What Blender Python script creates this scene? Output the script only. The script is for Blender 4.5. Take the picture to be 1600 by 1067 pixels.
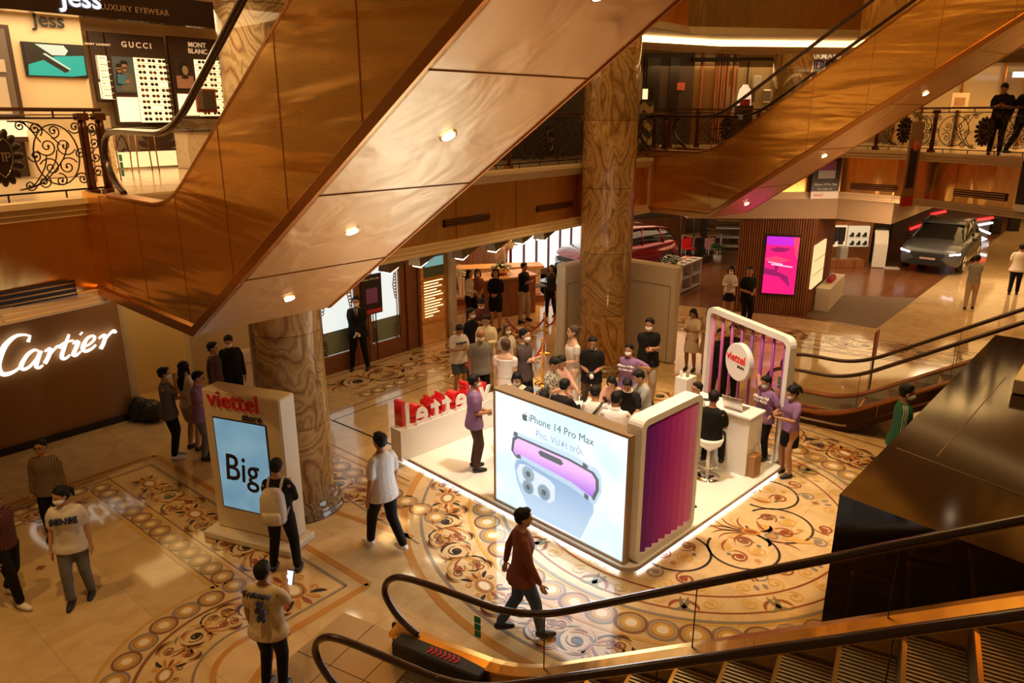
import bpy, bmesh, math, random
from mathutils import Vector, Matrix, noise
random.seed(7)
for o in list(bpy.data.objects): bpy.data.objects.remove(o)
C = bpy.context.scene.collection
PI = math.pi
R = math.radians
# ------------------------------------------------------------------ camera
FPX, PITCH, CAMH = 1155.0, 0.296, 5.65
cam_d = bpy.data.cameras.new('camera'); cam = bpy.data.objects.new('camera', cam_d); C.objects.link(cam)
cam_d.sensor_width = 36.0; cam_d.lens = FPX*36.0/1600.0; cam_d.clip_start = 0.05; cam_d.clip_end = 200
cam.location = (0, 0, CAMH); cam.rotation_euler = (PI/2-PITCH, 0, 0)
bpy.context.scene.camera = cam
# ------------------------------------------------------------------ world and main lights
sc = bpy.context.scene
sc.view_settings.view_transform = 'Standard'; sc.view_settings.look = 'None'
sc.view_settings.gamma = 1.0; sc.view_settings.use_curve_mapping = False
sc.view_settings.exposure = 0.45
w = bpy.data.worlds.new('mall_air'); sc.world = w; w.use_nodes = True
w.node_tree.nodes['Background'].inputs[0].default_value = (1.0, 0.50, 0.16, 1)
w.node_tree.nodes['Background'].inputs[1].default_value = 0.10
WARM = (1.0, 0.585, 0.20); WARM2 = (1.0, 0.67, 0.31); SOFTW = (1.0, 0.83, 0.64)
def area(loc, size, power, col=WARM, rot=(0,0,0), sy=None, name='ceiling_or_fill_light', spread=None):
    l = bpy.data.lights.new(name, 'AREA'); l.energy = power; l.color = col; l.shape = 'RECTANGLE'
    l.size = size; l.size_y = sy or size
    if spread: l.spread = spread
    o = bpy.data.objects.new(name, l); C.objects.link(o); o.location = loc; o.rotation_euler = rot; return o
def spot(loc, tgt, power, ang=50, col=WARM, r=0.08, blend=0.5, name='downlight'):
    l = bpy.data.lights.new(name, 'SPOT'); l.energy = power; l.color = col; l.spot_size = R(ang); l.spot_blend = blend; l.shadow_soft_size = r
    o = bpy.data.objects.new(name, l); C.objects.link(o); o.location = loc
    o.rotation_euler = (Vector(tgt)-Vector(loc)).to_track_quat('-Z', 'Y').to_euler(); return o
def point(loc, power, col=WARM, r=0.15, name='orchid_fill_light'):
    l = bpy.data.lights.new(name, 'POINT'); l.energy = power; l.color = col; l.shadow_soft_size = r
    o = bpy.data.objects.new(name, l); C.objects.link(o); o.location = loc; return o
area((1.5, 12.5, 12.5), 7, 520, WARM, sy=9)                       # atrium ceiling
spot((-3.0, 4.5, 11.0), (-5.2, 8.6, 0), 900, 62, WARM, .12)
spot((-6.5, 6.5, 7.4), (-6.8, 9.5, 0), 260, 90, WARM, .10)
spot((8.5, 9.0, 11.0), (7.5, 11.5, 0), 900, 60, WARM, .12)
spot((14, 14, 7.5), (14.5, 21, 0), 500, 70, WARM, .12)
spot((1.8, 10.0, 9.0), (1.9, 11.0, 1), 1900, 52, SOFTW, .25)       # booth spots
spot((3.6, 15.0, 9.0), (1.4, 13.2, 1), 1300, 44, WARM2, .2)
spot((-2.0, 13.5, 9.0), (-.2, 14.2, 1), 900, 46, WARM2, .2)
spot((-4.2, 8.0, 9.0), (-.9, 11.0, 0), 1300, 38, SOFTW, .2)
spot((7.5, 15, 9.0), (5.2, 10.6, 0), 700, 46, WARM, .2)
spot((3.6, 4.2, 8.5), (2.2, 8.8, .6), 900, 40, WARM2, .2)
area((-2.4, 15.2, 3.2), .4, 30, WARM, sy=4, rot=(R(-20), 0, R(-40)))  # added light for the door wall, in place of the wall washers' own
area((-7.3, 10.9, 7.2), 2.6, 150, (1.0, .66, .30), sy=7, rot=(0, 0, R(-40)))   # eyewear shop
area((-8.6, 12.2, 7.3), 1.2, 90, (1.0, .70, .36), sy=6, rot=(0, 0, R(-40)))
area((-3.6, 16.5, 7.2), 2.0, 50, WARM, sy=8, rot=(0, 0, R(-40)))
area((8.5, 25.5, 7.2), 8, 120, WARM, sy=3)
area((15.5, 21.5, 7.2), 5, 150, WARM, sy=3)
area((-6.8, 13.9, 3.2), 1.5, 22, (1.0, .62, .22), sy=2.5, rot=(0, 0, R(-40)))
area((1.0, 22.5, 3.15), 6, 150, (1.0, .50, .18), sy=4)
point((-.3, 23.3, 2.7), 60, WARM2)  # fill light added to brighten the orchids, no lamp hangs here
area((6.0, 26.5, 2.8), 3, 70, (1.0, .62, .35), sy=5)
area((9.0, 18.8, 3.4), 2.5, 40, (1.0, .62, .35), sy=1, rot=(R(35), 0, R(20)))  # added fill aimed at the dark pavilion face, not a ceiling fitting
area((12.5, 26, 2.8), 3, 90, WARM2, sy=5)
area((15, 24.5, 3.2), 2, 60, (1, .8, .6), sy=2)  # added fill to brighten the grey car
area((18, 26, 3.15), 6, 170, WARM, sy=6)
area((13.5, 19.5, 3.15), 3, 60, WARM, sy=5)
area((25, 36, 3.15), 10, 260, WARM, sy=10)
# ------------------------------------------------------------------ pixel rays of the photograph (to measure real places)
_cp, _sp = math.cos(PITCH), math.sin(PITCH)
F_, U_ = Vector((0, _cp, -_sp)), Vector((0, _sp, _cp))
def ray(px, py): return Vector(((px-800)/FPX, 0, 0)) - U_*((py-533.5)/FPX) + F_
def at(px, py, z=0.0):
    d = ray(px, py); t = (z-CAMH)/d.z; return Vector((d.x*t, d.y*t, z))
def atY(px, py, Y):
    d = ray(px, py); t = Y/d.y; return Vector((d.x*t, Y, CAMH+d.z*t))
def onp(px, py, O, th):
    d = ray(px, py); n = Vector((-math.sin(th), math.cos(th), 0)); t = ((Vector((O[0], O[1], 0))-Vector((0, 0, CAMH)))@n if False else (Vector((O[0], O[1], 0))-Vector((0, 0, CAMH))).dot(n))/d.dot(n)
    return Vector((0, 0, CAMH))+d*t
def head_z(px, py, g):          # height at which a pixel row meets the vertical above ground point g
    d = ray(px, py); return CAMH + d.z*(g.y/d.y)
# ------------------------------------------------------------------ materials
MATS = {}
def mat(name, col, rough=.5, metal=0.0, emit=None, es=0.0, bump=0, bscale=30, alpha=None, trans=0, coat=0, sheen=0, spec=None, var=0, vscale=4):
    if name in MATS: return MATS[name]
    m = bpy.data.materials.new(name); m.use_nodes = True; nt = m.node_tree; b = nt.nodes['Principled BSDF']
    b.inputs['Base Color'].default_value = (*col, 1); b.inputs['Roughness'].default_value = rough; b.inputs['Metallic'].default_value = metal
    if emit: b.inputs['Emission Color'].default_value = (*emit, 1); b.inputs['Emission Strength'].default_value = es
    if trans: b.inputs['Transmission Weight'].default_value = trans
    if coat: b.inputs['Coat Weight'].default_value = coat; b.inputs['Coat Roughness'].default_value = .05
    if sheen: b.inputs['Sheen Weight'].default_value = sheen
    if spec is not None: b.inputs['Specular IOR Level'].default_value = spec
    if alpha is not None: b.inputs['Alpha'].default_value = alpha
    tc = None
    if bump or var:
        tc = nt.nodes.new('ShaderNodeTexCoord')
    if bump:
        n = nt.nodes.new('ShaderNodeTexNoise'); n.inputs['Scale'].default_value = bscale; n.inputs['Detail'].default_value = 3
        nt.links.new(tc.outputs['Object'], n.inputs['Vector'])
        bp = nt.nodes.new('ShaderNodeBump'); bp.inputs['Strength'].default_value = bump; bp.inputs['Distance'].default_value = .02
        nt.links.new(n.outputs['Fac'], bp.inputs['Height']); nt.links.new(bp.outputs['Normal'], b.inputs['Normal'])
    if var:
        n = nt.nodes.new('ShaderNodeTexNoise'); n.inputs['Scale'].default_value = vscale; n.inputs['Detail'].default_value = 4
        nt.links.new(tc.outputs['Object'], n.inputs['Vector'])
        mx = nt.nodes.new('ShaderNodeMix'); mx.data_type = 'RGBA'
        mx.inputs[6].default_value = (*[c*(1-var) for c in col], 1); mx.inputs[7].default_value = (*[min(1, c*(1+var)) for c in col], 1)
        nt.links.new(n.outputs['Fac'], mx.inputs[0]); nt.links.new(mx.outputs[2], b.inputs['Base Color'])
    MATS[name] = m; return m
def nodes(m): return m.node_tree.nodes, m.node_tree.links, m.node_tree.nodes['Principled BSDF']
def ramp(nt, stops):
    r = nt.nodes.new('ShaderNodeValToRGB'); e = r.color_ramp.elements
    while len(e) < len(stops): e.new(.5)
    for i, (p, c) in enumerate(stops): e[i].position = p; e[i].color = (*c, 1)
    return r
def brass(name, col, rough, wave=.5, direction=0, tint=None):
    m = mat(name, col, rough, 1.0); nt = m.node_tree; N, L, b = nodes(m)
    tc = N.new('ShaderNodeTexCoord'); mp = N.new('ShaderNodeMapping'); mp.inputs['Scale'].default_value = (.25, .25, 1.6)
    if direction == 1: mp.inputs['Scale'].default_value = (1.4, 1.4, .35)
    L.new(tc.outputs['Object'], mp.inputs['Vector'])
    n = N.new('ShaderNodeTexNoise'); n.inputs['Scale'].default_value = 1.3; n.inputs['Detail'].default_value = 2.5; n.inputs['Distortion'].default_value = .6
    L.new(mp.outputs[0], n.inputs['Vector'])
    mp2 = N.new('ShaderNodeMapping'); mp2.inputs['Scale'].default_value = (1.5, 1.5, 60) if direction == 0 else (30, 30, 2)
    L.new(tc.outputs['Object'], mp2.inputs['Vector'])
    n2 = N.new('ShaderNodeTexNoise'); n2.inputs['Scale'].default_value = 3; n2.inputs['Detail'].default_value = 3; L.new(mp2.outputs[0], n2.inputs['Vector'])
    ad = N.new('ShaderNodeMath'); ad.operation = 'MULTIPLY_ADD'; L.new(n2.outputs['Fac'], ad.inputs[0]); ad.inputs[1].default_value = .0012; L.new(n.outputs['Fac'], ad.inputs[2])
    bp = N.new('ShaderNodeBump'); bp.inputs['Strength'].default_value = wave; bp.inputs['Distance'].default_value = .22
    L.new(ad.outputs[0], bp.inputs['Height']); L.new(bp.outputs[0], b.inputs['Normal'])
    mr = N.new('ShaderNodeMapRange'); mr.inputs['To Min'].default_value = rough*.8; mr.inputs['To Max'].default_value = rough*1.35
    L.new(n2.outputs['Fac'], mr.inputs['Value']); L.new(mr.outputs[0], b.inputs['Roughness'])
    return m
BRASS = brass('brushed_brass', (.84, .45, .10), .28, .30)
BRASS_S = brass('brushed_brass_soffit', (.74, .52, .28), .38, .16, 1)
BRASS_F = brass('brass_fascia', (.78, .46, .14), .28, .25, 1)
BRASS_D = mat('dark_brass_trim', (.55, .24, .06), .3, 1.0)
GOLDP = mat('polished_gold', (.95, .60, .22), .15, 1.0)
CHROME = mat('chrome', (.85, .83, .80), .12, 1.0)
STEEL = mat('steel', (.6, .58, .55), .3, 1.0)
IRON = mat('wrought_iron', (.035, .02, .014), .35, .6)
RAILW = mat('polished_dark_wood', (.07, .02, .008), .2, coat=.6)
RUBBER = mat('handrail_rubber', (.030, .010, .006), .22, coat=.5)
BLACK = mat('black', (.012, .010, .010), .5)
DARKB = mat('dark_brown_board', (.05, .024, .014), .45)
CREAM = mat('cream_paint', (.62, .50, .34), .55, var=.05)
MOLD = mat('cream_moulding', (.62, .46, .27), .5, var=.08, vscale=8)
WHITE = mat('white_laminate', (.82, .79, .76), .35)
WHITEG = mat('white_gloss', (.86, .84, .82), .12, coat=.4)
GREY = mat('grey_paint', (.35, .33, .31), .45)
RED = mat('signal_red', (.75, .01, .02), .3)
DRED = mat('velvet_red', (.40, .008, .015), .7, sheen=.3)
VINE = mat('iron_highlight', (.35, .25, .2), .3, .8)
def glass(name, tint=(.95, .93, .88), a=.12, rough=.02):
    m = bpy.data.materials.new(name); m.use_nodes = True; N = m.node_tree.nodes; L = m.node_tree.links; N.clear()
    o = N.new('ShaderNodeOutputMaterial'); t = N.new('ShaderNodeBsdfTransparent'); t.inputs[0].default_value = (*tint, 1)
    g = N.new('ShaderNodeBsdfGlossy'); g.inputs['Roughness'].default_value = rough
    fr = N.new('ShaderNodeFresnel'); fr.inputs['IOR'].default_value = 1.45
    ad = N.new('ShaderNodeMath'); ad.operation = 'MULTIPLY_ADD'; ad.inputs[1].default_value = .9; ad.inputs[2].default_value = a*.2; L.new(fr.outputs[0], ad.inputs[0])
    mx = N.new('ShaderNodeMixShader'); L.new(ad.outputs[0], mx.inputs[0]); L.new(t.outputs[0], mx.inputs[1]); L.new(g.outputs[0], mx.inputs[2]); L.new(mx.outputs[0], o.inputs[0])
    MATS[name] = m; return m
GLASS = glass('clear_glass'); GLASSD = glass('tinted_glass', (.8, .76, .70), .3)
def emis(name, col, s):
    m = mat(name, (0, 0, 0) if max(col) < .05 else tuple(c*.3 for c in col), .5, emit=col, es=s); return m
def wood(name, c1, c2, scale=3, rough=.4, stretch=(1, 1, .08), coat=0):
    m = mat(name, c1, rough, coat=coat); nt = m.node_tree; N, L, b = nodes(m)
    tc = N.new('ShaderNodeTexCoord'); mp = N.new('ShaderNodeMapping'); mp.inputs['Scale'].default_value = stretch; L.new(tc.outputs['Object'], mp.inputs[0])
    n = N.new('ShaderNodeTexNoise'); n.inputs['Scale'].default_value = scale*4; n.inputs['Detail'].default_value = 5; n.inputs['Distortion'].default_value = 1; L.new(mp.outputs[0], n.inputs[0])
    r = ramp(nt, [(.3, c1), (.7, c2)]); L.new(n.outputs['Fac'], r.inputs[0]); L.new(r.outputs[0], b.inputs['Base Color']); return m
WOOD = wood('warm_walnut', (.20, .065, .02), (.34, .13, .045))
WOODL = wood('light_oak', (.42, .22, .09), (.55, .30, .13))
# ------------------------------------------------------------------ mesh building
class MB:
    def __init__(s): s.v = []; s.f = []; s.m = []; s.sm = []; s.M = Matrix.Identity(4)
    def add(s, vs, fs, mi=0, smooth=False):
        k = len(s.v); s.v += [tuple(s.M@Vector(p)) for p in vs]
        for f in fs: s.f.append(tuple(i+k for i in f)); s.m.append(mi); s.sm.append(smooth)
    def box(s, c, d, rz=0, mi=0, bev=0):
        cx, cy, cz = c; x, y, z = d[0]/2, d[1]/2, d[2]/2; ca, sa = math.cos(rz), math.sin(rz)
        def P(a, b, h): return (cx+a*ca-b*sa, cy+a*sa+b*ca, cz+h)
        if bev <= 0:
            vs = [P(a, b, h) for h in (-z, z) for a, b in ((-x, -y), (x, -y), (x, y), (-x, y))]
            s.add(vs, [(3, 2, 1, 0), (4, 5, 6, 7), (0, 1, 5, 4), (1, 2, 6, 5), (2, 3, 7, 6), (3, 0, 4, 7)], mi)
        else:
            e = min(bev, x*.9, y*.9, z*.9); rings = []
            for h, k in ((-z, e), (-z+e, 0), (z-e, 0), (z, e)):
                X, Y = x-k, y-k; c_ = e if k == 0 else e*.6
                rings.append([P(*q, h) for q in ((-X+c_, -Y), (X-c_, -Y), (X, -Y+c_), (X, Y-c_), (X-c_, Y), (-X+c_, Y), (-X, Y-c_), (-X, -Y+c_))])
            s.loft(rings, mi, True, False)
    def loft(s, rings, mi=0, caps=True, smooth=True, closed=True):
        n = len(rings[0]); vs = [p for r in rings for p in r]; fs = []
        for i in range(len(rings)-1):
            for j in range(n if closed else n-1):
                a = i*n+j; b = i*n+(j+1) % n; fs.append((a, b, b+n, a+n))
        if caps: fs.append(tuple(range(n-1, -1, -1))); fs.append(tuple(range((len(rings)-1)*n, len(rings)*n)))
        s.add(vs, fs, mi, smooth)
    def prism(s, poly, z0, z1, mi=0):
        n = len(poly); a = sum(poly[i][0]*poly[(i+1) % n][1]-poly[(i+1) % n][0]*poly[i][1] for i in range(n))
        if a < 0: poly = poly[::-1]
        vs = [(p[0], p[1], z0) for p in poly]+[(p[0], p[1], z1) for p in poly]
        s.add(vs, [tuple(range(n-1, -1, -1)), tuple(range(n, 2*n))]+[(i, (i+1) % n, n+(i+1) % n, n+i) for i in range(n)], mi)
    def slab(s, O, X, Z, poly, t0, t1, mi=0, smooth=False):      # polygon in the X-Z frame at O, extruded along X x Z from t0 to t1
        O = Vector(O); X = Vector(X).normalized(); Z = Vector(Z).normalized(); Y = Z.cross(X)
        n = len(poly); vs = [O+X*p[0]+Z*p[1]+Y*t for t in (t0, t1) for p in poly]
        a = sum(poly[i][0]*poly[(i+1) % n][1]-poly[(i+1) % n][0]*poly[i][1] for i in range(n))
        fs = [tuple(range(n)), tuple(range(2*n-1, n-1, -1))]+[((i+1) % n, i, n+i, n+(i+1) % n) for i in range(n)]
        if (a < 0) == (t1 > t0): fs = [f[::-1] for f in fs]
        s.add(vs, fs, mi, smooth)
    def quad(s, a, b, c, d, mi=0): s.add([a, b, c, d], [(0, 1, 2, 3)], mi)
    def tube(s, pts, r, n=8, mi=0, caps=True, rs=None, flat=1.0):
        pts = [Vector(p) for p in pts]; rings = []; up = Vector((0, 0, 1)); prev = None
        for i, p in enumerate(pts):
            d = (pts[min(i+1, len(pts)-1)]-pts[max(i-1, 0)]).normalized() if len(pts) > 1 else up
            if prev is None:
                x = d.cross(up)
                if x.length < .05: x = d.cross(Vector((1, 0, 0)))
                x.normalize()
            else:
                x = prev-d*prev.dot(d); x.normalize()
            prev = x; y = x.cross(d); rr = rs[i] if rs else r
            rings.append([p+x*(rr*math.cos(2*PI*k/n))+y*(rr*flat*math.sin(2*PI*k/n)) for k in range(n)])
        s.loft(rings, mi, caps)
    def lathe(s, c, prof, n=20, mi=0, caps=True):
        s.loft([[(c[0]+r*math.cos(2*PI*k/n), c[1]+r*math.sin(2*PI*k/n), c[2]+z) for k in range(n)] for r, z in prof], mi, caps)
    def ell(s, c, r, n=12, mi=0, rot=None, m=8):
        rings = []
        for i in range(1, m):
            a = PI*i/m; rings.append([(r[0]*math.sin(a)*math.cos(2*PI*k/n), r[1]*math.sin(a)*math.sin(2*PI*k/n), -r[2]*math.cos(a)) for k in range(n)])
        vs = [p for q in rings for p in q]+[(0, 0, -r[2]), (0, 0, r[2])]; fs = []
        for i in range(m-2):
            for j in range(n): a = i*n+j; b = i*n+(j+1) % n; fs.append((a, b, b+n, a+n))
        B = len(vs)-2
        for j in range(n): fs.append((B, (j+1) % n, j)); fs.append((B+1, (m-2)*n+j, (m-2)*n+(j+1) % n))
        M = Matrix.Translation(c)
        if rot is not None: M = M@rot.to_4x4()
        s.add([M@Vector(p) for p in vs], fs, mi, True)
    def mesh(s, name, mats, remesh=0, bev=0):
        me = bpy.data.meshes.new(name); me.from_pydata(s.v, [], s.f)
        for x in (mats if isinstance(mats, (list, tuple)) else [mats]): me.materials.append(x)
        me.polygons.foreach_set('material_index', s.m); me.polygons.foreach_set('use_smooth', s.sm); me.update()
        return me
    def build(s, name, mats, parent=None, loc=None):
        o = bpy.data.objects.new(name, s.mesh(name, mats)); C.objects.link(o)
        if parent is not None: o.parent = parent; o.matrix_parent_inverse = parent_inv(parent)
        return o
def parent_inv(p):
    M = Matrix.Identity(4); q = p; chain = []
    while q is not None: chain.append(q); q = q.parent
    for q in reversed(chain): M = M@q.matrix_parent_inverse@Matrix.LocRotScale(q.location, q.rotation_euler, q.scale)
    return M.inverted()
def tag(o, label, cat, group=None, kind=None):
    o['label'] = label; o['category'] = cat
    if group: o['group'] = group
    if kind: o['kind'] = kind
    return o
def struct(o): o['kind'] = 'structure'; return o
def thing(name, label, cat, loc=(0, 0, 0), group=None):
    o = bpy.data.objects.new(name, None); C.objects.link(o); o.location = loc; o.empty_display_size = .1
    return tag(o, label, cat, group)
def single(mb, name, mats, label, cat, group=None): return tag(mb.build(name, mats), label, cat, group)
def dup(root, M, label=None, group=None):           # copy a thing with parts and sub-parts; M moves it in the world
    def cp(o, par):
        c = o.copy(); C.objects.link(c)
        if par is not None: c.parent = par; c.matrix_parent_inverse = o.matrix_parent_inverse
        for ch in o.children: cp(ch, c)
        return c
    r = cp(root, None); r.matrix_world = M@Matrix.LocRotScale(root.location, root.rotation_euler, root.scale)
    if label: r['label'] = label
    if group: r['group'] = group
    return r
def frame(O, X, Z):
    X = Vector(X).normalized(); Z = Vector(Z).normalized(); Y = Z.cross(X)
    return Matrix(((X.x, Y.x, Z.x, O[0]), (X.y, Y.y, Z.y, O[1]), (X.z, Y.z, Z.z, O[2]), (0, 0, 0, 1)))
def text_mesh(txt, size, ext=.004, off=0, shear=0, align='LEFT', spacing=1.0, xs=1.0):
    cu = bpy.data.curves.new('writing', 'FONT'); cu.body = txt; cu.size = size; cu.extrude = ext; cu.offset = off; cu.shear = shear
    cu.align_x = align; cu.space_character = spacing; cu.resolution_u = 3
    o = bpy.data.objects.new('writing', cu); C.objects.link(o); dg = bpy.context.evaluated_depsgraph_get(); dg.update()
    me = bpy.data.meshes.new_from_object(o.evaluated_get(dg)); bpy.data.objects.remove(o); bpy.data.curves.remove(cu)
    if xs != 1:
        for v in me.vertices: v.co.x *= xs
    return me
def text(name, txt, size, O, X, Up, m, parent=None, **k):       # letters stand in the plane X-Up at O, readable against X x Up
    me = text_mesh(txt, size, **k); me.materials.clear(); me.materials.append(m); me.name = name
    o = bpy.data.objects.new(name, me); C.objects.link(o)
    X = Vector(X).normalized(); Up = Vector(Up).normalized(); Z = X.cross(Up)
    M = Matrix(((X.x, Up.x, Z.x, O[0]), (X.y, Up.y, Z.y, O[1]), (X.z, Up.z, Z.z, O[2]), (0, 0, 0, 1)))
    me.transform(M)
    if parent is not None: o.parent = parent; o.matrix_parent_inverse = parent_inv(parent)
    return o
def V2(a): return Vector((math.cos(a), math.sin(a), 0))
Z3 = Vector((0, 0, 1))
UA, VA = R(50), R(-40)
u, v = V2(UA), V2(VA)
def uv(a, b, z=0): p = v*a+u*b; return Vector((p.x, p.y, z))        # floor grid: a along v, b along u
def ab(p): return (p[0]*v.x+p[1]*v.y, p[0]*u.x+p[1]*u.y)
def smooth_pts(pts, n=6):
    P = [Vector(p) for p in pts]; out = []
    for i in range(len(P)-1):
        a, b, c, d = P[max(i-1, 0)], P[i], P[i+1], P[min(i+2, len(P)-1)]
        for k in range(n):
            t = k/n; out.append(.5*((2*b)+(c-a)*t+(2*a-5*b+4*c-d)*t*t+(-a+3*b-3*c+d)*t**3))
    out.append(P[-1]); return out
# ================================================================== floor with its stone inlay
def marble_floor():
    m = mat('marble_floor', (.60, .47, .30), .07, spec=.6); nt = m.node_tree; N, L, b = nodes(m)
    tc = N.new('ShaderNodeTexCoord'); mp = N.new('ShaderNodeMapping'); mp.inputs['Rotation'].default_value = (0, 0, R(-50)); L.new(tc.outputs['Object'], mp.inputs[0])
    br = N.new('ShaderNodeTexBrick'); br.offset = 0; br.inputs['Scale'].default_value = 1; br.inputs['Brick Width'].default_value = .98; br.inputs['Row Height'].default_value = .98
    br.inputs['Mortar Size'].default_value = .006; br.inputs['Mortar Smooth'].default_value = 1
    br.inputs['Color1'].default_value = (.66, .47, .25, 1); br.inputs['Color2'].default_value = (.58, .41, .21, 1); br.inputs['Mortar'].default_value = (.40, .28, .15, 1)
    L.new(mp.outputs[0], br.inputs[0])
    n = N.new('ShaderNodeTexNoise'); n.inputs['Scale'].default_value = 2.2; n.inputs['Detail'].default_value = 6; n.inputs['Distortion'].default_value = 1.2; L.new(tc.outputs['Object'], n.inputs[0])
    r = ramp(nt, [(.35, (.86, .83, .78)), (.6, (1, 1, 1)), (.75, (.93, .90, .86))]); L.new(n.outputs['Fac'], r.inputs[0])
    mx = N.new('ShaderNodeMix'); mx.data_type = 'RGBA'; mx.blend_type = 'MULTIPLY'; mx.inputs[0].default_value = 1
    L.new(br.outputs['Color'], mx.inputs[6]); L.new(r.outputs[0], mx.inputs[7]); L.new(mx.outputs[2], b.inputs['Base Color'])
    return m
FM = [marble_floor()]
FC = dict(orange=(.47, .22, .055), brown=(.22, .10, .045), grey=(.23, .19, .15), red=(.25, .07, .028), dark=(.032, .028, .026), gold=(.54, .32, .085), cream=(.72, .60, .44), green=(.16, .15, .10), tan=(.42, .27, .13))
FI = {'base': 0}
for k, c in FC.items(): FI[k] = len(FM); FM.append(mat('inlay_'+k, c, .10, var=.12, vscale=9))
fl = MB()
fl.quad((-22, -4, 0), (60, -4, 0), (60, 75, 0), (-22, 75, 0), 0)
LAY = [0.0]
def poly(pts, c, z): fl.add([(p[0], p[1], z) for p in pts], [tuple(range(len(pts)))] if area2(pts) > 0 else [tuple(range(len(pts)-1, -1, -1))], FI[c])
def area2(p): return sum(p[i][0]*p[(i+1) % len(p)][1]-p[(i+1) % len(p)][0]*p[i][1] for i in range(len(p)))
def ribbon(pts, ws, c, z=.003):
    n = len(pts); vs = []
    for i in range(n):
        a = pts[max(i-1, 0)]; b = pts[min(i+1, n-1)]; dx, dy = b[0]-a[0], b[1]-a[1]; l = math.hypot(dx, dy) or 1; w_ = (ws[i] if isinstance(ws, (list, tuple)) else ws)/2
        nx, ny = -dy/l*w_, dx/l*w_; vs += [(pts[i][0]-nx, pts[i][1]-ny, z), (pts[i][0]+nx, pts[i][1]+ny, z)]
    fs = [(2*i, 2*i+2, 2*i+3, 2*i+1) for i in range(n-1)]; fl.add(vs, fs, FI[c])
def disc(p, r, c, z, n=18, r2=None, ang=0, mp=None):
    r2 = r2 or r; q = [(p[0]+r*math.cos(2*PI*k/n)*math.cos(ang)-r2*math.sin(2*PI*k/n)*math.sin(ang), p[1]+r*math.cos(2*PI*k/n)*math.sin(ang)+r2*math.sin(2*PI*k/n)*math.cos(ang)) for k in range(n)]
    if mp: q = [mp(*x) for x in q]
    poly(q, c, z)
def straight(O, D, flip=1):            # band mapping (t along D in metres, s across) -> world
    D = Vector(D).normalized(); Nn = Vector((-D.y, D.x, 0))*flip
    return lambda t, s: (O[0]+D.x*t+Nn.x*s, O[1]+D.y*t+Nn.y*s)
def arcmap(c, r, a0, sgn=1): return lambda t, s: (c[0]+(r+s)*math.cos(a0+sgn*t/r), c[1]+(r+s)*math.sin(a0+sgn*t/r))
def lens(mp, t0, s0, ang, L, W, c, z, curve=.25):     # curved leaf
    n = 8; pts = []; ws = []
    for i in range(n+1):
        k = i/n; x = L*k; y = curve*L*math.sin(PI*k*.8); pts.append(mp(t0+x*math.cos(ang)-y*math.sin(ang), s0+x*math.sin(ang)+y*math.cos(ang))); ws.append(max(W*math.sin(PI*min(1, k*.95+.04))**.8, .002))
    ribbon(pts, ws, c, z)
def spiral(mp, cx, cy, r0, r1, a0, turns, w0, w1, c, z, knob=True, n=None):
    n = n or int(14*abs(turns)+6); pts = []; ws = []
    for i in range(n+1):
        k = i/n; a = a0+turns*2*PI*k; r = r0+(r1-r0)*k**.8; pts.append(mp(cx+r*math.cos(a), cy+r*math.sin(a))); ws.append(w0+(w1-w0)*k)
    ribbon(pts, ws, c, z)
    if knob: e = (cx+r1*math.cos(a0+turns*2*PI), cy+r1*math.sin(a0+turns*2*PI)); disc(e, w1*1.3, c, z+.0004, 10, mp=mp)
def crescent(mp, cx, cy, r, a0, a1, w_, c, z, r1=None):
    n = max(7, int(abs(a1-a0)*6)); pts = []; ws = []; r1 = r1 or r
    for i in range(n+1): k = i/n; a = a0+(a1-a0)*k; rr = r+(r1-r)*k; pts.append(mp(cx+rr*math.cos(a), cy+rr*math.sin(a))); ws.append(max(.003, w_*math.sin(PI*(.04+.92*k**1.4))))
    ribbon(pts, ws, c, z)
def acanthus(mp, t, s, W, f, rnd):
    q = lambda a, b: mp(t+a, s+b*f) ; A = W*.33
    spiral(q, 0, 0, A*.62, A*.12, R(190), -1.5, .02*W, .065*W, 'dark', .0044)
    for i, (r0, r1, b0, b1, w_, c) in enumerate([(1.02, 1.0, 200, 95, .075, 'dark'), (1.05, 1.22, 215, 120, .05, 'red'), (1.0, 1.05, 80, 5, .07, 'orange'), (1.22, 1.12, 95, 30, .045, 'brown'), (1.28, 1.38, 175, 110, .045, 'orange'), (.84, .80, 300, 215, .06, 'orange'), (1.02, 1.0, 290, 235, .06, 'red'), (.82, .86, 60, -20, .05, 'red'), (1.24, 1.34, 255, 215, .05, 'green'), (1.0, .9, -10, -60, .06, 'brown'), (1.2, 1.35, 340, 290, .05, 'gold')]):
        crescent(q, 0, 0, A*r0, R(b0), R(b1), W*w_, c, .0034+.0001*i, A*r1)
    for i in range(6): lens(q, A*.95, -A*.15, R(78-i*27), W*(.50-.03*abs(i-2)), W*.06, ('brown', 'orange', 'red', 'gold', 'orange', 'dark')[i], .0036+.0001*i, .28 if i < 3 else -.25)
    for i in range(4): lens(q, -A*1.05, A*.1, R(150+i*32), W*.40, W*.055, ('dark', 'orange', 'red', 'tan')[i], .0037+.0001*i, -.35)
    spiral(q, A*2.0, A*.55, A*.50, A*.12, R(250), 1.25, .022*W, .05*W, 'red', .0041); crescent(q, A*2.0, A*.55, A*.72, R(60), R(170), .05*W, 'orange', .0038)
    spiral(q, A*1.85, -A*.75, A*.46, A*.12, R(100), -1.25, .022*W, .05*W, 'brown', .0041); crescent(q, A*1.85, -A*.75, A*.68, R(320), R(200), .05*W, 'dark', .0038)
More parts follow.
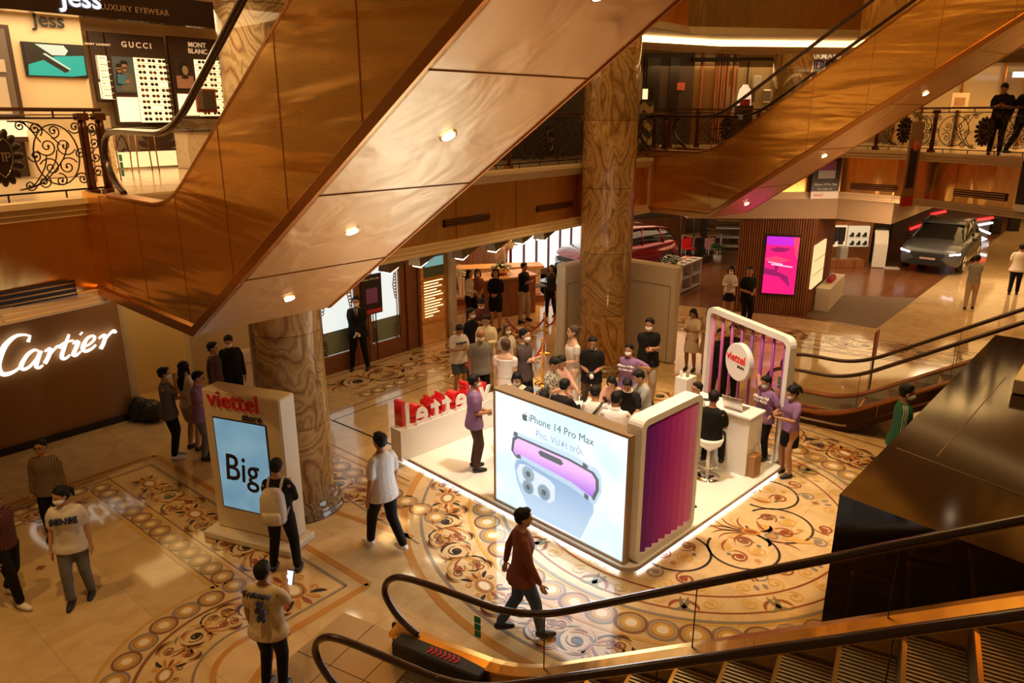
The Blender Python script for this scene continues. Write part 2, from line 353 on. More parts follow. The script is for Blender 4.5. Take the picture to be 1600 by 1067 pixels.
def cartouche(mp, t, s, W, n=1):
    disc((t, s), W*.27, 'orange', .0036, 22, W*.20, mp=mp); disc((t, s), W*.235, 'brown', .0040, 22, W*.165, mp=mp); disc((t, s), W*.20, 'tan', .0044, 22, W*.14, mp=mp); disc((t, s), W*.155, 'cream', .0048, 22, W*.10, mp=mp)
    for sg in (-1, 1):
        for i in range(5): lens(mp, t+sg*W*.26, s+(i-2)*W*.07, R(90-sg*90)+sg*R((i-2)*24), W*.27, W*.085, ('dark', 'orange', 'red', 'orange', 'dark')[i], .0039, .15*(i-2)/2)
        spiral(mp, t+sg*W*.18, s+W*.27, W*.10, W*.03, R(270), sg*.9, .02*W, .03*W, 'orange', .004); spiral(mp, t-sg*W*.18, s-W*.27, W*.10, W*.03, R(90), sg*.9, .02*W, .03*W, 'brown', .004)
def scrollband(mp, t0, t1, W, f0=1, start='c'):
    P = W*1.28; n = max(1, round((t1-t0)/P)); P = (t1-t0)/n; f = f0
    for i in range(n):
        t = t0+P*(i+.5)
        if (i % 3 == 1) == (start == 'c'): cartouche(mp, t, 0, W*.95)
        else: acanthus(mp, t-P*.12, 0, W*.95, f, None); f = -f
        sprig(mp, t0+P*(i+1), W, f)
def sprig(mp, t, W, f):
    for sg in (-1, 1):
        spiral(mp, t, sg*W*.24, W*.15, W*.045, R(-90*sg), sg*f*1.2, .02*W, .05*W, ('red', 'brown')[sg > 0], .0037)
        for i in range(3): crescent(mp, t, sg*W*.24, W*(.20+.05*i), R(90*sg-70), R(90*sg+60-i*20), W*.045, ('orange', 'dark', 'red')[i], .0034+.0001*i)
    for i in range(3): lens(mp, t-W*.15+i*W*.14, -W*.04*f, R(50+40*i)*f, W*.30, W*.05, ('gold', 'orange', 'tan')[i], .0035, .3)
def guilloche(mp, t0, t1, W, big=True):
    r = W*.5; P = W*.92; n = max(1, round((t1-t0)/P)); P = (t1-t0)/n; L = 24
    for i in range(n):
        t = t0+P*(i+.5)
        disc((t, 0), r*1.02, 'brown' if i % 2 else 'grey', .0030+.0003*(i % 2), L, r*.97, mp=mp)
        disc((t, 0), r*.80, 'tan', .0038, L, r*.80, mp=mp); disc((t, 0), r*.66, 'grey' if i % 2 else 'brown', .0041, L, r*.66, mp=mp)
        disc((t, 0), r*.62, 'gold', .0044, L, r*.60, mp=mp); disc((t, 0), r*.36, 'cream', .0048, 16, r*.36, mp=mp)
def line(a, b, w_, c, z=.003): ribbon([a, b], w_, c, z)
def arcline(c0, r, a0, a1, w_, c, z=.003, n=48): ribbon([(c0[0]+r*math.cos(a0+(a1-a0)*i/n), c0[1]+r*math.sin(a0+(a1-a0)*i/n)) for i in range(n+1)], w_, c, z)
# --- great medallion
MC = (2.64, 10.07)
arcline(MC, 4.25, R(150), R(330), .11, 'orange', n=90); arcline(MC, 4.0, R(0), R(360), .045, 'grey', n=120)
arcline(MC, 3.29, 0, 2*PI, .05, 'gold', n=120); arcline(MC, 2.79, 0, 2*PI, .05, 'grey', n=120); arcline(MC, 2.84, 0, 2*PI, .03, 'gold', n=120)
guilloche(arcmap(MC, 3.05, 0), 0, 2*PI*3.05, .40)
scrollband(arcmap(MC, 3.64, R(10)), 0, 2*PI*3.64, .62, start='c')
arcline(MC, 2.62, 0, 2*PI, .03, 'red', n=120); arcline(MC, 2.30, 0, 2*PI, .03, 'red', n=120)
for k in range(14):
    a = 2*PI*k/14; mp = arcmap(MC, 2.46, a)
    for sg in (-1, 1):
        lens(mp, 0, -.05, R(90)+sg*R(30), .26, .05, 'red', .0036, sg*.3); lens(mp, sg*.05, -.1, R(90)+sg*R(48), .34, .07, 'green', .0040, -sg*.35)
        spiral(mp, sg*.30, .0, .12, .04, R(-90), sg*1.1, .018, .03, 'gold', .0038); spiral(mp, sg*.24, -.32, .14, .04, R(90), -sg*1.2, .018, .032, 'gold', .0038)
        disc((sg*.07, -.30), .035, 'grey', .0042, 10, .055, mp=mp); disc((sg*.03, -.47), .02, 'red', .0042, 8, .06, mp=mp)
# interlaced dark rings with scroll work
for k in range(9):
    a = 2*PI*k/9+R(12); cx, cy = MC[0]+1.36*math.cos(a), MC[1]+1.36*math.sin(a); mp = (lambda cx, cy, a: (lambda t, s: (cx+t*math.cos(a)-s*math.sin(a), cy+t*math.sin(a)+s*math.cos(a))))(cx, cy, a)
    if k % 2 == 0 or True:
        arcline((cx, cy), .47, a+R(-150), a+R(150), .035, 'dark', .0036, 34)
    for j, (x, y, a0, tr, c) in enumerate([(.12, .16, 200, 1.2, 'gold'), (.12, -.18, 160, -1.2, 'red'), (-.18, .14, 330, 1.1, 'brown'), (-.16, -.16, 30, -1.1, 'gold'), (.60, .2, 200, 1.2, 'red'), (.58, -.22, 160, -1.1, 'grey')]):
        spiral(mp, x, y, .15, .035, R(a0), tr, .022, .045, c, .0039)
    for sg in (-1, 1): lens(mp, -.3, sg*.02, sg*R(35), .34, .04, 'red', .0041, sg*.25); disc((.02, sg*.25), .04, 'green', .0043, 9, .03, mp=mp)
    disc((.30, 0), .05, 'orange', .0045, 10, .04, mp=mp)
FLW = at(1182, 834)
for kk, F0 in enumerate([FLW, at(1190, 838)]):
    if kk: break
    mp = straight(F0, V2(R(-20)))
    disc((-.08, .02), .13, 'orange', .0052, 16, .085, mp=mp); disc((-.08, .02), .09, 'red', .0055, 14, .05, mp=mp); disc((.20, 0), .10, 'grey', .0052, 14, .08, mp=mp); disc((.20, 0), .07, 'orange', .0055, 12, .05, mp=mp)
    lens(mp, .34, 0, 0, .42, .12, 'gold', .0052, 0)
    for i in range(5):
        for sg in (-1, 1): lens(mp, -.14, sg*.05, sg*R(100+i*17), .34+.05*i, .03, ('red', 'gold', 'red', 'brown', 'red')[i], .0050, sg*.3)
    for sg in (-1, 1):
        for i in range(3): lens(mp, .05+.05*i, sg*.07, sg*R(60+i*18), .22, .05, 'dark', .0054, -sg*.25)
        lens(mp, .1, sg*.13, sg*R(20), .5, .03, 'red', .005, -sg*.2)
# --- left border: straight band along v, its corner, and the small arc
A_in = ab((-3.7, 7.93)); a1, b1 = A_in                # inner corner on the right
A0 = ab((-6.62, 10.35)); a0, b0 = A0
bi = (b0+b1)/2
def L2(a, b, c, d, w_, col, z=.003): p, q = uv(a, b), uv(c, d); line(p, q, w_, col, z)
AMIN, BMIN = -16.0, -3.5
L2(a0-.0, bi, a1, bi, .045, 'gold'); L2(a0, bi, a0, BMIN, .045, 'gold')
L2(a0-.06, bi+.05, a1, bi+.05, .02, 'brown'); L2(a0-.36, bi+.36, a1+.15, bi+.36, .035, 'gold'); L2(a0-.36, bi+.36, a0-.36, BMIN, .035, 'gold')
guilloche(straight(uv(a0-.20, bi+.20), v), 0, a1-a0+.45, .30); guilloche(straight(uv(a0-.20, bi+.05), -u), 0, 6, .30)
L2(a0-.42, bi+.42, a1+.22, bi+.42, .02, 'brown'); L2(a0-.42, bi+.42, a0-.42, BMIN, .02, 'brown')
aT, bT = ab((-1.8, 8.02)); bO = bT
L2(-12.3, bO, aT, bO, .10, 'orange'); L2(aT, bO, aT, bO-1.2, .10, 'orange'); L2(-12.3, bO, -12.3, BMIN, .10, 'orange')
aG, bG = ab((-2.07, 8.01)); bG = bG-.02
L2(-12.0, bG, aG, bG, .04, 'grey'); L2(aG, bG, aG, bG-1.05, .04, 'grey'); L2(-12.0, bG, -12.0, BMIN, .04, 'grey')
mid = (bi+.42+bG)/2; Wb = bG-bi-.50
scrollband(straight(uv(-11.7, mid), v), 0, a1+11.7-.1, Wb, start='x'); scrollband(straight(uv(-11.8+Wb*.35, mid-.9), -u), 0, 5.4, Wb*.8)
cartouche(straight(uv(a1+.75, mid-.15), v), 0, 0, .8)
SC_ = (-2.6, 6.6)
for r_, w_, c_ in ((1.78, .05, 'gold'), (1.37, .04, 'brown'), (.78, .03, 'grey'), (.58, .07, 'orange')): arcline(SC_, r_, R(95 if r_ < 1 else 122), R(250), w_, c_)
guilloche(arcmap(SC_, 1.57, R(240), -1), 0, R(112)*1.57, .32); scrollband(arcmap(SC_, 1.08, R(245), -1), 0, R(150)*1.08, .50)
# right side of the corner diamond
line(uv(aT, bO-1.2), at(395, 1067), .10, 'orange')
# small diamond insets
for a in range(-12, 3):
    for b in range(0, 16):
        if (a+b) % 2 == 0:
            p = uv(-10.6+a*.98*1.0+.49, .5+b*.98)
            q = Vector((p.x-MC[0], p.y-MC[1], 0)).length
            if q > 4.6 and (ab(p)[1] < bi-.4 and ab(p)[0] < a1-.4 and ab(p)[0] > a0 and (Vector((p.x, p.y, 0))-Vector((*SC_, 0))).length > 2.1 or (ab(p)[1] > 9.3 and ab(p)[0] > -10.4 and ab(p)[0] < -7.2)):
                poly([uv(ab(p)[0]+x, ab(p)[1]+y) for x, y in ((-.07, 0), (0, -.07), (.07, 0), (0, .07))], 'brown', .003)
# --- band in front of the carved doors
aD = -13.36
L2(aD+.12, 9.0, aD+.12, 16.0, .03, 'brown'); scrollband(straight(uv(aD+.78, 9.1), u), 0, 6.9, 1.05)
L2(aD+1.36, 9.0, aD+1.36, 15.4, .03, 'brown'); guilloche(straight(uv(aD+1.56, 9.1), u), 0, 6.4, .34); L2(aD+1.78, 9.0, aD+1.78, 15.2, .03, 'brown')
p1, p2 = ab(at(505, 651)), ab(at(518, 656)); c1_, c2_ = ab(at(688, 585)), ab(at(691, 595))
for (a, b), (c, d) in ((p1, c1_), (p2, c2_)):
    am = (a+c)/2; L2(am, b, am, d, .035, 'brown'); L2(am, b, am+3.4, b, .035, 'brown'); L2(am, d, am+2.2, d, .035, 'brown')
line(at(504, 700), at(640, 760), .05, 'orange'); line(at(504, 688), at(640, 752), .03, 'brown')
mpg = straight(at(500, 712), at(600, 765)-at(500, 712)); guilloche(mpg, .1, 3.2, .36)
# strip from column base towards the medallion, plus scrolls right of it
scrollband(straight(at(505, 745), v), .1, 1.7, .62)
line(at(520, 765), at(655, 850), .03, 'grey'); line(at(524, 800), at(645, 840), .09, 'orange')
# --- far right border in front of the carpet
fd = (at(1370, 513)-at(1200, 492)).normalized(); F0 = at(1000, 470)
mpf = straight((at(1200, 519).x, at(1200, 519).y), fd, 1)
scrollband(mpf, -4.5, 4.5, 1.0); 
for s_ in (.65, -.6, -1.05): ribbon([mpf(-5, s_), mpf(6, s_)], .05, 'brown')
guilloche(mpf_ := straight((at(1200, 519).x+fd.y*.83, at(1200, 519).y-fd.x*.83), fd, 1), -4.5, 5, .34)
# border around the escalator on the right
mpr = straight(at(1262, 690), at(1400, 735)-at(1262, 690)); ribbon([mpr(-.5, 1.15), mpr(6, 1.15)], .05, 'gold'); ribbon([mpr(-.5, .75), mpr(6, .75)], .03, 'brown'); scrollband(mpr, -.2, 5, .75)
# scrolls between plaza and column
mpc = straight(at(1010, 640), at(1090, 640)-at(1010, 640)); scrollband(straight(at(1000, 618), at(1200, 625)-at(1000, 618)), 0, 3.2, .8); scrollband(straight(at(640, 600), u), -1, 5, .0001) if False else None
fo = fl.build('floor', FM); struct(fo)
# --- brown timber floor of the showroom, carpet
def plankfloor():
    m = mat('timber_floor', (.2, .07, .02), .22); nt = m.node_tree; N, L, b = nodes(m)
    tc = N.new('ShaderNodeTexCoord'); mp = N.new('ShaderNodeMapping'); mp.inputs['Rotation'].default_value = (0, 0, R(-50)); L.new(tc.outputs['Object'], mp.inputs[0])
    br = N.new('ShaderNodeTexBrick'); br.inputs['Scale'].default_value = 1; br.inputs['Brick Width'].default_value = 1.2; br.inputs['Row Height'].default_value = .16; br.inputs['Mortar Size'].default_value = .004
    br.inputs['Color1'].default_value = (.22, .085, .03, 1); br.inputs['Color2'].default_value = (.15, .055, .02, 1); br.inputs['Mortar'].default_value = (.06, .02, .01, 1)
    L.new(mp.outputs[0], br.inputs[0]); L.new(br.outputs[0], b.inputs['Base Color']); return m
TIMB = plankfloor()
f2 = MB()
e0, e1 = at(1370, 513), at(1600, 340)
dd = (e1-e0).normalized(); ex = e0+dd*45
f2.prism([(e0.x, e0.y), (ex.x, ex.y), (10, 70), (-8, 62), (-8, 26), at(1040, 475)[:2], at(1180, 488)[:2]], .001, .006, 0)
struct(f2.build('floor', TIMB))
f3 = MB(); q = [at(1258, 494), at(1370, 513), at(1432, 466), at(1300, 461)]
f3.prism([(p.x, p.y) for p in q], .006, .012, 0); struct(f3.build('floor', mat('brown_carpet', (.16, .10, .06), .9, bump=.3, bscale=200)))
f4 = MB(); f4.prism([at(660, 505)[:2], at(795, 475)[:2], at(905, 480)[:2], at(905, 440)[:2], (3, 34), (-9, 34), (-9, 22)], .001, .006, 0)
struct(f4.build('floor', TIMB))
# ================================================================== building shell
def onyx(name, scale=1.0, c=((.20, .09, .028), (.38, .195, .06), (.54, .33, .12))):
    m = mat(name, c[1], .14, coat=.3); nt = m.node_tree; N, L, b = nodes(m)
    tc = N.new('ShaderNodeTexCoord'); mp = N.new('ShaderNodeMapping'); mp.inputs['Scale'].default_value = (1.0*scale, 1.0*scale, .5*scale); L.new(tc.outputs['Object'], mp.inputs[0])
    n = N.new('ShaderNodeTexNoise'); n.inputs['Scale'].default_value = 1.1; n.inputs['Detail'].default_value = 1.5; n.inputs['Distortion'].default_value = .5; L.new(mp.outputs[0], n.inputs[0])
    mu = N.new('ShaderNodeMath'); mu.operation = 'MULTIPLY'; mu.inputs[1].default_value = 26; L.new(n.outputs['Fac'], mu.inputs[0])
    n3 = N.new('ShaderNodeTexNoise'); n3.inputs['Scale'].default_value = 14; n3.inputs['Detail'].default_value = 5; L.new(mp.outputs[0], n3.inputs[0])
    ad = N.new('ShaderNodeMath'); ad.operation = 'MULTIPLY_ADD'; ad.inputs[1].default_value = 1.3; L.new(n3.outputs['Fac'], ad.inputs[0]); L.new(mu.outputs[0], ad.inputs[2])
    fr = N.new('ShaderNodeMath'); fr.operation = 'PINGPONG'; fr.inputs[1].default_value = 1.0; L.new(ad.outputs[0], fr.inputs[0])
    r = ramp(nt, [(0, c[0]), (.22, c[1]), (.7, c[2]), (1, tuple(x*.8 for x in c[1]))]); L.new(fr.outputs[0], r.inputs[0])
    # darker and lighter drums
    sx = N.new('ShaderNodeSeparateXYZ'); L.new(tc.outputs['Object'], sx.inputs[0])
    mz = N.new('ShaderNodeMath'); mz.operation = 'MULTIPLY'; mz.inputs[1].default_value = .72; L.new(sx.outputs['Z'], mz.inputs[0])
    wn = N.new('ShaderNodeTexWhiteNoise'); wn.noise_dimensions = '1D'; fl_ = N.new('ShaderNodeMath'); fl_.operation = 'FLOOR'; L.new(mz.outputs[0], fl_.inputs[0]); L.new(fl_.outputs[0], wn.inputs['W'])
    mr = N.new('ShaderNodeMapRange'); mr.inputs['To Min'].default_value = .78; mr.inputs['To Max'].default_value = 1.1; L.new(wn.outputs['Value'], mr.inputs['Value'])
    fc = N.new('ShaderNodeMath'); fc.operation = 'FRACT'; L.new(mz.outputs[0], fc.inputs[0]); lt = N.new('ShaderNodeMath'); lt.operation = 'GREATER_THAN'; lt.inputs[1].default_value = .012; L.new(fc.outputs[0], lt.inputs[0])
    m2 = N.new('ShaderNodeMath'); m2.operation = 'MULTIPLY'; L.new(mr.outputs[0], m2.inputs[0]); L.new(lt.outputs[0], m2.inputs[1]); m3 = N.new('ShaderNodeMath'); m3.operation = 'MAXIMUM'; m3.inputs[1].default_value = .4; L.new(m2.outputs[0], m3.inputs[0])
    mx = N.new('ShaderNodeVectorMath'); mx.operation = 'SCALE'; L.new(r.outputs[0], mx.inputs[0]); L.new(m3.outputs[0], mx.inputs['Scale']); L.new(mx.outputs[0], b.inputs['Base Color'])
    return m
ONYX = onyx('banded_onyx')
def column(c, r, label, ztop=12.5):
    t = thing('marble_column', label, 'column', (c[0], c[1], 0))
    m = MB(); m.lathe((c[0], c[1], 0), [(r, .23), (r, ztop)], 48); m.build('shaft', ONYX, t)
    b = MB(); b.lathe((c[0], c[1], 0), [(r+.13, 0), (r+.13, .06), (r+.10, .08), (r+.115, .11), (r+.09, .15), (r+.04, .17), (r+.045, .20), (r+.01, .23), (r, .24)], 48, caps=False); b.build('base', onyx('dark_onyx', 1.6, ((.05, .03, .015), (.15, .09, .04), (.28, .17, .08))), t)
    return t
COL2, COL1 = (-3.2, 10.05), (2.1, 16.4)
column(COL2, .50, 'banded onyx column left, rising beside the big screen kiosk')
column(COL1, .58, 'banded onyx column in the middle, behind the demonstration table')
W1 = [(-9.5, 3.2), (-6.07, 8.45), (-5.42, 9.55)]
W2 = [(-3.84, 10.16), (-2.15, 12.25), (1.77, 17.08), (3.4, 19.1)]
W3 = [(4.75, 20.45), (9.14, 20.95), (10.15, 19.9), (11.46, 16.64), (13.2, 12.2)]
EDGE = W1+[(-5.0, 10.3), (-4.5, 10.9)]+W2+W3
outer = [(45, 12.2), (45, 75), (-30, 75), (-30, 3.2)]
s = MB(); s.prism(EDGE[:11]+[(3.6, 20.2), (30, 75), (-30, 75), (-30, 3.2)], 3.34, 4.60) if False else None
s = MB(); s.prism(EDGE+outer, 3.50, 4.60); ceilm = mat('cream_ceiling', (.50, .36, .22), .6, var=.04)
o = s.build('ceiling', [ceilm]); struct(o)
MARB2 = mat('upper_marble_floor', (.66, .50, .32), .15, var=.08, vscale=2)
s = MB(); s.prism(W1+[(-5.0, 10.3), (-4.5, 10.9)]+W2+[(3.6, 20.2), (3.6, 70), (-30, 70), (-30, 3.2)], 4.60, 4.64); struct(s.build('floor', MARB2))
s = MB(); s.prism([(3.6, 20.2)]+W3+[(45, 12.2), (45, 70), (3.6, 70)], 4.60, 4.75); struct(s.build('floor', MARB2))
NTR = [0]
def fascia(pts, zb, zt, side=1):
    for i in range(len(pts)-1):
        a, b = Vector((*pts[i], 0)), Vector((*pts[i+1], 0)); d = (b-a).normalized(); n = Vector((d.y, -d.x, 0))*side; L_ = (b-a).length
        e = .06
        mb = MB(); 
        def strip(z0, z1, t, mi): c = (a+b)/2+n*(t/2-.03); mb.box((c.x, c.y, (z0+z1)/2), (L_+e*(1 if i else 0), t+.06, z1-z0), math.atan2(d.y, d.x), mi)
        strip(zb+.16, zt-.17, .03, 1); strip(zt-.19, zt-.12, .07, 0); strip(zt-.12, zt-.04, .11, 0); strip(zt-.04, zt+.03, .16, 0)
        strip(zb+.10, zb+.18, .07, 0); strip(zb+.04, zb+.10, .11, 0); strip(zb, zb+.04, .15, 0)
        k = 1
        while k*1.75 < L_: c = a+d*(k*1.75)+n*.035; mb.box((c.x, c.y, (zb+zt)/2), (.008, .012, zt-zb-.34), math.atan2(d.y, d.x), 2); k += 1
        NTR[0] += 1; o = struct(mb.build('trim_%d' % NTR[0], [MOLD, BRASS_F, BRASS_D]))
fascia(W1, 3.3, 4.64); fascia(W2, 3.3, 4.62); fascia(W3, 3.46, 4.75)
# upper storey (its ceiling is the slab of the storey above)
W3U = [(2.2, 18.0), (4.4, 20.1), (9.14, 20.95), (10.15, 19.9), (11.46, 16.64), (13.2, 12.2)]
s = MB(); s.prism([(4.0, 22.6), (4.4, 20.1)]+W3U[2:]+[(45, 12.2), (45, 70), (4, 70)], 7.66, 9.5); struct(s.build('ceiling', ceilm))
s = MB(); s.prism([(-9.5, 3.2), (-6.07, 8.45), (-5.42, 9.55), (-3.84, 10.16), (4.4, 20.1), (4.0, 22.6), (4, 70), (-30, 70), (-30, 3.2)], 7.66, 9.5); struct(s.build('ceiling', ceilm))
fascia([(-3.84, 10.16), (4.4, 20.1), (9.14, 20.95)]+W3U[3:], 7.62, 9.6)
# lit cove under the upper slab, right side
COVE = emis('cove_glow', (1.0, .62, .22), 3.2)
mb = MB()
cv = [(3.2, 20.6), (5.6, 21.9), (9.5, 22.3), (11.2, 20.9), (12.6, 17.4), (14.4, 12.6)]
for i in range(len(cv)-1):
    a, b = Vector((*cv[i], 0)), Vector((*cv[i+1], 0)); d = (b-a).normalized(); c = (a+b)/2
    mb.box((c.x, c.y, 7.57), ((b-a).length+.05, .05, .18), math.atan2(d.y, d.x), 1); c = c-Vector((d.y, -d.x, 0))*-.12
    mb.box((c.x, c.y, 7.42), ((b-a).length+.1, .30, .10), math.atan2(d.y, d.x), 0); mb.box((c.x, c.y, 7.34), ((b-a).length+.1, .16, .07), math.atan2(d.y, d.x), 0)
NTR[0] += 1; struct(mb.build('trim_%d' % NTR[0], [MOLD, COVE]))
# ------------------------------------------------------------------ Cartier wall, ground floor left
ca, cb = at(-60, 730), at(216, 650)
cd = (cb-ca).normalized(); cn = Vector((-cd.y, cd.x, 0))
mb = MB(); c = (ca+cb)/2+cn*.2; L_ = (cb-ca).length
CARTM = brass('bronze_shop_wall', (.42, .22, .08), .42, .15, 1)
CARTM2 = mat('bronze_shop_panel', (.34, .17, .06), .55, .25, bump=.15, bscale=120)
mb.box((c.x, c.y, 1.75), (L_, .4, 3.5), math.atan2(cd.y, cd.x)); struct(mb.build('wall_left', CARTM2))
mb = MB(); c = (ca+cb)/2-cn*.03; mb.box((c.x, c.y, .06), (L_+.04, .06, .12), math.atan2(cd.y, cd.x)); mb.box((c.x+cn.x*-.0, c.y, 2.63), (L_, .07, .10), math.atan2(cd.y, cd.x)); struct(mb.build('baseboard_left', BLACK))
# cream return wall next to it and back wall to the column
wa, wb = cb+cd*.03, at(335, 620)
p0, p1, p2_ = cb, uv(ab(cb)[0]-.1, ab(cb)[1]+.9), uv(ab(cb)[0]+.9, ab(cb)[1]+3.0)
CREAMW = mat('cream_wall_paint', (.66, .50, .26), .5)
for i, (a, b) in enumerate([(cb, cb+cn*1.2), (cb+cn*1.2+cd*.0, cb+cn*1.2+cd*1.3), (cb+cn*1.2+cd*1.3, cb+cn*.2+cd*3.2)]):
    d = (b-a).normalized(); c = (a+b)/2; mb = MB(); mb.box((c.x, c.y, 1.7), ((b-a).length, .12, 3.4), math.atan2(d.y, d.x)); mb.box((c.x-0*d.y, c.y, .09), ((b-a).length+.03, .16, .18), math.atan2(d.y, d.x)); struct(mb.build('wall_corner_%d' % (i+1), CREAMW))
# carved door wall  (runs along u at a = aD)
def wbox(mb, a, b0, b1, z0, z1, th=.2, mi=0, off=0): p = uv(a-th/2-off, (b0+b1)/2); mb.box((p.x, p.y, (z0+z1)/2), (b1-b0, th, z1-z0), UA, mi)
bD0, bD1 = ab(at(488, 592))[1], ab(at(651, 544))[1]
aW = ab(at(651, 544))[0]
mb = MB(); wbox(mb, aW-.25, bD0-2.6, bD1+.2, 0, 3.5, .2); struct(mb.build('wall_back', CREAMW))
# ------------------------------------------------------------------ rear walls of the ground floor
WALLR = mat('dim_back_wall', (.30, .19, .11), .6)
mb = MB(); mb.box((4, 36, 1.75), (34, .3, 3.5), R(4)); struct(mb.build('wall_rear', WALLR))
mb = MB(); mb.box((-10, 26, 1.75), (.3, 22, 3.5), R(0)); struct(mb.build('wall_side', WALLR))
mb = MB(); mb.box((35, 52, 1.75), (.3, 40, 3.5), R(-50)); mb.box((44, 40, 1.75), (.3, 50, 3.5), R(-40)); struct(mb.build('wall_right', CREAMW))
# dropped cream soffit over the showroom
mb = MB(); q0 = Vector((10.2, 19.95, 0)); q1 = q0+u*24
mb.prism([(5.0, 21.15), (9.2, 21.1), (q0.x, q0.y), (q1.x, q1.y), (q1.x-10, q1.y+6), (5.0, 27)], 2.86, 3.5); NTR[0] += 1; struct(mb.build('trim_%d' % NTR[0], [ceilm]))
# ------------------------------------------------------------------ upper storey shop walls
bz = 4.62
shop_a = ab(at(240, 262, 4.64))[0]-.35      # back wall of the eyewear shop (along u)
EYW = mat('eyewear_wall', (.78, .62, .42), .5)
mb = MB(); p = uv(shop_a-.2, 8); mb.box((p.x, p.y, 6.15), (16, .3, 3.06), UA); struct(mb.build('wall_upper_left', EYW))
mb = MB(); p = uv(-12.0, 15.5); mb.box((p.x, p.y, 6.15), (7, .3, 3.06), UA); struct(mb.build('wall_upper_middle', mat('dark_shop', (.06, .035, .02), .5)))
# ================================================================== escalators
LAMPW = emis('warm_bulb', (1.0, .78, .48), 18)
STEPM = mat('escalator_step', (.10, .07, .05), .5, .7); COMB = brass('comb_plate', (.75, .52, .28), .3, .1, 1)
GROOVE = mat('landing_plate', (.66, .46, .24), .36, .7)
def _groove():
    N, L, b = nodes(GROOVE); tc = N.new('ShaderNodeTexCoord'); mp = N.new('ShaderNodeMapping'); mp.inputs['Rotation'].default_value = (0, 0, R(28)); mp.inputs['Scale'].default_value = (45, 45, 45)
    L.new(tc.outputs['Object'], mp.inputs[0]); ck = N.new('ShaderNodeTexChecker'); ck.inputs['Scale'].default_value = 1; L.new(mp.outputs[0], ck.inputs[0])
    bp = N.new('ShaderNodeBump'); bp.inputs['Strength'].default_value = .5; bp.inputs['Distance'].default_value = .004; L.new(ck.outputs['Fac'], bp.inputs['Height']); L.new(bp.outputs[0], b.inputs['Normal'])
_groove()
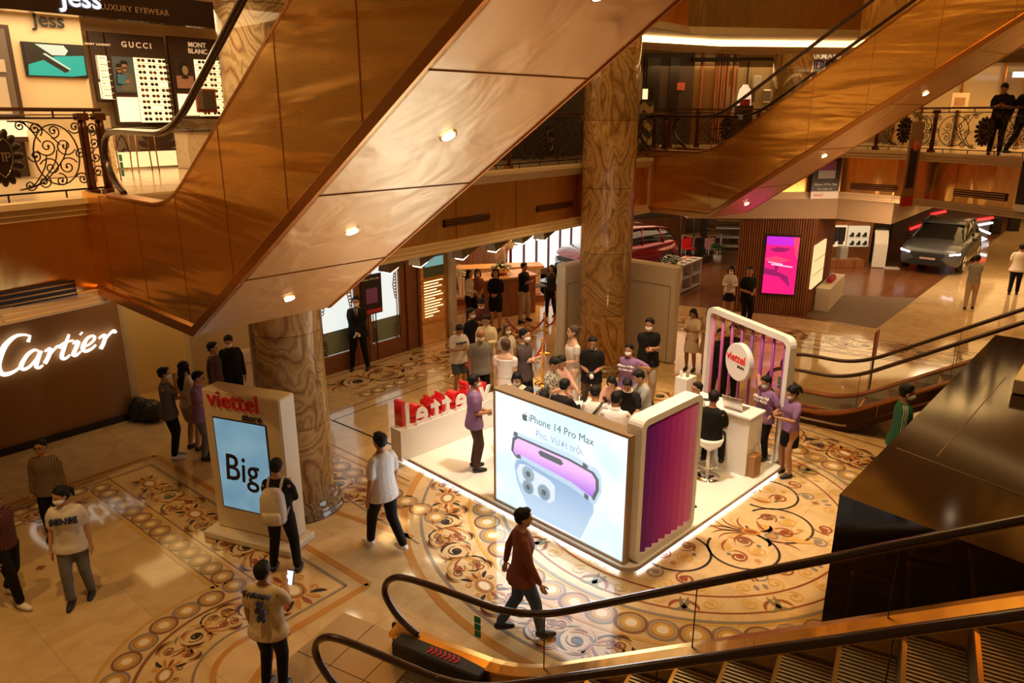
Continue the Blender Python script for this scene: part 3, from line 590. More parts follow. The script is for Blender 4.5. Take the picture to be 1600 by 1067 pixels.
def escalator(label, O, th, wd, z0, s_news, bend, slope, s_end, zbot, clad, soff, deck, rail_h, rail_loop, sbot0=None, sflat=None, seams=1.17, lights=(), steps=None, clad_sides=(0, 1), cladseam=None, group=None, skirt=None):
    """O: foot of the near rail at s = 0; s runs along th; z0 deck height of the landing."""
    D = V2(th); Nn = Vector((-math.sin(th), math.cos(th), 0)); O = Vector((O[0], O[1], 0))
    P = lambda s, t, z: O+D*s+Nn*t+Z3*z
    def dz(s): x = s-bend; return z0+(0 if x < -.45 else slope*(x if x > .45 else (x+.45)**2/1.8))
    t = thing('escalator', label, 'escalator', P(0, wd/2, 0 if z0 < 2 else z0), group)
    ss = [s_news+.3]; x = s_news+.3
    while x < s_end: x = min(s_end, x+.15 if bend-.7 < x < bend+.7 else x+.5); ss.append(x)
    for side in (0, 1):
        off = wd*side; sg = 1 if side else -1
        rp = [(s_news+.42, z0+.02), (s_news+.16, z0+rail_h*.24), (s_news, z0+rail_h*.58), (s_news+.10, z0+rail_h*.88), (s_news+.42, z0+rail_h)]
        rp += [(s, dz(s-.12)+rail_h) for s in ss if s > s_news+.8]
        pts = smooth_pts([P(a, off, z) for a, z in rp], 5)
        m = MB(); m.tube(pts, .037, 10, flat=1.0); m.build('handrail', RUBBER, t)
        m = MB(); g = []
        for a, z in [(s_news+.16, z0+rail_h*.24), (s_news+.03, z0+rail_h*.58), (s_news+.13, z0+rail_h*.86), (s_news+.42, z0+rail_h-.03)]+[(s, dz(s-.12)+rail_h-.03) for s in ss if s > s_news+.8]: g.append((a, z))
        bot = [(s, dz(s)) for s in ss if s > s_news+.5][::-1]
        # glass: quads between top and bottom curves
        tops = g; n = len(tops); vs = []; fs = []
        for a, z in tops: vs += [P(max(a, s_news+.3 if z < z0+.5 else a), off, max(dz(a), z0)), P(a, off, z)]
        for i in range(n-1): fs.append((2*i, 2*i+2, 2*i+3, 2*i+1))
        m.add(vs, fs); gl = m.build('glass_balustrade', GLASS, t)
        if cladseam:
            for k in cladseam: m2 = MB(); m2.box(P(k, off, (dz(k)+dz(k-.12)+rail_h)/2-.02), (.008, .014, rail_h-.06), th); m2.build('glass_joint', BLACK, gl)
        # decking between glass and cladding
        m = MB()
        ov = .10
        rings = [[P(s, off+sg*-.10, dz(s)-.05), P(s, off+sg*-.10, dz(s)+.0), P(s, off+sg*.02, dz(s)+.015), P(s, off+sg*ov, dz(s)), P(s, off+sg*ov, dz(s)-.05)] for s in [s_news+.1]+ss]
        m.loft(rings, 0, True, False); m.build('deck', deck, t)
        if skirt:
            m = MB(); rings = [[P(s, off-sg*.10, dz(s)-.30), P(s, off-sg*.10, dz(s)-.03), P(s, off-sg*.085, dz(s)-.03), P(s, off-sg*.085, dz(s)-.30)] for s in [s_news+.3]+ss]; m.loft(rings, 0, True, False); m.build('skirt_panel', skirt, t)
        # cladding panel
        if side in clad_sides:
            a0 = s_news+.02 if sbot0 is None else sbot0
            zb = (lambda s: zbot(s))
            m = MB(); S = sorted(set([a0]+[s for s in ss if s > a0]+[0.0 if sflat is None else sflat])); o1 = off+sg*ov; o2 = off+sg*(ov-.04)
            rings = [[P(s, o1, zb(s)), P(s, o1, dz(s)-.02), P(s, o2, dz(s)-.02), P(s, o2, zb(s))] for s in S]
            m.loft(rings, 0, True, False); k = a0+.6
            while k < s_end and clad is not RUBBER:
                m.box(P(k, off+sg*(ov+.001), (zb(k)+dz(k))/2), (.008, .006, dz(k)-zb(k)-.06), th, 1); k += seams
            m.build('cladding_panel', [clad, BRASS_D], t)
            m = MB(); rings = [[P(s, o1+sg*.0, zb(s)-.01), P(s, o1+sg*.03, zb(s)-.01), P(s, o1+sg*.03, zb(s)+.10), P(s, o1, zb(s)+.13)] for s in S]; m.loft(rings, 0, True, False); m.build('edge_trim', BRASS_D if clad is BRASS else clad, t)
    if soff:
        a0 = sbot0; S = sorted(set([a0, 0.0]+[s for s in ss if s > 0])); m = MB()
        rings = [[P(s, -.09, zbot(s)), P(s, wd+.09, zbot(s)), P(s, wd+.09, zbot(s)+.05), P(s, -.09, zbot(s)+.05)] for s in S]; m.loft(rings, 0, True, False)
        k = 1.2
        while k < s_end-.3: m.box(P(k, wd/2, zbot(k)-.002), (.01, wd+.16, .012), th, 1); k += 1.35
        m.build('soffit', [soff, BRASS_D], t)
        for (k, tt) in lights:
            m = MB(); c = P(k, wd*tt, zbot(k)-.006); nn = (D*slope-Z3).normalized(); X = Nn; Y = nn.cross(X)
            for r_, dd_, mi in ((.075, .004, 1), (.055, .010, 0)): m.loft([[c+nn*h+X*(r_*math.cos(2*PI*j/16))+Y*(r_*math.sin(2*PI*j/16)) for j in range(16)] for h in (0, dd_)], mi, True, False)
            m.build('recessed_downlight', [LAMPW, GOLDP], t)
    # step band
    if steps:
        for i in range(steps[0], steps[1]):
            s0 = i*.40; z = dz(s0+.2)-.30 if s0 > bend-.4 else z0-.30
            zt = z0-.27 if s0 < bend-.3 else z0-.27+slope*(s0-bend+.35)
            m = MB(); c = P(s0+.2, wd/2, zt-.10); m.box(c, (.405, wd-.22, .2), th, 0)
            for r_ in range(0, 20): m.box(P(s0+.2, .14+(wd-.28)*r_/19, zt+.004), (.39, .018, .012), th, 1)
            m.box(P(s0+.02, wd/2, zt+.001), (.03, wd-.24, .02), th, 2)
            m.build('step', [STEPM, STEEL, GOLDP], t)
    else:
        m = MB(); S = [s_news+.5]+[s for s in ss if s > s_news+.6]; rings = [[P(s, .12, dz(s)-.28), P(s, wd-.12, dz(s)-.28), P(s, wd-.12, dz(s)-.16), P(s, .12, dz(s)-.16)] for s in S]; m.loft(rings, 0, True, False); m.build('step_band', STEPM, t)
    return t, P, dz
K1 = (-3.31, 7.64)
E1, P1, dz1 = escalator('large brushed brass escalator on the left, climbing from the upper balcony across the view', K1, -.753, 1.46, 4.76, -2.12, -.28, .646, 8.8, lambda s: 3.41+(0 if s < 0 else .646*s), BRASS, BRASS_S, BRASS_D, .72, .4, sbot0=-2.85, lights=[(.55, .5), (1.9, .45), (3.25, .45), (4.6, .5)], seams=1.09)
K2 = (4.784, 17.92)
E2, P2, dz2 = escalator('brushed brass escalator in the right background, climbing from the far balcony', K2, -.859, 1.45, 4.84, -2.35, -.1, .66, 9.5, lambda s: 3.30+(0 if s < 0 else .66*s), BRASS, BRASS_S, BRASS_D, .80, .4, sbot0=-2.9, lights=[(.5, .5), (2.3, .5), (4.2, .5), (6.0, .5)], seams=1.15)
# magenta under the right escalator is only a reflection in its brass soffit
AL = (-1.36, 6.86); TL = -.497; WL = 1.07
NL = Vector((-math.sin(TL), math.cos(TL), 0)); BL = (AL[0]-NL.x*WL, AL[1]-NL.y*WL)
E3, P3, dz3 = escalator('glass sided escalator in the foreground, rising to the lower right corner', BL, TL, WL, .30, -.02, 1.58, .577, 9.0, lambda s: max(0.0, (s-2.2)*.577-.4) if s > 2.2 else 0.0, mat('dark_bronze_cladding', (.05, .025, .012), .25, .8), None, BRASS, .70, .3, cladseam=[1.9, 3.3, 4.7, 6.1], steps=(1, 20), clad_sides=(1,), seams=1.4, skirt=BRASS)
E4, P4, dz4 = escalator('glass sided escalator at the right beyond the slatted frame, rising to the right edge', (5.05, 13.65), -.603, 1.065, .26, -.05, 1.28, .60, 9.0, lambda s: max(0.0, (s-1.3)*.6-.10) if s > 1.3 else 0.0, mat('dark_bronze_cladding', (.05, .025, .012), .25, .8), None, BRASS_D, .74, .3, cladseam=[1.6, 3.0, 4.4], steps=(1, 12), clad_sides=(0, 1), seams=1.4, skirt=GREY)
# escalator extras
def landing(P, L0, w_, parent, z=.012, s1=.1):
    m = MB(); q = [P(s1-L0, -.22, 0), P(s1-L0, w_+.22, 0), P(s1+.9, w_+.22, 0), P(s1+.9, -.22, 0)]
    m.prism([(p.x, p.y) for p in q], .004, z, 0)
    for k in range(1, 4): c = P(s1-L0+k*(L0+.9)/4, w_/2, z+.001); m.box(c, (.008, w_+.44, .003), math.atan2((q[3]-q[0]).y, (q[3]-q[0]).x), 1)
    c = P(s1-L0/2+.45, w_/2, z+.001); m.box(c, (L0+.9, .008, .003), math.atan2((q[3]-q[0]).y, (q[3]-q[0]).x), 1)
    m.build('landing_plate', [GROOVE, BLACK], parent)
landing(P3, .95, WL, E3); landing(P4, .9, 1.065, E4)
def newelbox(P, th, parent, t, z0, stripe=True):
    m = MB(); m.box(P(.75, t, z0/2+.01), (1.1, .20, z0+.0), th, 0, .02); b_ = m.build('newel_housing', BLACK, parent)
    if stripe:
        m = MB()
        for k in range(7):
            c = P(.62+k*.055, t, z0+.022); X = V2(th); Y = Vector((-X.y, X.x, 0)); 
            m.add([c+Y*-.05, c+X*.03, c+Y*.05, c+Y*.05+X*.02, c+X*.05, c+Y*-.05+X*.02], [(0, 1, 4, 5), (1, 2, 3, 4)])
        m.build('chevron_sticker', RED, b_)
newelbox(P3, TL, E3, WL-.12, .30); newelbox(P3, TL, E3, .12, .30, False); newelbox(P4, -.603, E4, .1, .26)
GRN = mat('green_sticker', (.02, .32, .22), .4)
for P_, th_, s_, t_, par, zz in ((P3, TL, 1.0, 0, E3, .55), (P3, TL, 1.15, WL, E3, .62), (P1, -.753, -1.65, 0, E1, 5.02), (P4, -.603, .2, 0, E4, .6)):
    m = MB()
    for k in range(3): m.box(P_(s_, t_, zz+k*.085), (.075, .012, .075), th_, 0, .01)
    m.build('safety_sticker', GRN, par)
# dark polished stone block between the escalators
STONE = mat('dark_polished_stone', (.016, .007, .004), .10, spec=.3, var=.3, vscale=1.2)
mb = MB(); Cb = at(1312, 772, 2.4); Ub = at(1556, 523, 2.4); Vb = at(1600, 880, 2.4); vd = (Vb-Cb).normalized()
pl = [Cb, Ub, Ub+Vector((3.6, -2.9, 0)), Cb+vd*1.8+Vector((3.9, -2.4, 0)), Cb+vd*1.75]
pl = [(p.x, p.y) for p in pl]; mb.prism(pl, 0, 2.4)
k1 = mb.build('stone_clad_kiosk_block', [STONE, BRASS_D]); tag(k1, 'tall dark polished stone block with a flat top between the two glass sided escalators', 'wall block')
mb = MB()
for a, b in ((at(1464, 713, 2.4), at(1571, 590, 2.4)), (at(1400, 700, 2.4), at(1600, 775, 2.4))):
    d = b-a; c = (a+b)/2; mb.box((c.x, c.y, 2.402), (d.length, .012, .004), math.atan2(d.y, d.x))
mb.build('stone_joint', mat('stone_joint', (.16, .09, .05), .4), k1)
mb = MB(); a, b = at(1574, 612, 2.42), at(1606, 560, 2.42); d = b-a; c = (a+b)/2; mb.box((c.x+.2, c.y-.15, 2.50), (d.length, .42, .18), math.atan2(d.y, d.x), 0, .01)
single(mb, 'white_planter_box', CREAM, 'pale rectangular box lying on top of the dark stone block at the right edge', 'box')
# ================================================================== balcony railings
def spi(mb, cx, cz, r0, r1, a0, turns, rad=.009):
    n = int(12*abs(turns)+4); pts = []
    for i in range(n+1):
        k = i/n; a = a0+turns*2*PI*k; r = r0+(r1-r0)*k**.75; pts.append((cx+r*math.cos(a), 0, cz+r*math.sin(a)))
    mb.tube(pts, rad, 5); mb.ell(pts[-1], (rad*2, rad*1.6, rad*2), 6, m=5)
def iron_panel(L_, h=.86):
    mb = MB(); c = L_/2
    for sg in (-1, 1):
        X = lambda x: c+sg*x
        def sp(x, z, r0, r1, a0, tr, rad=.009): spi(mb, X(x), z, r0, r1, a0 if sg > 0 else PI-a0, tr*sg, rad)
        e = L_/2-.03; k = (e-.30)
        ring = [(X(.30+k*.5+math.cos(t)*k*.40), 0, h*.50+math.sin(t)*h*.42) for t in [2*PI*i/26 for i in range(27)]]; mb.tube(ring, .010, 5)
        for (x, z, r, a0, tr) in [(.30+k*.35, h*.62, .13, 200, 1.5), (.30+k*.66, h*.62, .13, -20, -1.5), (.30+k*.36, h*.33, .13, 160, -1.5), (.30+k*.66, h*.33, .13, 20, 1.5), (.27, h*.9, .075, 0, 1.4), (.27, h*.1, .075, 0, -1.4), (.30+k*.2, h*.86, .09, 300, 1.5), (.30+k*.2, h*.13, .09, 60, -1.5), (e-.07, h*.88, .09, 200, 1.5), (e-.07, h*.14, .09, 160, -1.5), (.30+k*.5, h*.83, .09, 250, 1.4), (.30+k*.5, h*.14, .09, 100, -1.4), (.30+k*.12, h*.5, .09, 180, 1.4), (e-.05, h*.5, .08, 0, 1.4)]:
            sp(x, z, r, .016, R(a0), tr)
        for z, dx in ((.1, .32), (.14, .44), (.2, .56)): mb.tube(smooth_pts([(X(.14), 0, .04), (X(.14+dx*.5), 0, .05+z*.3), (X(.14+dx), 0, h*(.2+z*1.2)), (X(.16+dx*1.1), 0, h*(.35+z*1.6))], 4), .009, 5)
        for z, dx in ((.1, .3), (.2, .5)): mb.tube(smooth_pts([(X(.14), 0, h-.03), (X(.14+dx*.6), 0, h-.06), (X(.14+dx*1.1), 0, h*(.72-z*.4))], 4), .009, 5)
    # shield with leaves
    for i in range(16):
        a = 2*PI*i/16; x, z = .19*math.cos(a), h*.5+.27*math.sin(a); mb.ell((c+x, 0, z), (.075, .018, .045), 8, rot=Matrix.Rotation(-a, 3, 'Y'), m=5)
    sh = [(0, .20), (.05, .25), (.10, .20), (.13, .15), (.145, .05), (.12, -.09), (.06, -.21), (0, -.27)]
    pol = sh+[(-x, z) for x, z in sh[::-1][1:-1]]
    mb.slab((c, -.012, h*.5), (1, 0, 0), (0, 0, 1), [(x, z) for x, z in pol], -.012, .012)
    mb2 = MB(); mb2.tube([(c+x*.86, -.03, h*.5+z*.86) for x, z in pol+pol[:1]], .006, 5); mb2.tube([(c+x*.86, .03, h*.5+z*.86) for x, z in pol+pol[:1]], .006, 5)
    return mb.mesh('scroll_panel', IRON), mb2
_pan = {}
def panel_for(L_):
    k = round(L_, 1)
    if k not in _pan:
        me, em = iron_panel(k); t = text_mesh('TTP', .15, .004, .001, align='CENTER', spacing=.62)
        em_me = em.mesh('emblem', VINE); bmx = bmesh.new(); bmx.from_mesh(em_me)
        t1 = t.copy(); t1.transform(Matrix.Translation((k/2, -.032, .38))@Matrix.Rotation(PI/2, 4, 'X')); bmx.from_mesh(t1); bmx.to_mesh(em_me); bmx.free()
        _pan[k] = (me, em_me, k)
    return _pan[k]
def post(mb, p, z, ang):
    mb.box((p.x, p.y, z+.05), (.15, .13, .10), ang, 0, .008); mb.box((p.x, p.y, z+1.0), (.14, .12, .09), ang, 0, .008)
    for dx, dy in ((-.035, 0), (.035, 0), (0, .035), (0, -.035)):
        q = p+V2(ang)*dx*1.0+V2(ang+PI/2)*dy; mb.lathe((q.x, q.y, z), [(.022, .1), (.027, .2), (.022, .5), (.026, .85), (.02, .96)], 8)
def railing(pts, z, label, emb=1, first=None, group=None):
    """pts: posts in plan order; a scroll panel stands between each two"""
    root = thing('balcony_railing', label, 'railing', (*pts[0][:2], z), group); P = [Vector((p[0], p[1], 0)) for p in pts]
    m = MB(); path = [p+Z3*(z+1.07) for p in P]
    for a, b in zip(P, P[1:]):
        d = b-a; c = (a+b)/2; m.box((c.x, c.y, z+1.085), (d.length+.09, .10, .045), math.atan2(d.y, d.x), 0, .015)
    m.build('top_rail', RAILW, root)
    m = MB(); m3 = MB()
    for a, b in zip(P, P[1:]):
        d = b-a; c = (a+b)/2; ang = math.atan2(d.y, d.x)
        m.box((c.x, c.y, z+.985), (d.length, .03, .022), ang)
        m3.box((c.x, c.y, z+.115), (d.length, .03, .022), ang)
        n = max(2, int(d.length/.6))
        for i in range(n): q = a+d*((i+.5)/n); m3.box((q.x, q.y, z+.05), (.016, .016, .12), ang); m.box((q.x, q.y, z+1.03), (.016, .016, .09), ang)
    m.build('upper_bar', IRON, root); m3.build('lower_bar', IRON, root)
    for p, q in zip(P, P[1:]+[P[-1]+(P[-1]-P[-2])]):
        m = MB(); post(m, p, z, math.atan2((q-p).y, (q-p).x)); m.build('post', mat('bronze_post', (.16, .06, .03), .28, .7), root)
    for a, b in zip(P, P[1:]):
        d = b-a; L_ = d.length
        if L_ < .9: 
            m = MB(); c = (a+b)/2
            for k in range(4): spi(m, 0, .2+.18*k, .09, .015, R(90*k), 1.4)
            me = m.mesh('scroll_panel', IRON); me.transform(Matrix.Translation((c.x, c.y, z+.12))@Matrix.Rotation(math.atan2(d.y, d.x), 4, 'Z')); o = bpy.data.objects.new('scroll_panel', me); C.objects.link(o); o.parent = root; o.matrix_parent_inverse = parent_inv(root); continue
        me, em, k = panel_for(L_)
        M = Matrix.Translation((a.x, a.y, z+.12))@Matrix.Rotation(math.atan2(d.y, d.x), 4, 'Z')@Matrix.Diagonal((L_/k, 1, 1, 1))
        o = bpy.data.objects.new('scroll_panel', me); C.objects.link(o); o.parent = root; o.matrix_parent_inverse = parent_inv(root)@M
        e = bpy.data.objects.new('shield_emblem', em); C.objects.link(e); e.parent = o
    return root
def onedge(px, py_any, a, b, inset=.12):       # where a pixel column crosses an edge run in plan
    d = ray(px, 200); a = Vector((*a, 0)); b = Vector((*b, 0)); e = b-a; n = Vector((e.y, -e.x, 0)).normalized(); a2 = a-n*inset
    t = a2.dot(n)/d.dot(n); q = d*t; return (q.x, q.y)
e_ = lambda px, W, i: onedge(px, 0, W[i], W[i+1])
pA = e_(-175, W1, 0); pB = e_(129, W1, 1)
railing([pA, pB, e_(156, W1, 1)], 4.64, 'wrought iron balcony railing at the far left, in front of the eyewear shop')
railing([e_(p, W2, 0) for p in (362, 520)]+[e_(p, W2, 1) for p in (660, 795, 915)]+[e_(1040, W2, 1)], 4.62, 'wrought iron balcony railing between the big escalator and the middle column')
railing([(4.15, 22.4), (4.6, 22.4), (5.4, 22.4), (7.15, 22.4), (8.75, 22.4)], 4.75, 'wrought iron balcony railing behind the right escalator, below the necklace bust')
railing([(9.2, 21.02)]+[onedge(p, 0, W3[2], W3[3]) for p in (1372, )]+[onedge(p, 0, W3[2], W3[3]) for p in (1460,)]+[onedge(p, 0, W3[3], W3[4]) for p in (1630, 1760)], 4.75, 'wrought iron balcony railing at the right with a man leaning on it')
# ------------------------------------------------------------------ air grilles in the brass fascia
def vent(p0, p1, W, i, label, h=.16):
    a, b = Vector((*W[i], 0)), Vector((*W[i+1], 0)); th = math.atan2((b-a).y, (b-a).x); n = Vector((math.sin(th), -math.cos(th), 0)); O = a+n*.05
    A, B = onp(*p0, O, th), onp(*p1, O, th); c = (A+B)/2; L_ = math.hypot(B.x-A.x, B.y-A.y); z = c.z
    m = MB(); m.box(c+n*.004, (L_, .02, h), th); root = m.build('air_grille', BLACK); tag(root, label, 'air vent', 'long slotted air grilles in the brass balcony edge')
    for k in range(3):
        m = MB(); m.box(c+n*.02+Z3*((k-1)*h*.32), (L_-.03, .016, h*.10), th); m.build('slat', BRASS_D, root)
vent((-40, 478), (118, 448), W1, 0, 'long slotted air grille in the brass edge above the large script sign', .2)
vent((695, 351), (765, 338), W2, 1, 'slotted air grille in the brass edge above the coffee bar', .13)
vent((840, 328), (895, 317), W2, 1, 'slotted air grille in the brass edge just left of the middle column', .13)
vent((1329, 290), (1404, 296), W3, 1, 'slotted air grille in the brass edge between the two hanging posters', .17)
vent((1490, 301), (1573, 308), W3, 3, 'slotted air grille in the brass edge below the man on the balcony', .17)
# ------------------------------------------------------------------ eyewear shop on the upper storey
def shopp(px, py, off=0.0): # point on the shop's back wall, moved forward by off
    O = uv(shop_a+off, 0); return onp(px, py, O, UA)
SHOPX = -u   # readable direction seen from the atrium is along u (left to right)
def upanel(mb, px0, py0, px1, py1, off, th=.05, mi=0, z0=None, z1=None):
    A, B = shopp(px0, (py0+py1)/2, off), shopp(px1, (py0+py1)/2, off); zt = shopp((px0+px1)/2, py0, off).z if z1 is None else z1; zb = shopp((px0+px1)/2, py1, off).z if z0 is None else z0
    c = (A+B)/2; L_ = (B-A).dot(u); mb.box((c.x, c.y, (zt+zb)/2), (abs(L_), th, zt-zb), UA, mi); return A, B, zb, zt
SHELFG = emis('lit_shelf_back', (1.0, .68, .32), 1.5)
LITW = emis('lit_cream', (1.0, .66, .30), 1.2)
GOLDT = mat('champagne_letters', (.85, .62, .34), .35, .4, emit=(1, .7, .4), es=.25)
LENS = mat('dark_lens', (.03, .02, .015), .1); LENSB = mat('brown_lens', (.20, .08, .02), .15); FRM = mat('gold_wire', (.5, .3, .1), .3, .8)
_sg = []
for lm, fm in ((LENS, FRM), (LENSB, FRM), (LENS, BLACK), (LENSB, BLACK)):
    m = MB()
    for sg in (-1, 1): m.ell((sg*.036, -.008, 0), (.031, .005, .026), 10, 0, m=6)
    m.tube([(-.012, -.01, .008), (0, -.012, .012), (.012, -.01, .008)], .003, 4, 1)
    for sg in (-1, 1):
        m.tube([(sg*.068, 0, .01), (sg*.069, .12, .005), (sg*.066, .14, -.01)], .0025, 4, 1)
        m.tube([(sg*.036+.031*math.cos(t), -.012, .026*math.sin(t)) for t in [2*PI*i/12 for i in range(13)]], .0025, 4, 1)
    _sg.append(m.mesh('sunglasses', [lm, fm]))
def place_glasses(p, label, group, sc_=1.0):
    o = bpy.data.objects.new('sunglasses', random.choice(_sg)); C.objects.link(o); o.location = p; o.rotation_euler = (0, 0, UA); o.scale = (sc_,)*3; tag(o, label, 'sunglasses', group)
def cabinet(px0, px1, pyt, pyb, label, brand, bsize, off, poster, shelves, glx, glabel, group):
    m = MB(); A, B, zb, zt = upanel(m, px0, pyt, px1, pyb, off, .08); L_ = (B-A).dot(u); root = m.build('display_cabinet', DARKB); tag(root, label, 'display cabinet', 'tall lit sunglasses cabinets')
    org = Vector((A.x, A.y, 0))+v*.05
    Q = lambda s, z, d=0.0: org+u*s+Z3*z+v*d
    m = MB(); s0 = glx[0]*L_; s1 = glx[1]*L_; zs0, zs1 = zb+.06, zt-.42
    m.box(Q((s0+s1)/2, (zs0+zs1)/2), (s1-s0, .02, zs1-zs0), UA); m.build('lit_back', SHELFG, root)
    dz_ = (zs1-zs0)/shelves
    for i in range(shelves):
        m = MB(); m.box(Q((s0+s1)/2, zs0+dz_*i, .06), (s1-s0, .12, .012), UA); m.build('glass_shelf', WHITEG, root)
        for k in range(3):
            if (i*3+k) % 13 == 7: continue
            place_glasses(Q(s0+(s1-s0)*(k+.5)/3, zs0+dz_*i+.055+.006, .07), glabel, group, min(1.15, (s1-s0)/3/.155))
    if poster:
        m = MB(); m.box(Q(s0*.5+.02, zt-.42-(zs1-zs0)*.27, .0), (s0-.08, .03, (zs1-zs0)*.54), UA, 0); pr = m.build('portrait_poster', poster, root)
        m = MB(); m.box(Q(s0*.5+.02, zb+.06+(zs1-zs0)*.20, .0), (s0-.08, .02, (zs1-zs0)*.38), UA); m.build('lit_back', SHELFG, root)
    lines_ = brand.split('\n')
    for i, ln in enumerate(lines_):
        text('brand_name', ln, bsize, Q(L_/2, zt-.24-(i*bsize*.95)+(.06 if len(lines_) > 1 else 0), .02), u, Z3, GOLDT, root, align='CENTER', spacing=1.45 if len(lines_) == 1 else 1.0, off=.003)
    return root, Q, L_, zb, zt, s0
POST1 = mat('blue_grey_print', (.10, .13, .16), .4); SKINP = mat('print_skin', (.45, .22, .12), .5); BLUEP = mat('print_blue', (.06, .22, .38), .5); GREYP = mat('print_grey', (.16, .14, .12), .5)
r_, Q, L_, zb, zt, s0 = cabinet(172, 262, 55, 196, 'tall brown sunglasses cabinet with GUCCI on its header and a blue portrait poster', 'GUCCI', .145, .30, POST1, 11, (.42, .97), 'small sunglasses on the lit shelves of the cabinet with the GUCCI header', 'sunglasses in the middle cabinet')
def portrait(Q, x, z, w_, h_, root, cols):
    m = MB()
    def sh(dx, dz, pts, mi, l): p = Q(x+dx*w_, z+dz*h_, .024+.003*l); m.slab(p, u, Z3, [(a*w_, b*h_) for a, b in pts], -.002, .002, mi)
    ci = lambda rx, rz: [(rx*math.cos(2*PI*i/14), rz*math.sin(2*PI*i/14)) for i in range(14)]
    if len(cols) == 4 and cols[3] is BLUEP:
        sh(.12, -.22, [(-.34, -.26), (.36, -.26), (.36, .12), (.22, .26), (.0, .30), (-.16, .18)], 2, 0); sh(-.24, .0, [(-.18, -.3), (.12, -.3), (.14, .12), (-.1, .16)], 1, 1); sh(.08, .22, ci(.13, .13), 0, 2); sh(-.20, .16, ci(.12, .11), 0, 2); sh(.09, .34, [(-.22, -.03), (.2, -.03), (.12, .07), (-.12, .08)], 1, 3); sh(-.2, .26, ci(.14, .06), 1, 3)
        sh(.08, .20, [(-.11, -.02), (.11, -.02), (.11, .02), (-.11, .02)], 1, 4); sh(-.2, .15, [(-.10, -.02), (.1, -.02), (.1, .02), (-.1, .02)], 1, 4); sh(-.12, -.12, [(-.24, -.14), (.2, -.18), (.24, .1), (-.2, .14)], 3, 4); sh(.14, -.2, ci(.10, .05), 0, 5)
    else:
        sh(0, -.25, [(-.45, -.22), (.45, -.22), (.45, .2), (-.45, .2)], 2, 0); sh(.0, .2, ci(.24, .22), 1, 1); sh(.05, .14, ci(.16, .16), 0, 2); sh(.0, -.1, ci(.2, .05), 1, 3)
    m.build('printed_portrait', cols, root)
portrait(Q, s0*.5, zt-.42-(zt-.42-zb-.06)*.27, s0-.1, (zt-zb-.5)*.52, r_, [SKINP, BLACK, GREYP, BLUEP])
r2_, Q, L_, zb, zt, s0 = cabinet(268, 352, 60, 186, 'tall brown sunglasses cabinet with MONT BLANC on its header, partly behind the handrail', 'MONT\nBLANC', .13, .30, DARKB, 10, (.42, .99), 'small sunglasses on the lit shelves of the cabinet with the MONT BLANC header', 'sunglasses in the right cabinet')
portrait(Q, s0*.5, zt-.42-(zt-.42-zb-.06)*.27, s0-.1, (zt-zb-.5)*.52, r2_, [mat('print_pale', (.5, .36, .28), .5), BLACK, mat('print_pink', (.5, .28, .22), .5), GREYP])
r3_, Q, L_, zb, zt, s0 = cabinet(144, 167, 50, 160, 'narrow brown sunglasses cabinet left of the one with the GUCCI header', 'SAINT LAURENT', .045, .30, WHITE, 7, (.36, .98), 'small sunglasses on the lit shelves of the narrow left cabinet', 'sunglasses in the narrow cabinet')
# lower cupboards, lit plinth
m = MB(); upanel(m, 175, 199, 275, 236, .35, .35, 0); upanel(m, 285, 200, 300, 262, .35, .4, 0); k_ = m.build('low_cupboard', DARKB); tag(k_, 'dark low cupboard under the tall sunglasses cabinets', 'cupboard')
m = MB(); upanel(m, 178, 238, 276, 262, .50, .04, 0, z0=4.68, z1=5.0); m.build('lit_plinth', LITW, k_)
# pillar with screen and shop name
m = MB(); upanel(m, 12, 20, 142, 300, .62, .12, 0, z0=4.64, z1=7.6); pl_ = m.build('wall_screen_pillar', EYW); struct(pl_)
m = MB(); A, B, z0_, z1_ = upanel(m, 37, 68, 133, 121, .72, .06); scr = m.build('wall_screen', BLACK); tag(scr, 'wall mounted screen with a teal picture on the pillar left of the cabinets', 'screen')
TEAL = emis('screen_teal', (.01, .40, .32), .6); SCRG = emis('screen_pale', (.55, .65, .5), .7)
m = MB(); L_ = (B-A).dot(u); org = Vector((A.x, A.y, 0))+v*.035; hh = z1_-z0_
PP = lambda fx, fz: (fx*L_, z0_+fz*hh)
def sl(m, pts, mi, t=.004): m.slab(org, u, Z3, [PP(*p) for p in pts], -t, t, mi)
sl(m, [(.02, .04), (.98, .04), (.98, .96), (.02, .96)], 0); sl(m, [(.05, .35), (.5, .62), (.97, .68), (.97, .1), (.75, .04), (.03, .04)], 1, .006)
sl(m, [(.2, .95), (.45, .65), (.66, .66), (.72, .8), (.66, .95)], 2, .007); sl(m, [(.1, .72), (.2, .78), (.7, .22), (.62, .14)], 0, .008); sl(m, [(.3, .68), (.34, .70), (.72, .26), (.70, .23)], 2, .009)
m.build('screen_picture', [BLACK, TEAL, SCRG], scr)
tx = text('shop_name', 'Jess', .34, shopp(52, 40, .74), u, Z3, BLACK, None, off=.006); tag(tx, 'dark shop name letters above the wall screen', 'sign')
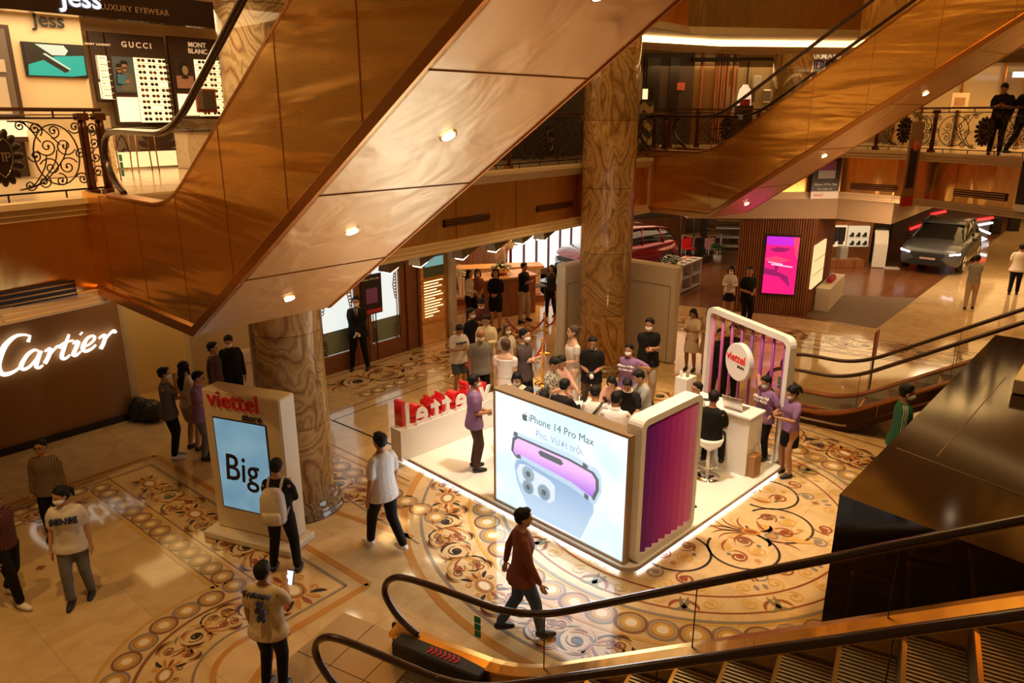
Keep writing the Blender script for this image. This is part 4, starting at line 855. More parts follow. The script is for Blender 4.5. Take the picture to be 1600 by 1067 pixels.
# sign band over the shop front
m = MB(); so_ = .62+1.35; A, B = shopp(-40, 0, so_), shopp(345, 30, so_); zb_ = shopp(170, 30, so_).z; c = (A+B)/2
m.box((c.x, c.y, zb_+.38), ((B-A).length+.6, .25, .76), UA); sg_ = m.build('shop_sign_band', mat('black_gloss_sign', (.03, .016, .010), .15, coat=.5)); tag(sg_, 'black shop sign band with white letters above the eyewear shop', 'sign')
SIGNW = emis('sign_white', (.80, .85, 1.0), 1.0)
o1 = shopp(98, 22, so_+.16); text('shop_name', 'Jess', .42, (o1.x, o1.y, zb_+.13), u, Z3, SIGNW, sg_, off=.008)
o1 = shopp(158, 22, so_+.16); text('shop_line', 'LUXURY EYEWEAR', .125, (o1.x, o1.y, zb_+.13), u, Z3, mat('sign_grey', (.5, .42, .36), .4), sg_, off=.003, spacing=1.12)
# left edge: display unit with portrait
m = MB(); upanel(m, -40, 38, 24, 186, .95, .12); dl = m.build('display_cabinet', DARKB); tag(dl, 'dark framed lit advertising panel at the far left edge of the shop', 'display cabinet')
m = MB(); upanel(m, -38, 44, 18, 180, 1.03, .03); m.build('printed_portrait', mat('print_dark', (.13, .10, .09), .4), dl); m = MB(); upanel(m, -30, 92, 8, 112, 1.06, .02); upanel(m, -30, 120, 14, 178, 1.06, .02); m.build('printed_shapes', mat('print_cream', (.45, .38, .32), .4), dl)
m = MB(); A, B, a_, b_ = upanel(m, -45, 197, 36, 212, 1.2, .5, z1=5.58, z0=5.30); dt = m.build('lit_showcase', LITW); tag(dt, 'low lit showcase at the far left behind the railing', 'showcase')
m = MB(); upanel(m, -45, 212, 38, 216, 1.2, .54, z1=5.32, z0=5.24); upanel(m, -45, 218, 40, 300, 1.1, .3, z0=4.66, z1=5.24); m.build('plinth', DARKB, dt)
# counter with glass top in the middle of the shop
def fbox(mb, px, py, w_, d_, z0, z1, mi=0, zz=4.64, bev=0): g_ = at(px, py, zz); mb.box((g_.x, g_.y, (z0+z1)/2), (w_, d_, z1-z0), UA, mi, bev); return g_
m = MB(); g_ = fbox(m, 118, 275, 1.25, .5, 4.65, 5.42); ct = m.build('shop_counter', EYW); tag(ct, 'cream shop counter with a glass showcase top in front of the screen pillar', 'counter')
m = MB(); m.box((g_.x, g_.y, 5.55), (1.25, .5, .22), UA); m.build('glass_case', GLASS, ct); m = MB(); m.box((g_.x, g_.y, 5.67), (1.28, .53, .02), UA); m.build('case_top', GOLDP, ct)
for (px, py, lab) in ((228, 268, 'tall bar stool with thin bronze legs inside the eyewear shop, right one'), (165, 282, 'tall bar stool with thin bronze legs inside the eyewear shop, left one')):
    t = thing('bar_stool', lab, 'stool', at(px, py, 4.64)); g_ = at(px, py, 4.64)
    m = MB(); m.box((g_.x, g_.y, 5.42), (.46, .36, .06), UA, 0, .02); m.build('seat', DARKB, t)
    for dx in (-.19, .19):
        for dy in (-.14, .14): q = g_+u*dx+v*dy; m = MB(); m.tube([(q.x, q.y, 4.64), (q.x-u.x*dx*.1, q.y-u.y*dx*.1, 5.4)], .012, 6); m.build('leg', mat('bronze_leg', (.35, .15, .06), .3, .8), t)
m = MB(); g_ = fbox(m, 322, 262, .9, .5, 4.65, 5.35); c2 = m.build('shop_counter', CREAM); tag(c2, 'small counter behind the escalator handrail in the eyewear shop', 'counter'); m = MB(); m.box((g_.x, g_.y, 5.37), (1.0, .6, .05), UA); m.build('counter_top', DARKB, c2)
m = MB(); q = shopp(322, 158, .9); m.box((q.x, q.y, 5.95), (.42, .06, .46), UA); lp = m.build('framed_picture', mat('dull_red_frame', (.22, .02, .012), .4)); tag(lp, 'small dark red framed picture standing on the small counter', 'picture frame'); m = MB(); m.box((q.x+v.x*.035, q.y+v.y*.035, 5.95), (.34, .02, .38), UA); m.build('picture', DARKB, lp)
# ================================================================== far balcony shops
def farp(px, py, Y): return atY(px, py, Y)
def fb(mb, px0, py0, px1, py1, Y, th=.08, mi=0, rz=0.0, bev=0):
    A, B = atY(px0, (py0+py1)/2, Y), atY(px1, (py0+py1)/2, Y); zt, zb = min(7.6, atY((px0+px1)/2, py0, Y).z), atY((px0+px1)/2, py1, Y).z
    if py1 in (190, 232, 246, 250): zb = 4.755
    mb.box(((A.x+B.x)/2, Y, (zt+zb)/2), (abs(B.x-A.x), th, zt-zb), rz, mi, bev); return A, B, zb, zt
m = MB(); m.box((13, 27.4, 6.15), (26, .2, 3.06), 0); struct(m.build('wall_upper_rear', mat('upper_shop_wall', (.36, .24, .12), .5)))
m = MB(); m.box((22.5, 22, 6.15), (.2, 16, 3.06), R(20)); struct(m.build('wall_upper_right', mat('upper_shop_wall2', (.42, .28, .14), .4)))
m = MB(); fb(m, 1005, 72, 1082, 190, 25.6, .3); wdb = m.build('storefront', DARKB); tag(wdb, 'dark brown closed shop front beside the middle column on the far balcony', 'shop front')
m = MB(); fb(m, 1010, 90, 1030, 186, 25.4, .05); fb(m, 1045, 90, 1060, 186, 25.4, .05); m.build('door_leaf', mat('very_dark_wood', (.025, .012, .008), .3), wdb)
m = MB(); fb(m, 1058, 129, 1070, 141, 25.38, .03); m.build('notice', mat('red_notice', (.5, .10, .05), .5), wdb)
m = MB(); fb(m, 1082, 76, 1150, 190, 25.6, .25); sh = m.build('storefront', mat('bronze_glass_wall', (.24, .13, .05), .15, .3)); tag(sh, 'bronze glass shop front with vertical brown slats on the far balcony', 'shop front')
for k, px in enumerate((1096, 1118, 1122, 1127, 1131, 1136, 1146)):
    m = MB(); fb(m, px-1.6, 78, px+1.6, 190, 25.42, .1); m.build('slat', WOOD, sh)
m = MB(); fb(m, 1082, 90, 1212, 95, 25.3, .2); m.build('header_bar', BLACK, sh)
m = MB(); fb(m, 1150, 96, 1212, 190, 26.2, .1); bk = m.build('jewellery_display', mat('display_back', (.30, .22, .12), .5)); tag(bk, 'jewellery window with shelves behind the white necklace bust', 'display cabinet')
for k, (px, py) in enumerate(((1172, 150), (1183, 128), (1198, 150))):
    m = MB(); fb(m, px-7, py-10, px+7, py+10, 26.0, .1, 0, 0, .03); m.build('display_piece', (DARKB, GREY, CHROME)[k], bk)
for px in (1166, 1205): m = MB(); fb(m, px-1, 96, px+1, 190, 26.05, .05); m.build('mullion', BLACK, bk)
# necklace bust
t = thing('necklace_bust', 'white necklace display bust behind the far balcony railing', 'display bust', atY(1162, 165, 24.6)); c = atY(1162, 165, 24.6)
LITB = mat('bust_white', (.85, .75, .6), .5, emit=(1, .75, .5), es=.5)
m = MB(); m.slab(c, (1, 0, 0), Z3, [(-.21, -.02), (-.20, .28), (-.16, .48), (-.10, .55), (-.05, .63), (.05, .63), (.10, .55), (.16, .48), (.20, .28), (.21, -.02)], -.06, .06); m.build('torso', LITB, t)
m = MB(); m.box((c.x, c.y-.1, c.z+.02), (.30, .1, .34), 0); m.build('red_box', DRED, t); m = MB(); m.box((c.x, c.y, (c.z+4.755)/2), (.5, .4, c.z-4.755), 0); m.build('plinth', DARKB, t)
# third column on the far balcony
t = thing('marble_column', 'banded onyx column on the far balcony behind the right escalator', 'column', (11.0*.88, 25.2*.88, 4.75)); cc = atY(1237, 120, 23.6)
t.location = (cc.x, cc.y, 4.75)
m = MB(); m.lathe((cc.x, cc.y, 4.76), [(.56, 0), (.56, 2.95)], 32); m.build('shaft', ONYX, t)
m = MB(); m.lathe((cc.x, cc.y, 4.76), [(.62, 0), (.62, .12), (.57, .18)], 32, caps=False); m.build('base', BRASS_D, t)
# lettered shop front right of it
m = MB(); fb(m, 1262, 80, 1345, 93, 25.3, .14); ar = m.build('shop_sign_band', mat('grey_brown_sign', (.30, .22, .14), .4)); tag(ar, 'pale shop sign band with dark letters right of the far balcony column', 'sign')
q = atY(1266, 92, 25.2); text('shop_name', 'ARMANI', .26, q, (1, 0, 0), Z3, mat('silver_letters', (.7, .62, .5), .3, .5, emit=(1, .8, .5), es=.3), ar, off=.004)
m = MB(); fb(m, 1262, 96, 1345, 190, 25.4, .1); k_ = m.build('slatted_screen', DARKB); tag(k_, 'dark slatted shop window under the lettered sign band', 'shop front')
for i in range(9): m = MB(); fb(m, 1264+i*9, 97, 1266+i*9, 190, 25.3, .06); m.build('slat', BRASS_D, k_)
# right end: glass shop fronts, posters, lit ceiling strips
for (x0, x1, c_, lab) in ((1400, 1440, (.40, .30, .18), 'glazed shop front with a pale inside, left of the men on the right balcony'), (1440, 1560, (.46, .36, .22), 'glazed cream shop front behind the man on the right balcony'), (1560, 1640, (.28, .2, .12), 'glazed shop front with dark poster at the right end of the balcony')):
    m = MB(); fb(m, x0, 98, x1, 232, 24.4, .1); k_ = m.build('storefront', mat('front_%d' % x0, c_, .2, coat=.4)); tag(k_, lab, 'shop front')
    for xx in (x0+2, (x0+x1)/2): m = MB(); fb(m, xx-1.3, 96, xx+1.3, 232, 24.25, .08); m.build('mullion', BRASS_D, k_)
m = MB(); A, B, a_, b_ = fb(m, 1486, 145, 1513, 172, 23.0, .03); k_ = m.build('poster_stand', CREAM); tag(k_, 'small cream poster with a figure drawn on it behind the right balcony railing', 'poster'); m = MB(); c = (A+B)/2; m.box((c.x, 22.98, (a_+b_)/2), (.30, .02, .22)); m.box((c.x, 22.98, a_+.08), (.42, .02, .04)); m.build('printed_figure', mat('print_brown', (.35, .18, .08), .5), k_)
m = MB(); m.box((c.x, 23.04, (4.76+a_)/2), (.05, .05, a_-4.76)); m.build('leg', BLACK, k_)
m = MB(); fb(m, 1590, 150, 1618, 172, 23.2, .06); k_ = m.build('wall_poster', mat('dark_poster', (.10, .05, .03), .4)); tag(k_, 'small dark poster at the right end of the upper balcony', 'poster'); m = MB(); fb(m, 1592, 158, 1608, 168, 23.15, .02); m.build('printed_figure', mat('print_orange', (.5, .22, .1), .5), k_)
m = MB(); fb(m, 1545, 112, 1575, 122, 23.4, .06) if False else fb(m, 1583, 112, 1630, 121, 23.4, .06); k_ = m.build('lit_sign', emis('lit_sign', (.6, .85, 1.0), 1.0)); tag(k_, 'pale lit sign plate high at the right end of the upper balcony', 'sign')
q = atY(1586, 120, 23.34); text('sign_text', 'NORTH', .12, q, (1, 0, 0), Z3, GREY, k_) if False else None
for k in range(3):
    a = atY(1430+k*40, 62+8*k, 22); m = MB(); m.box((a.x+1.5, 21.0, 7.60), (3.2, .16, .06), R(-20)); k_ = m.build('ceiling_strip_light', COVE); tag(k_, 'warm strip light in the ceiling above the right balcony', 'ceiling light', 'warm strip lights in the right balcony ceiling')
# lit displays seen between the big escalator and the middle column
m = MB(); fb(m, 885, 130, 930, 168, 24.5, .5); k_ = m.build('glass_showcase', GOLDP); tag(k_, 'bright lit glass showcase left of the middle column on the balcony', 'showcase'); m = MB(); fb(m, 888, 132, 912, 162, 24.2, .1); m.build('lit_back', LITW, k_)
m = MB(); fb(m, 897, 134, 905, 155, 24.1, .1, 0, 0, .02); m.build('dark_vase', BLACK, k_)
m = MB(); fb(m, 916, 108, 932, 190, 24.0, .2); k_ = m.build('tall_poster', BLACK); tag(k_, 'dark poster panel with an orange top left of the middle column', 'poster'); m = MB(); fb(m, 922, 108, 932, 128, 23.85, .03); m.build('printed_patch', mat('orange_patch', (.8, .4, .12), .4, emit=(1, .5, .15), es=.4), k_)
m = MB(); fb(m, 860, 158, 920, 250, 22.5, .6); k_ = m.build('red_sofa_unit', mat('deep_red', (.30, .03, .015), .6)); tag(k_, 'dark red upholstered seat behind the balcony railing left of the middle column', 'sofa')
m = MB(); fb(m, 1003, 136, 1019, 190, 22.75, .3); k_ = m.build('glass_showcase', DARKB); tag(k_, 'small glass showcase with a lit bottle right of the middle column', 'showcase'); m = MB(); fb(m, 1004, 139, 1012, 155, 22.59, .03); m.build('lit_back', LITW, k_)
# zigzag floor strip pillar
ZIG = mat('zigzag_panel', (.5, .35, .15), .4); N, L, b = nodes(ZIG)
tc = N.new('ShaderNodeTexCoord'); sx = N.new('ShaderNodeSeparateXYZ'); L.new(tc.outputs['Object'], sx.inputs[0]); pp = N.new('ShaderNodeMath'); pp.operation = 'PINGPONG'; pp.inputs[1].default_value = .17; L.new(sx.outputs['X'], pp.inputs[0])
ad = N.new('ShaderNodeMath'); ad.operation = 'ADD'; L.new(pp.outputs[0], ad.inputs[0]); L.new(sx.outputs['Z'], ad.inputs[1]); p2 = N.new('ShaderNodeMath'); p2.operation = 'PINGPONG'; p2.inputs[1].default_value = .22; L.new(ad.outputs[0], p2.inputs[0]); gt = N.new('ShaderNodeMath'); gt.operation = 'GREATER_THAN'; gt.inputs[1].default_value = .11; L.new(p2.outputs[0], gt.inputs[0])
r = ramp(ZIG.node_tree, [(.4, (.10, .07, .035)), (.6, (.62, .46, .24))]); L.new(gt.outputs[0], r.inputs[0]); L.new(r.outputs[0], b.inputs['Base Color'])
m = MB(); fb(m, 998, 157, 1019, 262, 22.0, .1, z0=None) if False else fb(m, 998, 157, 1019, 246, 22.0, .1); k_ = m.build('zigzag_pillar', ZIG); tag(k_, 'narrow panel with cream and brown zigzag pattern right of the middle column', 'panel')
# ------------------------------------------------------------------ hanging posters on the right balcony edge
def edgeplane(i, off=.2): a, b = Vector((*W3[i], 0)), Vector((*W3[i+1], 0)); th = math.atan2((b-a).y, (b-a).x); n = Vector((math.sin(th), -math.cos(th), 0)); return a+n*off, th, n
PH_B = mat('poster_black', (.02, .014, .014), .35); PH_R = mat('poster_red', (.7, .02, .03), .4)
def hang(i, px0, px1, py0, py1, label, off=.2):
    O, th, n = edgeplane(i, off); A, B = onp(px0, (py0+py1)/2, O, th), onp(px1, (py0+py1)/2, O, th); zt, zb = onp((px0+px1)/2, py0, O, th).z, onp((px0+px1)/2, py1, O, th).z
    c = (A+B)/2; L_ = math.hypot(B.x-A.x, B.y-A.y); m = MB(); m.box((c.x, c.y, (zt+zb)/2), (L_, .03, zt-zb), th); r = m.build('hanging_poster', PH_B); tag(r, label, 'poster'); return r, c, L_, zb, zt, th, n
r, c, L_, zb, zt, th, n = hang(0, 1269, 1312, 247, 310, 'black hanging poster with a purple phone picture below the right escalator')
X = V2(th); m = MB(); m.box(Vector((c.x, c.y, zb+(zt-zb)*.09))+n*.02, (L_, .01, (zt-zb)*.18), th); m.build('white_strip', WHITE, r)
m = MB(); m.box(Vector((c.x, c.y, zb+(zt-zb)*.82))+n*.02, (L_*.62, .012, (zt-zb)*.22), th, 0, .0); m.build('phone_screen', mat('print_violet', (.22, .05, .18), .4), r)
m = MB(); m.box(Vector((c.x, c.y, zb+(zt-zb)*.60))+n*.022, (L_*.62, .012, (zt-zb)*.2), th); m.build('phone_back', GREY, r)
o1 = Vector((c.x, c.y, zb+(zt-zb)*.33))-X*L_*.42+n*.03; text('poster_text', 'iPhone 14 Pro Max', .085, o1, X, Z3, WHITE, r); text('poster_text', 'Pro. Vượt trội.', .07, o1-Z3*.12+X*.12, X, Z3, WHITE, r)
text('maker_name', 'viettel', .11, Vector((c.x, c.y, zb+(zt-zb)*.06))-X*L_*.40+n*.03, X, Z3, RED, r)
# narrow banner seen nearly edge on
O, th, n = edgeplane(2, .1); A = onp(1441, 255, O, th); m = MB(); bd_ = V2(R(10)); c = A+n*.35
zt, zb = head_z(1447, 190, c), head_z(1434, 322, c); bw = .22; tilt = R(8)
m.box((c.x, c.y, (zt+zb)/2), (.50, .03, zt-zb), R(30)); r = m.build('hanging_banner', mat('banner_beige', (.42, .26, .14), .4)); tag(r, 'narrow vertical banner seen nearly edge on at the right balcony edge, red at its foot', 'banner')
XX = V2(R(30)); NN = Vector((math.sin(R(30)), -math.cos(R(30)), 0))
m = MB(); m.box(Vector((c.x, c.y, zb+.12))+NN*.018, (.48, .008, .24), R(30)); m.build('red_foot', PH_R, r)
m = MB(); m.box(Vector((c.x, c.y, zb+(zt-zb)*.56))+NN*.018, (.32, .008, .55), R(30)); m.box(Vector((c.x, c.y, zb+(zt-zb)*.34))+NN*.018, (.32, .008, .5), R(30)); m.build('printed_phone', PH_B, r)
m = MB(); m.ell(Vector((c.x, c.y, zb+(zt-zb)*.72))+NN*.02, (.10, .10, .13), 10); m.build('printed_flower', mat('print_redorange', (.7, .12, .03), .4), r)
r, c, L_, zb, zt, th, n = hang(3, 1591, 1640, 252, 333, 'black hanging poster cut by the right edge of the view'); m = MB(); m.box(Vector((c.x, c.y, zb+(zt-zb)*.07))+n*.02, (L_, .01, (zt-zb)*.14), th); m.build('white_strip', WHITE, r)
# ================================================================== promotion booth
bA, bB, bC_ = at(745, 790, 0), at(985, 912, 0), at(1240, 737, 0)
B0 = at(983, 908); dv = (at(622, 706)-B0).normalized(); du = (at(1238, 737)-B0).normalized()
du = Vector((math.cos(R(45)), math.sin(R(45)), 0)); dv = Vector((-math.sin(R(45)), math.cos(R(45)), 0))
B0 = at(984, 906)                                # front corner on the floor
def bp(a, b, z=0): p = B0+du*a+dv*b; return Vector((p.x, p.y, z))     # a: towards right rear, b: towards left rear
LU = (at(1238, 737)-B0).dot(du); LV = (at(620, 712)-B0).dot(dv)
PLAT = mat('platform_white', (.86, .82, .78), .22)
m = MB(); c = bp(LU/2, LV/2)
def rrect(x0, y0, x1, y1, r, n=5):
    o = []
    for cx, cy, a in ((x1-r, y0+r, -90), (x1-r, y1-r, 0), (x0+r, y1-r, 90), (x0+r, y0+r, 180)):
        for i in range(n+1): t = R(a+90*i/n); o.append((cx+r*math.cos(t), cy+r*math.sin(t)))
    return o
PH = .12
rr = [bp(x, y) for x, y in rrect(0, 0, LU, LV, .22)]
m.prism([(p.x, p.y) for p in rr], .05, PH, 0); pf = m.build('booth_platform', PLAT); tag(pf, 'low white raised platform with rounded front corner and light strip under its edge', 'platform')
m = MB(); rr2 = [bp(x, y) for x, y in rrect(.07, .07, LU-.07, LV-.07, .18)]; m.prism([(p.x, p.y) for p in rr2], 0, .05, 0); m.build('base_frame', GREY, pf)
LEDW = emis('led_strip', (.95, .93, 1.0), 6)
for (x0, y0, x1, y1) in ((.2, .03, LU-.05, .03), (.03, .2, .03, LV-.05)):
    m = MB(); a, b = bp(x0, y0), bp(x1, y1); d = b-a; c = (a+b)/2; m.box((c.x, c.y, .025), (d.length, .018, .02), math.atan2(d.y, d.x)); m.build('light_strip', LEDW, pf)
m = MB(); rr3 = [bp(x, y) for x, y in rrect(-.012, -.012, LU+.012, LV+.012, .23)]; m.prism([(p.x, p.y) for p in rr3], PH-.05, PH-.005, 0); m.build('edge_band', mat('grey_beige_edge', (.42, .36, .30), .3), pf)
ANGU, ANGV = R(45), R(135)
# ---- illuminated advertising wall (runs along dv near the front-left edge)
lb0, lb1 = at(975, 884, PH), at(753, 790, PH)          # bottom corners on the platform
lO = lb0; lth = ANGV; ld = dv
LBL = (lb1-lb0).dot(dv)
ztop = head_z(972, 690, lb0)
LB_H = 1.92-PH
def lb(s, t, z): p = lO+dv*s+du*t; return Vector((p.x, p.y, z))
FRM_BR = mat('frame_bronze', (.40, .28, .17), .35, .5)
root = thing('light_box', 'big illuminated advertising wall showing a purple phone, at the front of the booth', 'light box', lb(LBL/2, .1, PH))
TH = .24
m = MB(); X = -dv; 
for (s0, s1, z0, z1) in ((0, LBL, 0, .03), (0, LBL, LB_H-.035, LB_H), (0, .035, .03, LB_H-.035), (LBL-.035, LBL, .03, LB_H-.035)):
    c = lb((s0+s1)/2, TH/2, PH+(z0+z1)/2); m.box(c, (s1-s0, TH, z1-z0), ANGV)
c = lb(LBL/2, TH-.01, PH+LB_H/2); m.box(c, (LBL-.07, .02, LB_H-.07), ANGV)
m.build('frame', FRM_BR, root)
SCR = bpy.data.materials.new('lit_poster'); SCR.use_nodes = True; MATS['lit_poster'] = SCR
nt = SCR.node_tree; N, L, b = nodes(SCR); b.inputs['Base Color'].default_value = (.1, .1, .1, 1); b.inputs['Roughness'].default_value = .6
tc = N.new('ShaderNodeTexCoord'); n = N.new('ShaderNodeTexNoise'); n.inputs['Scale'].default_value = .9; n.inputs['Detail'].default_value = 2; L.new(tc.outputs['Object'], n.inputs[0])
r = ramp(nt, [(.42, (.58, .84, .95)), (.62, (.93, .97, .97))]); L.new(n.outputs['Fac'], r.inputs[0]); L.new(r.outputs[0], b.inputs['Emission Color']); b.inputs['Emission Strength'].default_value = 1.0
IW, IH = LBL-.07, LB_H-.07
po = lb(LBL-.035, .02, PH+.035)        # lower left corner of the picture as read; x runs along -dv
def pic(pts, z, mi, mb): # fractions of picture, layered outward (towards -du)
    mb.slab(po-du*z, -dv, Z3, [(x*IW, y*IH) for x, y in pts], -.0006, .0006, mi)
m = MB(); m.slab(po, -dv, Z3, [(0, 0), (IW, 0), (IW, IH), (0, IH)], -.004, .004); m.build('lit_picture', SCR, root)
def grad(name, c0, c1, vec, s=1.0):           # printed picture colours (two-tone print, lit from behind)
    mm = bpy.data.materials.new(name); mm.use_nodes = True; N, L, b = nodes(mm); g = N.new('ShaderNodeTexCoord'); sx = N.new('ShaderNodeSeparateXYZ'); L.new(g.outputs['Object'], sx.inputs[0])
    mr = N.new('ShaderNodeMapRange'); mr.inputs['From Min'].default_value = vec[0]; mr.inputs['From Max'].default_value = vec[1]; L.new(sx.outputs['Z'], mr.inputs['Value'])
    r = ramp(mm.node_tree, [(0, c0), (1, c1)]); L.new(mr.outputs[0], r.inputs[0]); L.new(r.outputs[0], b.inputs['Emission Color']); b.inputs['Emission Strength'].default_value = s; b.inputs['Base Color'].default_value = (.05, .05, .05, 1); return mm
zc = lambda f: PH+.035+IH*f
G_PUR = grad('print_purple', (.22, .07, .68), (.90, .50, .86), (zc(.38), zc(.60)), .9); G_BLU = grad('print_bluegrey', (.55, .72, .90), (.30, .48, .74), (zc(.1), zc(.50)), .75)
G_EDG = grad('print_edge', (.48, .62, .78), (.62, .78, .90), (zc(.3), zc(.7)), .8); G_DRK = grad('print_graphite', (.10, .12, .14), (.14, .16, .18), (0, 2), .8); G_LNS = grad('print_lens', (.22, .34, .42), (.45, .58, .66), (zc(.2), zc(.5)), .7); G_SIL = grad('print_silver', (.70, .80, .88), (.8, .88, .93), (0, 2), .8)
m = MB()
def P_(pts, l, mi): pic(pts, .006+l*.0016, mi, m)
def circ_(cx, cy, r, k=1.0, n=20): return [(cx+r*math.cos(2*PI*i/n), cy+r*k*math.sin(2*PI*i/n)) for i in range(n)]
# rear phone (screen side): body edge, screen, island
A_ = IW/IH
P_([(.135, .53), (.145, .655), (.17, .70), (.60, .705), (.80, .665), (.83, .62), (.84, .50), (.80, .38), (.70, .30), (.30, .30)], 0, 2)
P_([(.135, .52), (.148, .635), (.18, .672), (.60, .660), (.78, .63), (.815, .585), (.82, .50), (.79, .40), (.30, .33)], 1, 3)
P_([(.155, .52), (.168, .62), (.195, .652), (.60, .640), (.765, .612), (.793, .575), (.797, .50), (.77, .41), (.32, .33)], 2, 0)
P_([(.36, .605), (.38, .628), (.54, .622), (.56, .596), (.54, .572), (.38, .580)], 3, 3)
# front phone (camera side)
P_([(.165, .40), (.185, .485), (.22, .515), (.62, .47), (.77, .42), (.79, .385), (.79, .30), (.70, .02), (.30, .02), (.19, .25)], 4, 2)
P_([(.168, .38), (.19, .455), (.235, .475), (.62, .425), (.765, .375), (.785, .345), (.785, .29), (.69, .02), (.31, .02), (.195, .24)], 5, 1)
P_([(.185, .36), (.21, .43), (.25, .445), (.46, .405), (.50, .37), (.50, .25), (.46, .20), (.27, .22), (.21, .27)], 6, 5)
for (cx, cy, r) in ((.285, .375, .055), (.415, .275, .055), (.285, .255, .05)):
    P_(circ_(cx, cy, r, A_), 7, 2); P_(circ_(cx, cy, r*.86, A_), 8, 4); P_(circ_(cx, cy, r*.34, A_), 9, 3)
P_(circ_(.405, .385, .022, A_), 7, 5)
P_([(.155, .66), (.158, .70), (.19, .70), (.19, .665)], 1.5, 3); P_([(.70, .635), (.70, .675), (.735, .665), (.735, .63)], 1.5, 3); P_([(.185, .475), (.19, .51), (.22, .512), (.222, .478)], 5.5, 3); P_([(.72, .39), (.72, .43), (.75, .42), (.75, .38)], 5.5, 3)
m.build('printed_phones', [G_PUR, G_BLU, G_EDG, G_DRK, G_LNS, G_SIL], root)
TXT1 = emis('print_text_dark', (.10, .12, .13), .9); TXT2 = emis('print_text_lilac', (.34, .36, .50), .9)
text('slogan', 'iPhone 14 Pro Max', .155, po-du*.02-dv*(IW*.285)+Z3*IH*.845, -dv, Z3, TXT1, root, ext=.001, xs=.96)
text('slogan', 'Pro. Vượt trội.', .15, po-du*.02-dv*(IW*.345)+Z3*IH*.735, -dv, Z3, TXT2, root, ext=.001, xs=.94)
m = MB(); ax, ay = .255, .865; ap = lambda x, y: (ax+x*.020, ay+y*.020*A_)
m.slab(po-du*.02, -dv, Z3, [(p[0]*IW, p[1]*IH) for p in [ap(*q) for q in [(0, .75), (.4, .95), (.85, .75), (1.0, .45), (.75, .2), (.72, -.2), (1.05, -.5), (.8, -1.0), (.5, -1.2), (0, -1.05), (-.5, -1.2), (-.9, -.8), (-1.1, -.1), (-1, .6), (-.55, .95)]]], -.001, .001)
m.slab(po-du*.02, -dv, Z3, [(p[0]*IW, p[1]*IH) for p in [ap(*q) for q in [(0, .95), (.05, 1.4), (.45, 1.65), (.42, 1.2)]]], -.001, .001); m.build('fruit_logo', TXT1, root)
area(tuple(lb(LBL/2, -.05, PH+LB_H/2)), LBL-.2, 30, (.86, .93, 1.0), rot=(PI/2, 0, ANGV), sy=LB_H-.2, name='light_box_glow')
# ---- purple slatted wall (runs along du at the front right edge)
pw0, pw1 = at(992, 884, PH), at(1080, 800, PH)
PW_L = 2.0; 
def pb(s, t, z): p = pw0+du*s+dv*t; return Vector((p.x, p.y, z))
PW_L = (pw1-pw0).dot(du)-.30; PW_H = 2.12-PH
root = thing('striped_wall', 'white framed wall of purple to pink upright fins at the front right of the booth', 'display wall', pb(PW_L/2, .12, PH))
m = MB(); fw = .10; TH = .22
def rframe(mb, O, X, W_, H_, f, t, r, mi=0, n=6, Y=None):     # rounded frame as ring prism
    def ringpts(ins, rad): return rrect(ins, ins, W_-ins, H_-ins, rad, n)
    o_, i_ = ringpts(0, r), ringpts(f, max(.02, r-f*.6)); X = Vector(X).normalized(); Y = Y if Y is not None else Z3.cross(X); k = len(o_)
    P = lambda q, y: Vector(O)+X*q[0]+Z3*q[1]+Y*y
    rings = [[P(q, 0) for q in o_], [P(q, t) for q in o_], [P(q, t) for q in i_], [P(q, 0) for q in i_]]
    vs = [p for r_ in rings for p in r_]; fs = []
    for j in range(4):
        for i in range(k): a, b = j*k+i, j*k+(i+1) % k; c, d = ((j+1) % 4)*k+(i+1) % k, ((j+1) % 4)*k+i; fs.append((a, d, c, b))
    mb.add(vs, fs, mi, False)
rframe(m, pb(0, 0, PH), du, PW_L, PW_H, .09, TH, .12, 0, 5, dv); m.build('frame', WHITE, root)
m = MB(); m.box(pb(PW_L/2, TH*.75, PH+PW_H/2), (PW_L-.18, .03, PW_H-.18), ANGU); m.build('back_panel', WHITE, root)
cols = [(.18, .014, .32), (.28, .018, .38), (.38, .022, .42), (.48, .03, .44), (.58, .05, .46), (.66, .08, .48), (.74, .14, .52), (.80, .24, .60)]
nf = 8
for i in range(nf):
    x0 = .09+(PW_L-.18)*i/nf; x1 = .09+(PW_L-.18)*(i+1)/nf; zb = PH+.09
    m = MB(); q = [pb(x0, TH*.70, 0), pb(x1, TH*.70, 0), pb(x1, TH*.10, 0), pb(x0, TH*.62, 0)]; m.prism([(p.x, p.y) for p in q], zb+.0, PH+PW_H-.09, 0); m.build('fin', mat('fin_%d' % i, cols[i], .5), root)
# ---- slatted frame with round sign (rear right, runs along dv)
sf0, sf1 = at(1217, 722, PH), at(1097, 636, PH)
SF_L = (sf1-sf0).dot(dv); SF_L = 1.82
g_r, g_l = at(1214, 727, PH), at(1092, 648, PH)
fdv = (g_l-g_r).normalized(); SF_L = (g_l-g_r).length
SF_H = head_z(1238, 530, g_r)-PH
def sf(s, t, z): p = g_r+fdv*s+Vector((fdv.y, -fdv.x, 0))*t; return Vector((p.x, p.y, z))
root = thing('slatted_arch', 'tall white rounded frame with slanting pink and purple slats and a round sign', 'display frame', sf(SF_L/2, .05, PH))
m = MB(); YY = Vector((fdv.y, -fdv.x, 0)); rframe(m, sf(0, 0, PH), fdv, SF_L, SF_H, .10, .13, .16, 0, 5, YY)
o = m.build('frame', WHITE, root)
sc_ = [(.30, .05, .32), (.30, .05, .34), (.26, .05, .33), (.24, .05, .34), (.34, .06, .33), (.42, .08, .33), (.50, .10, .34), (.60, .16, .40)]
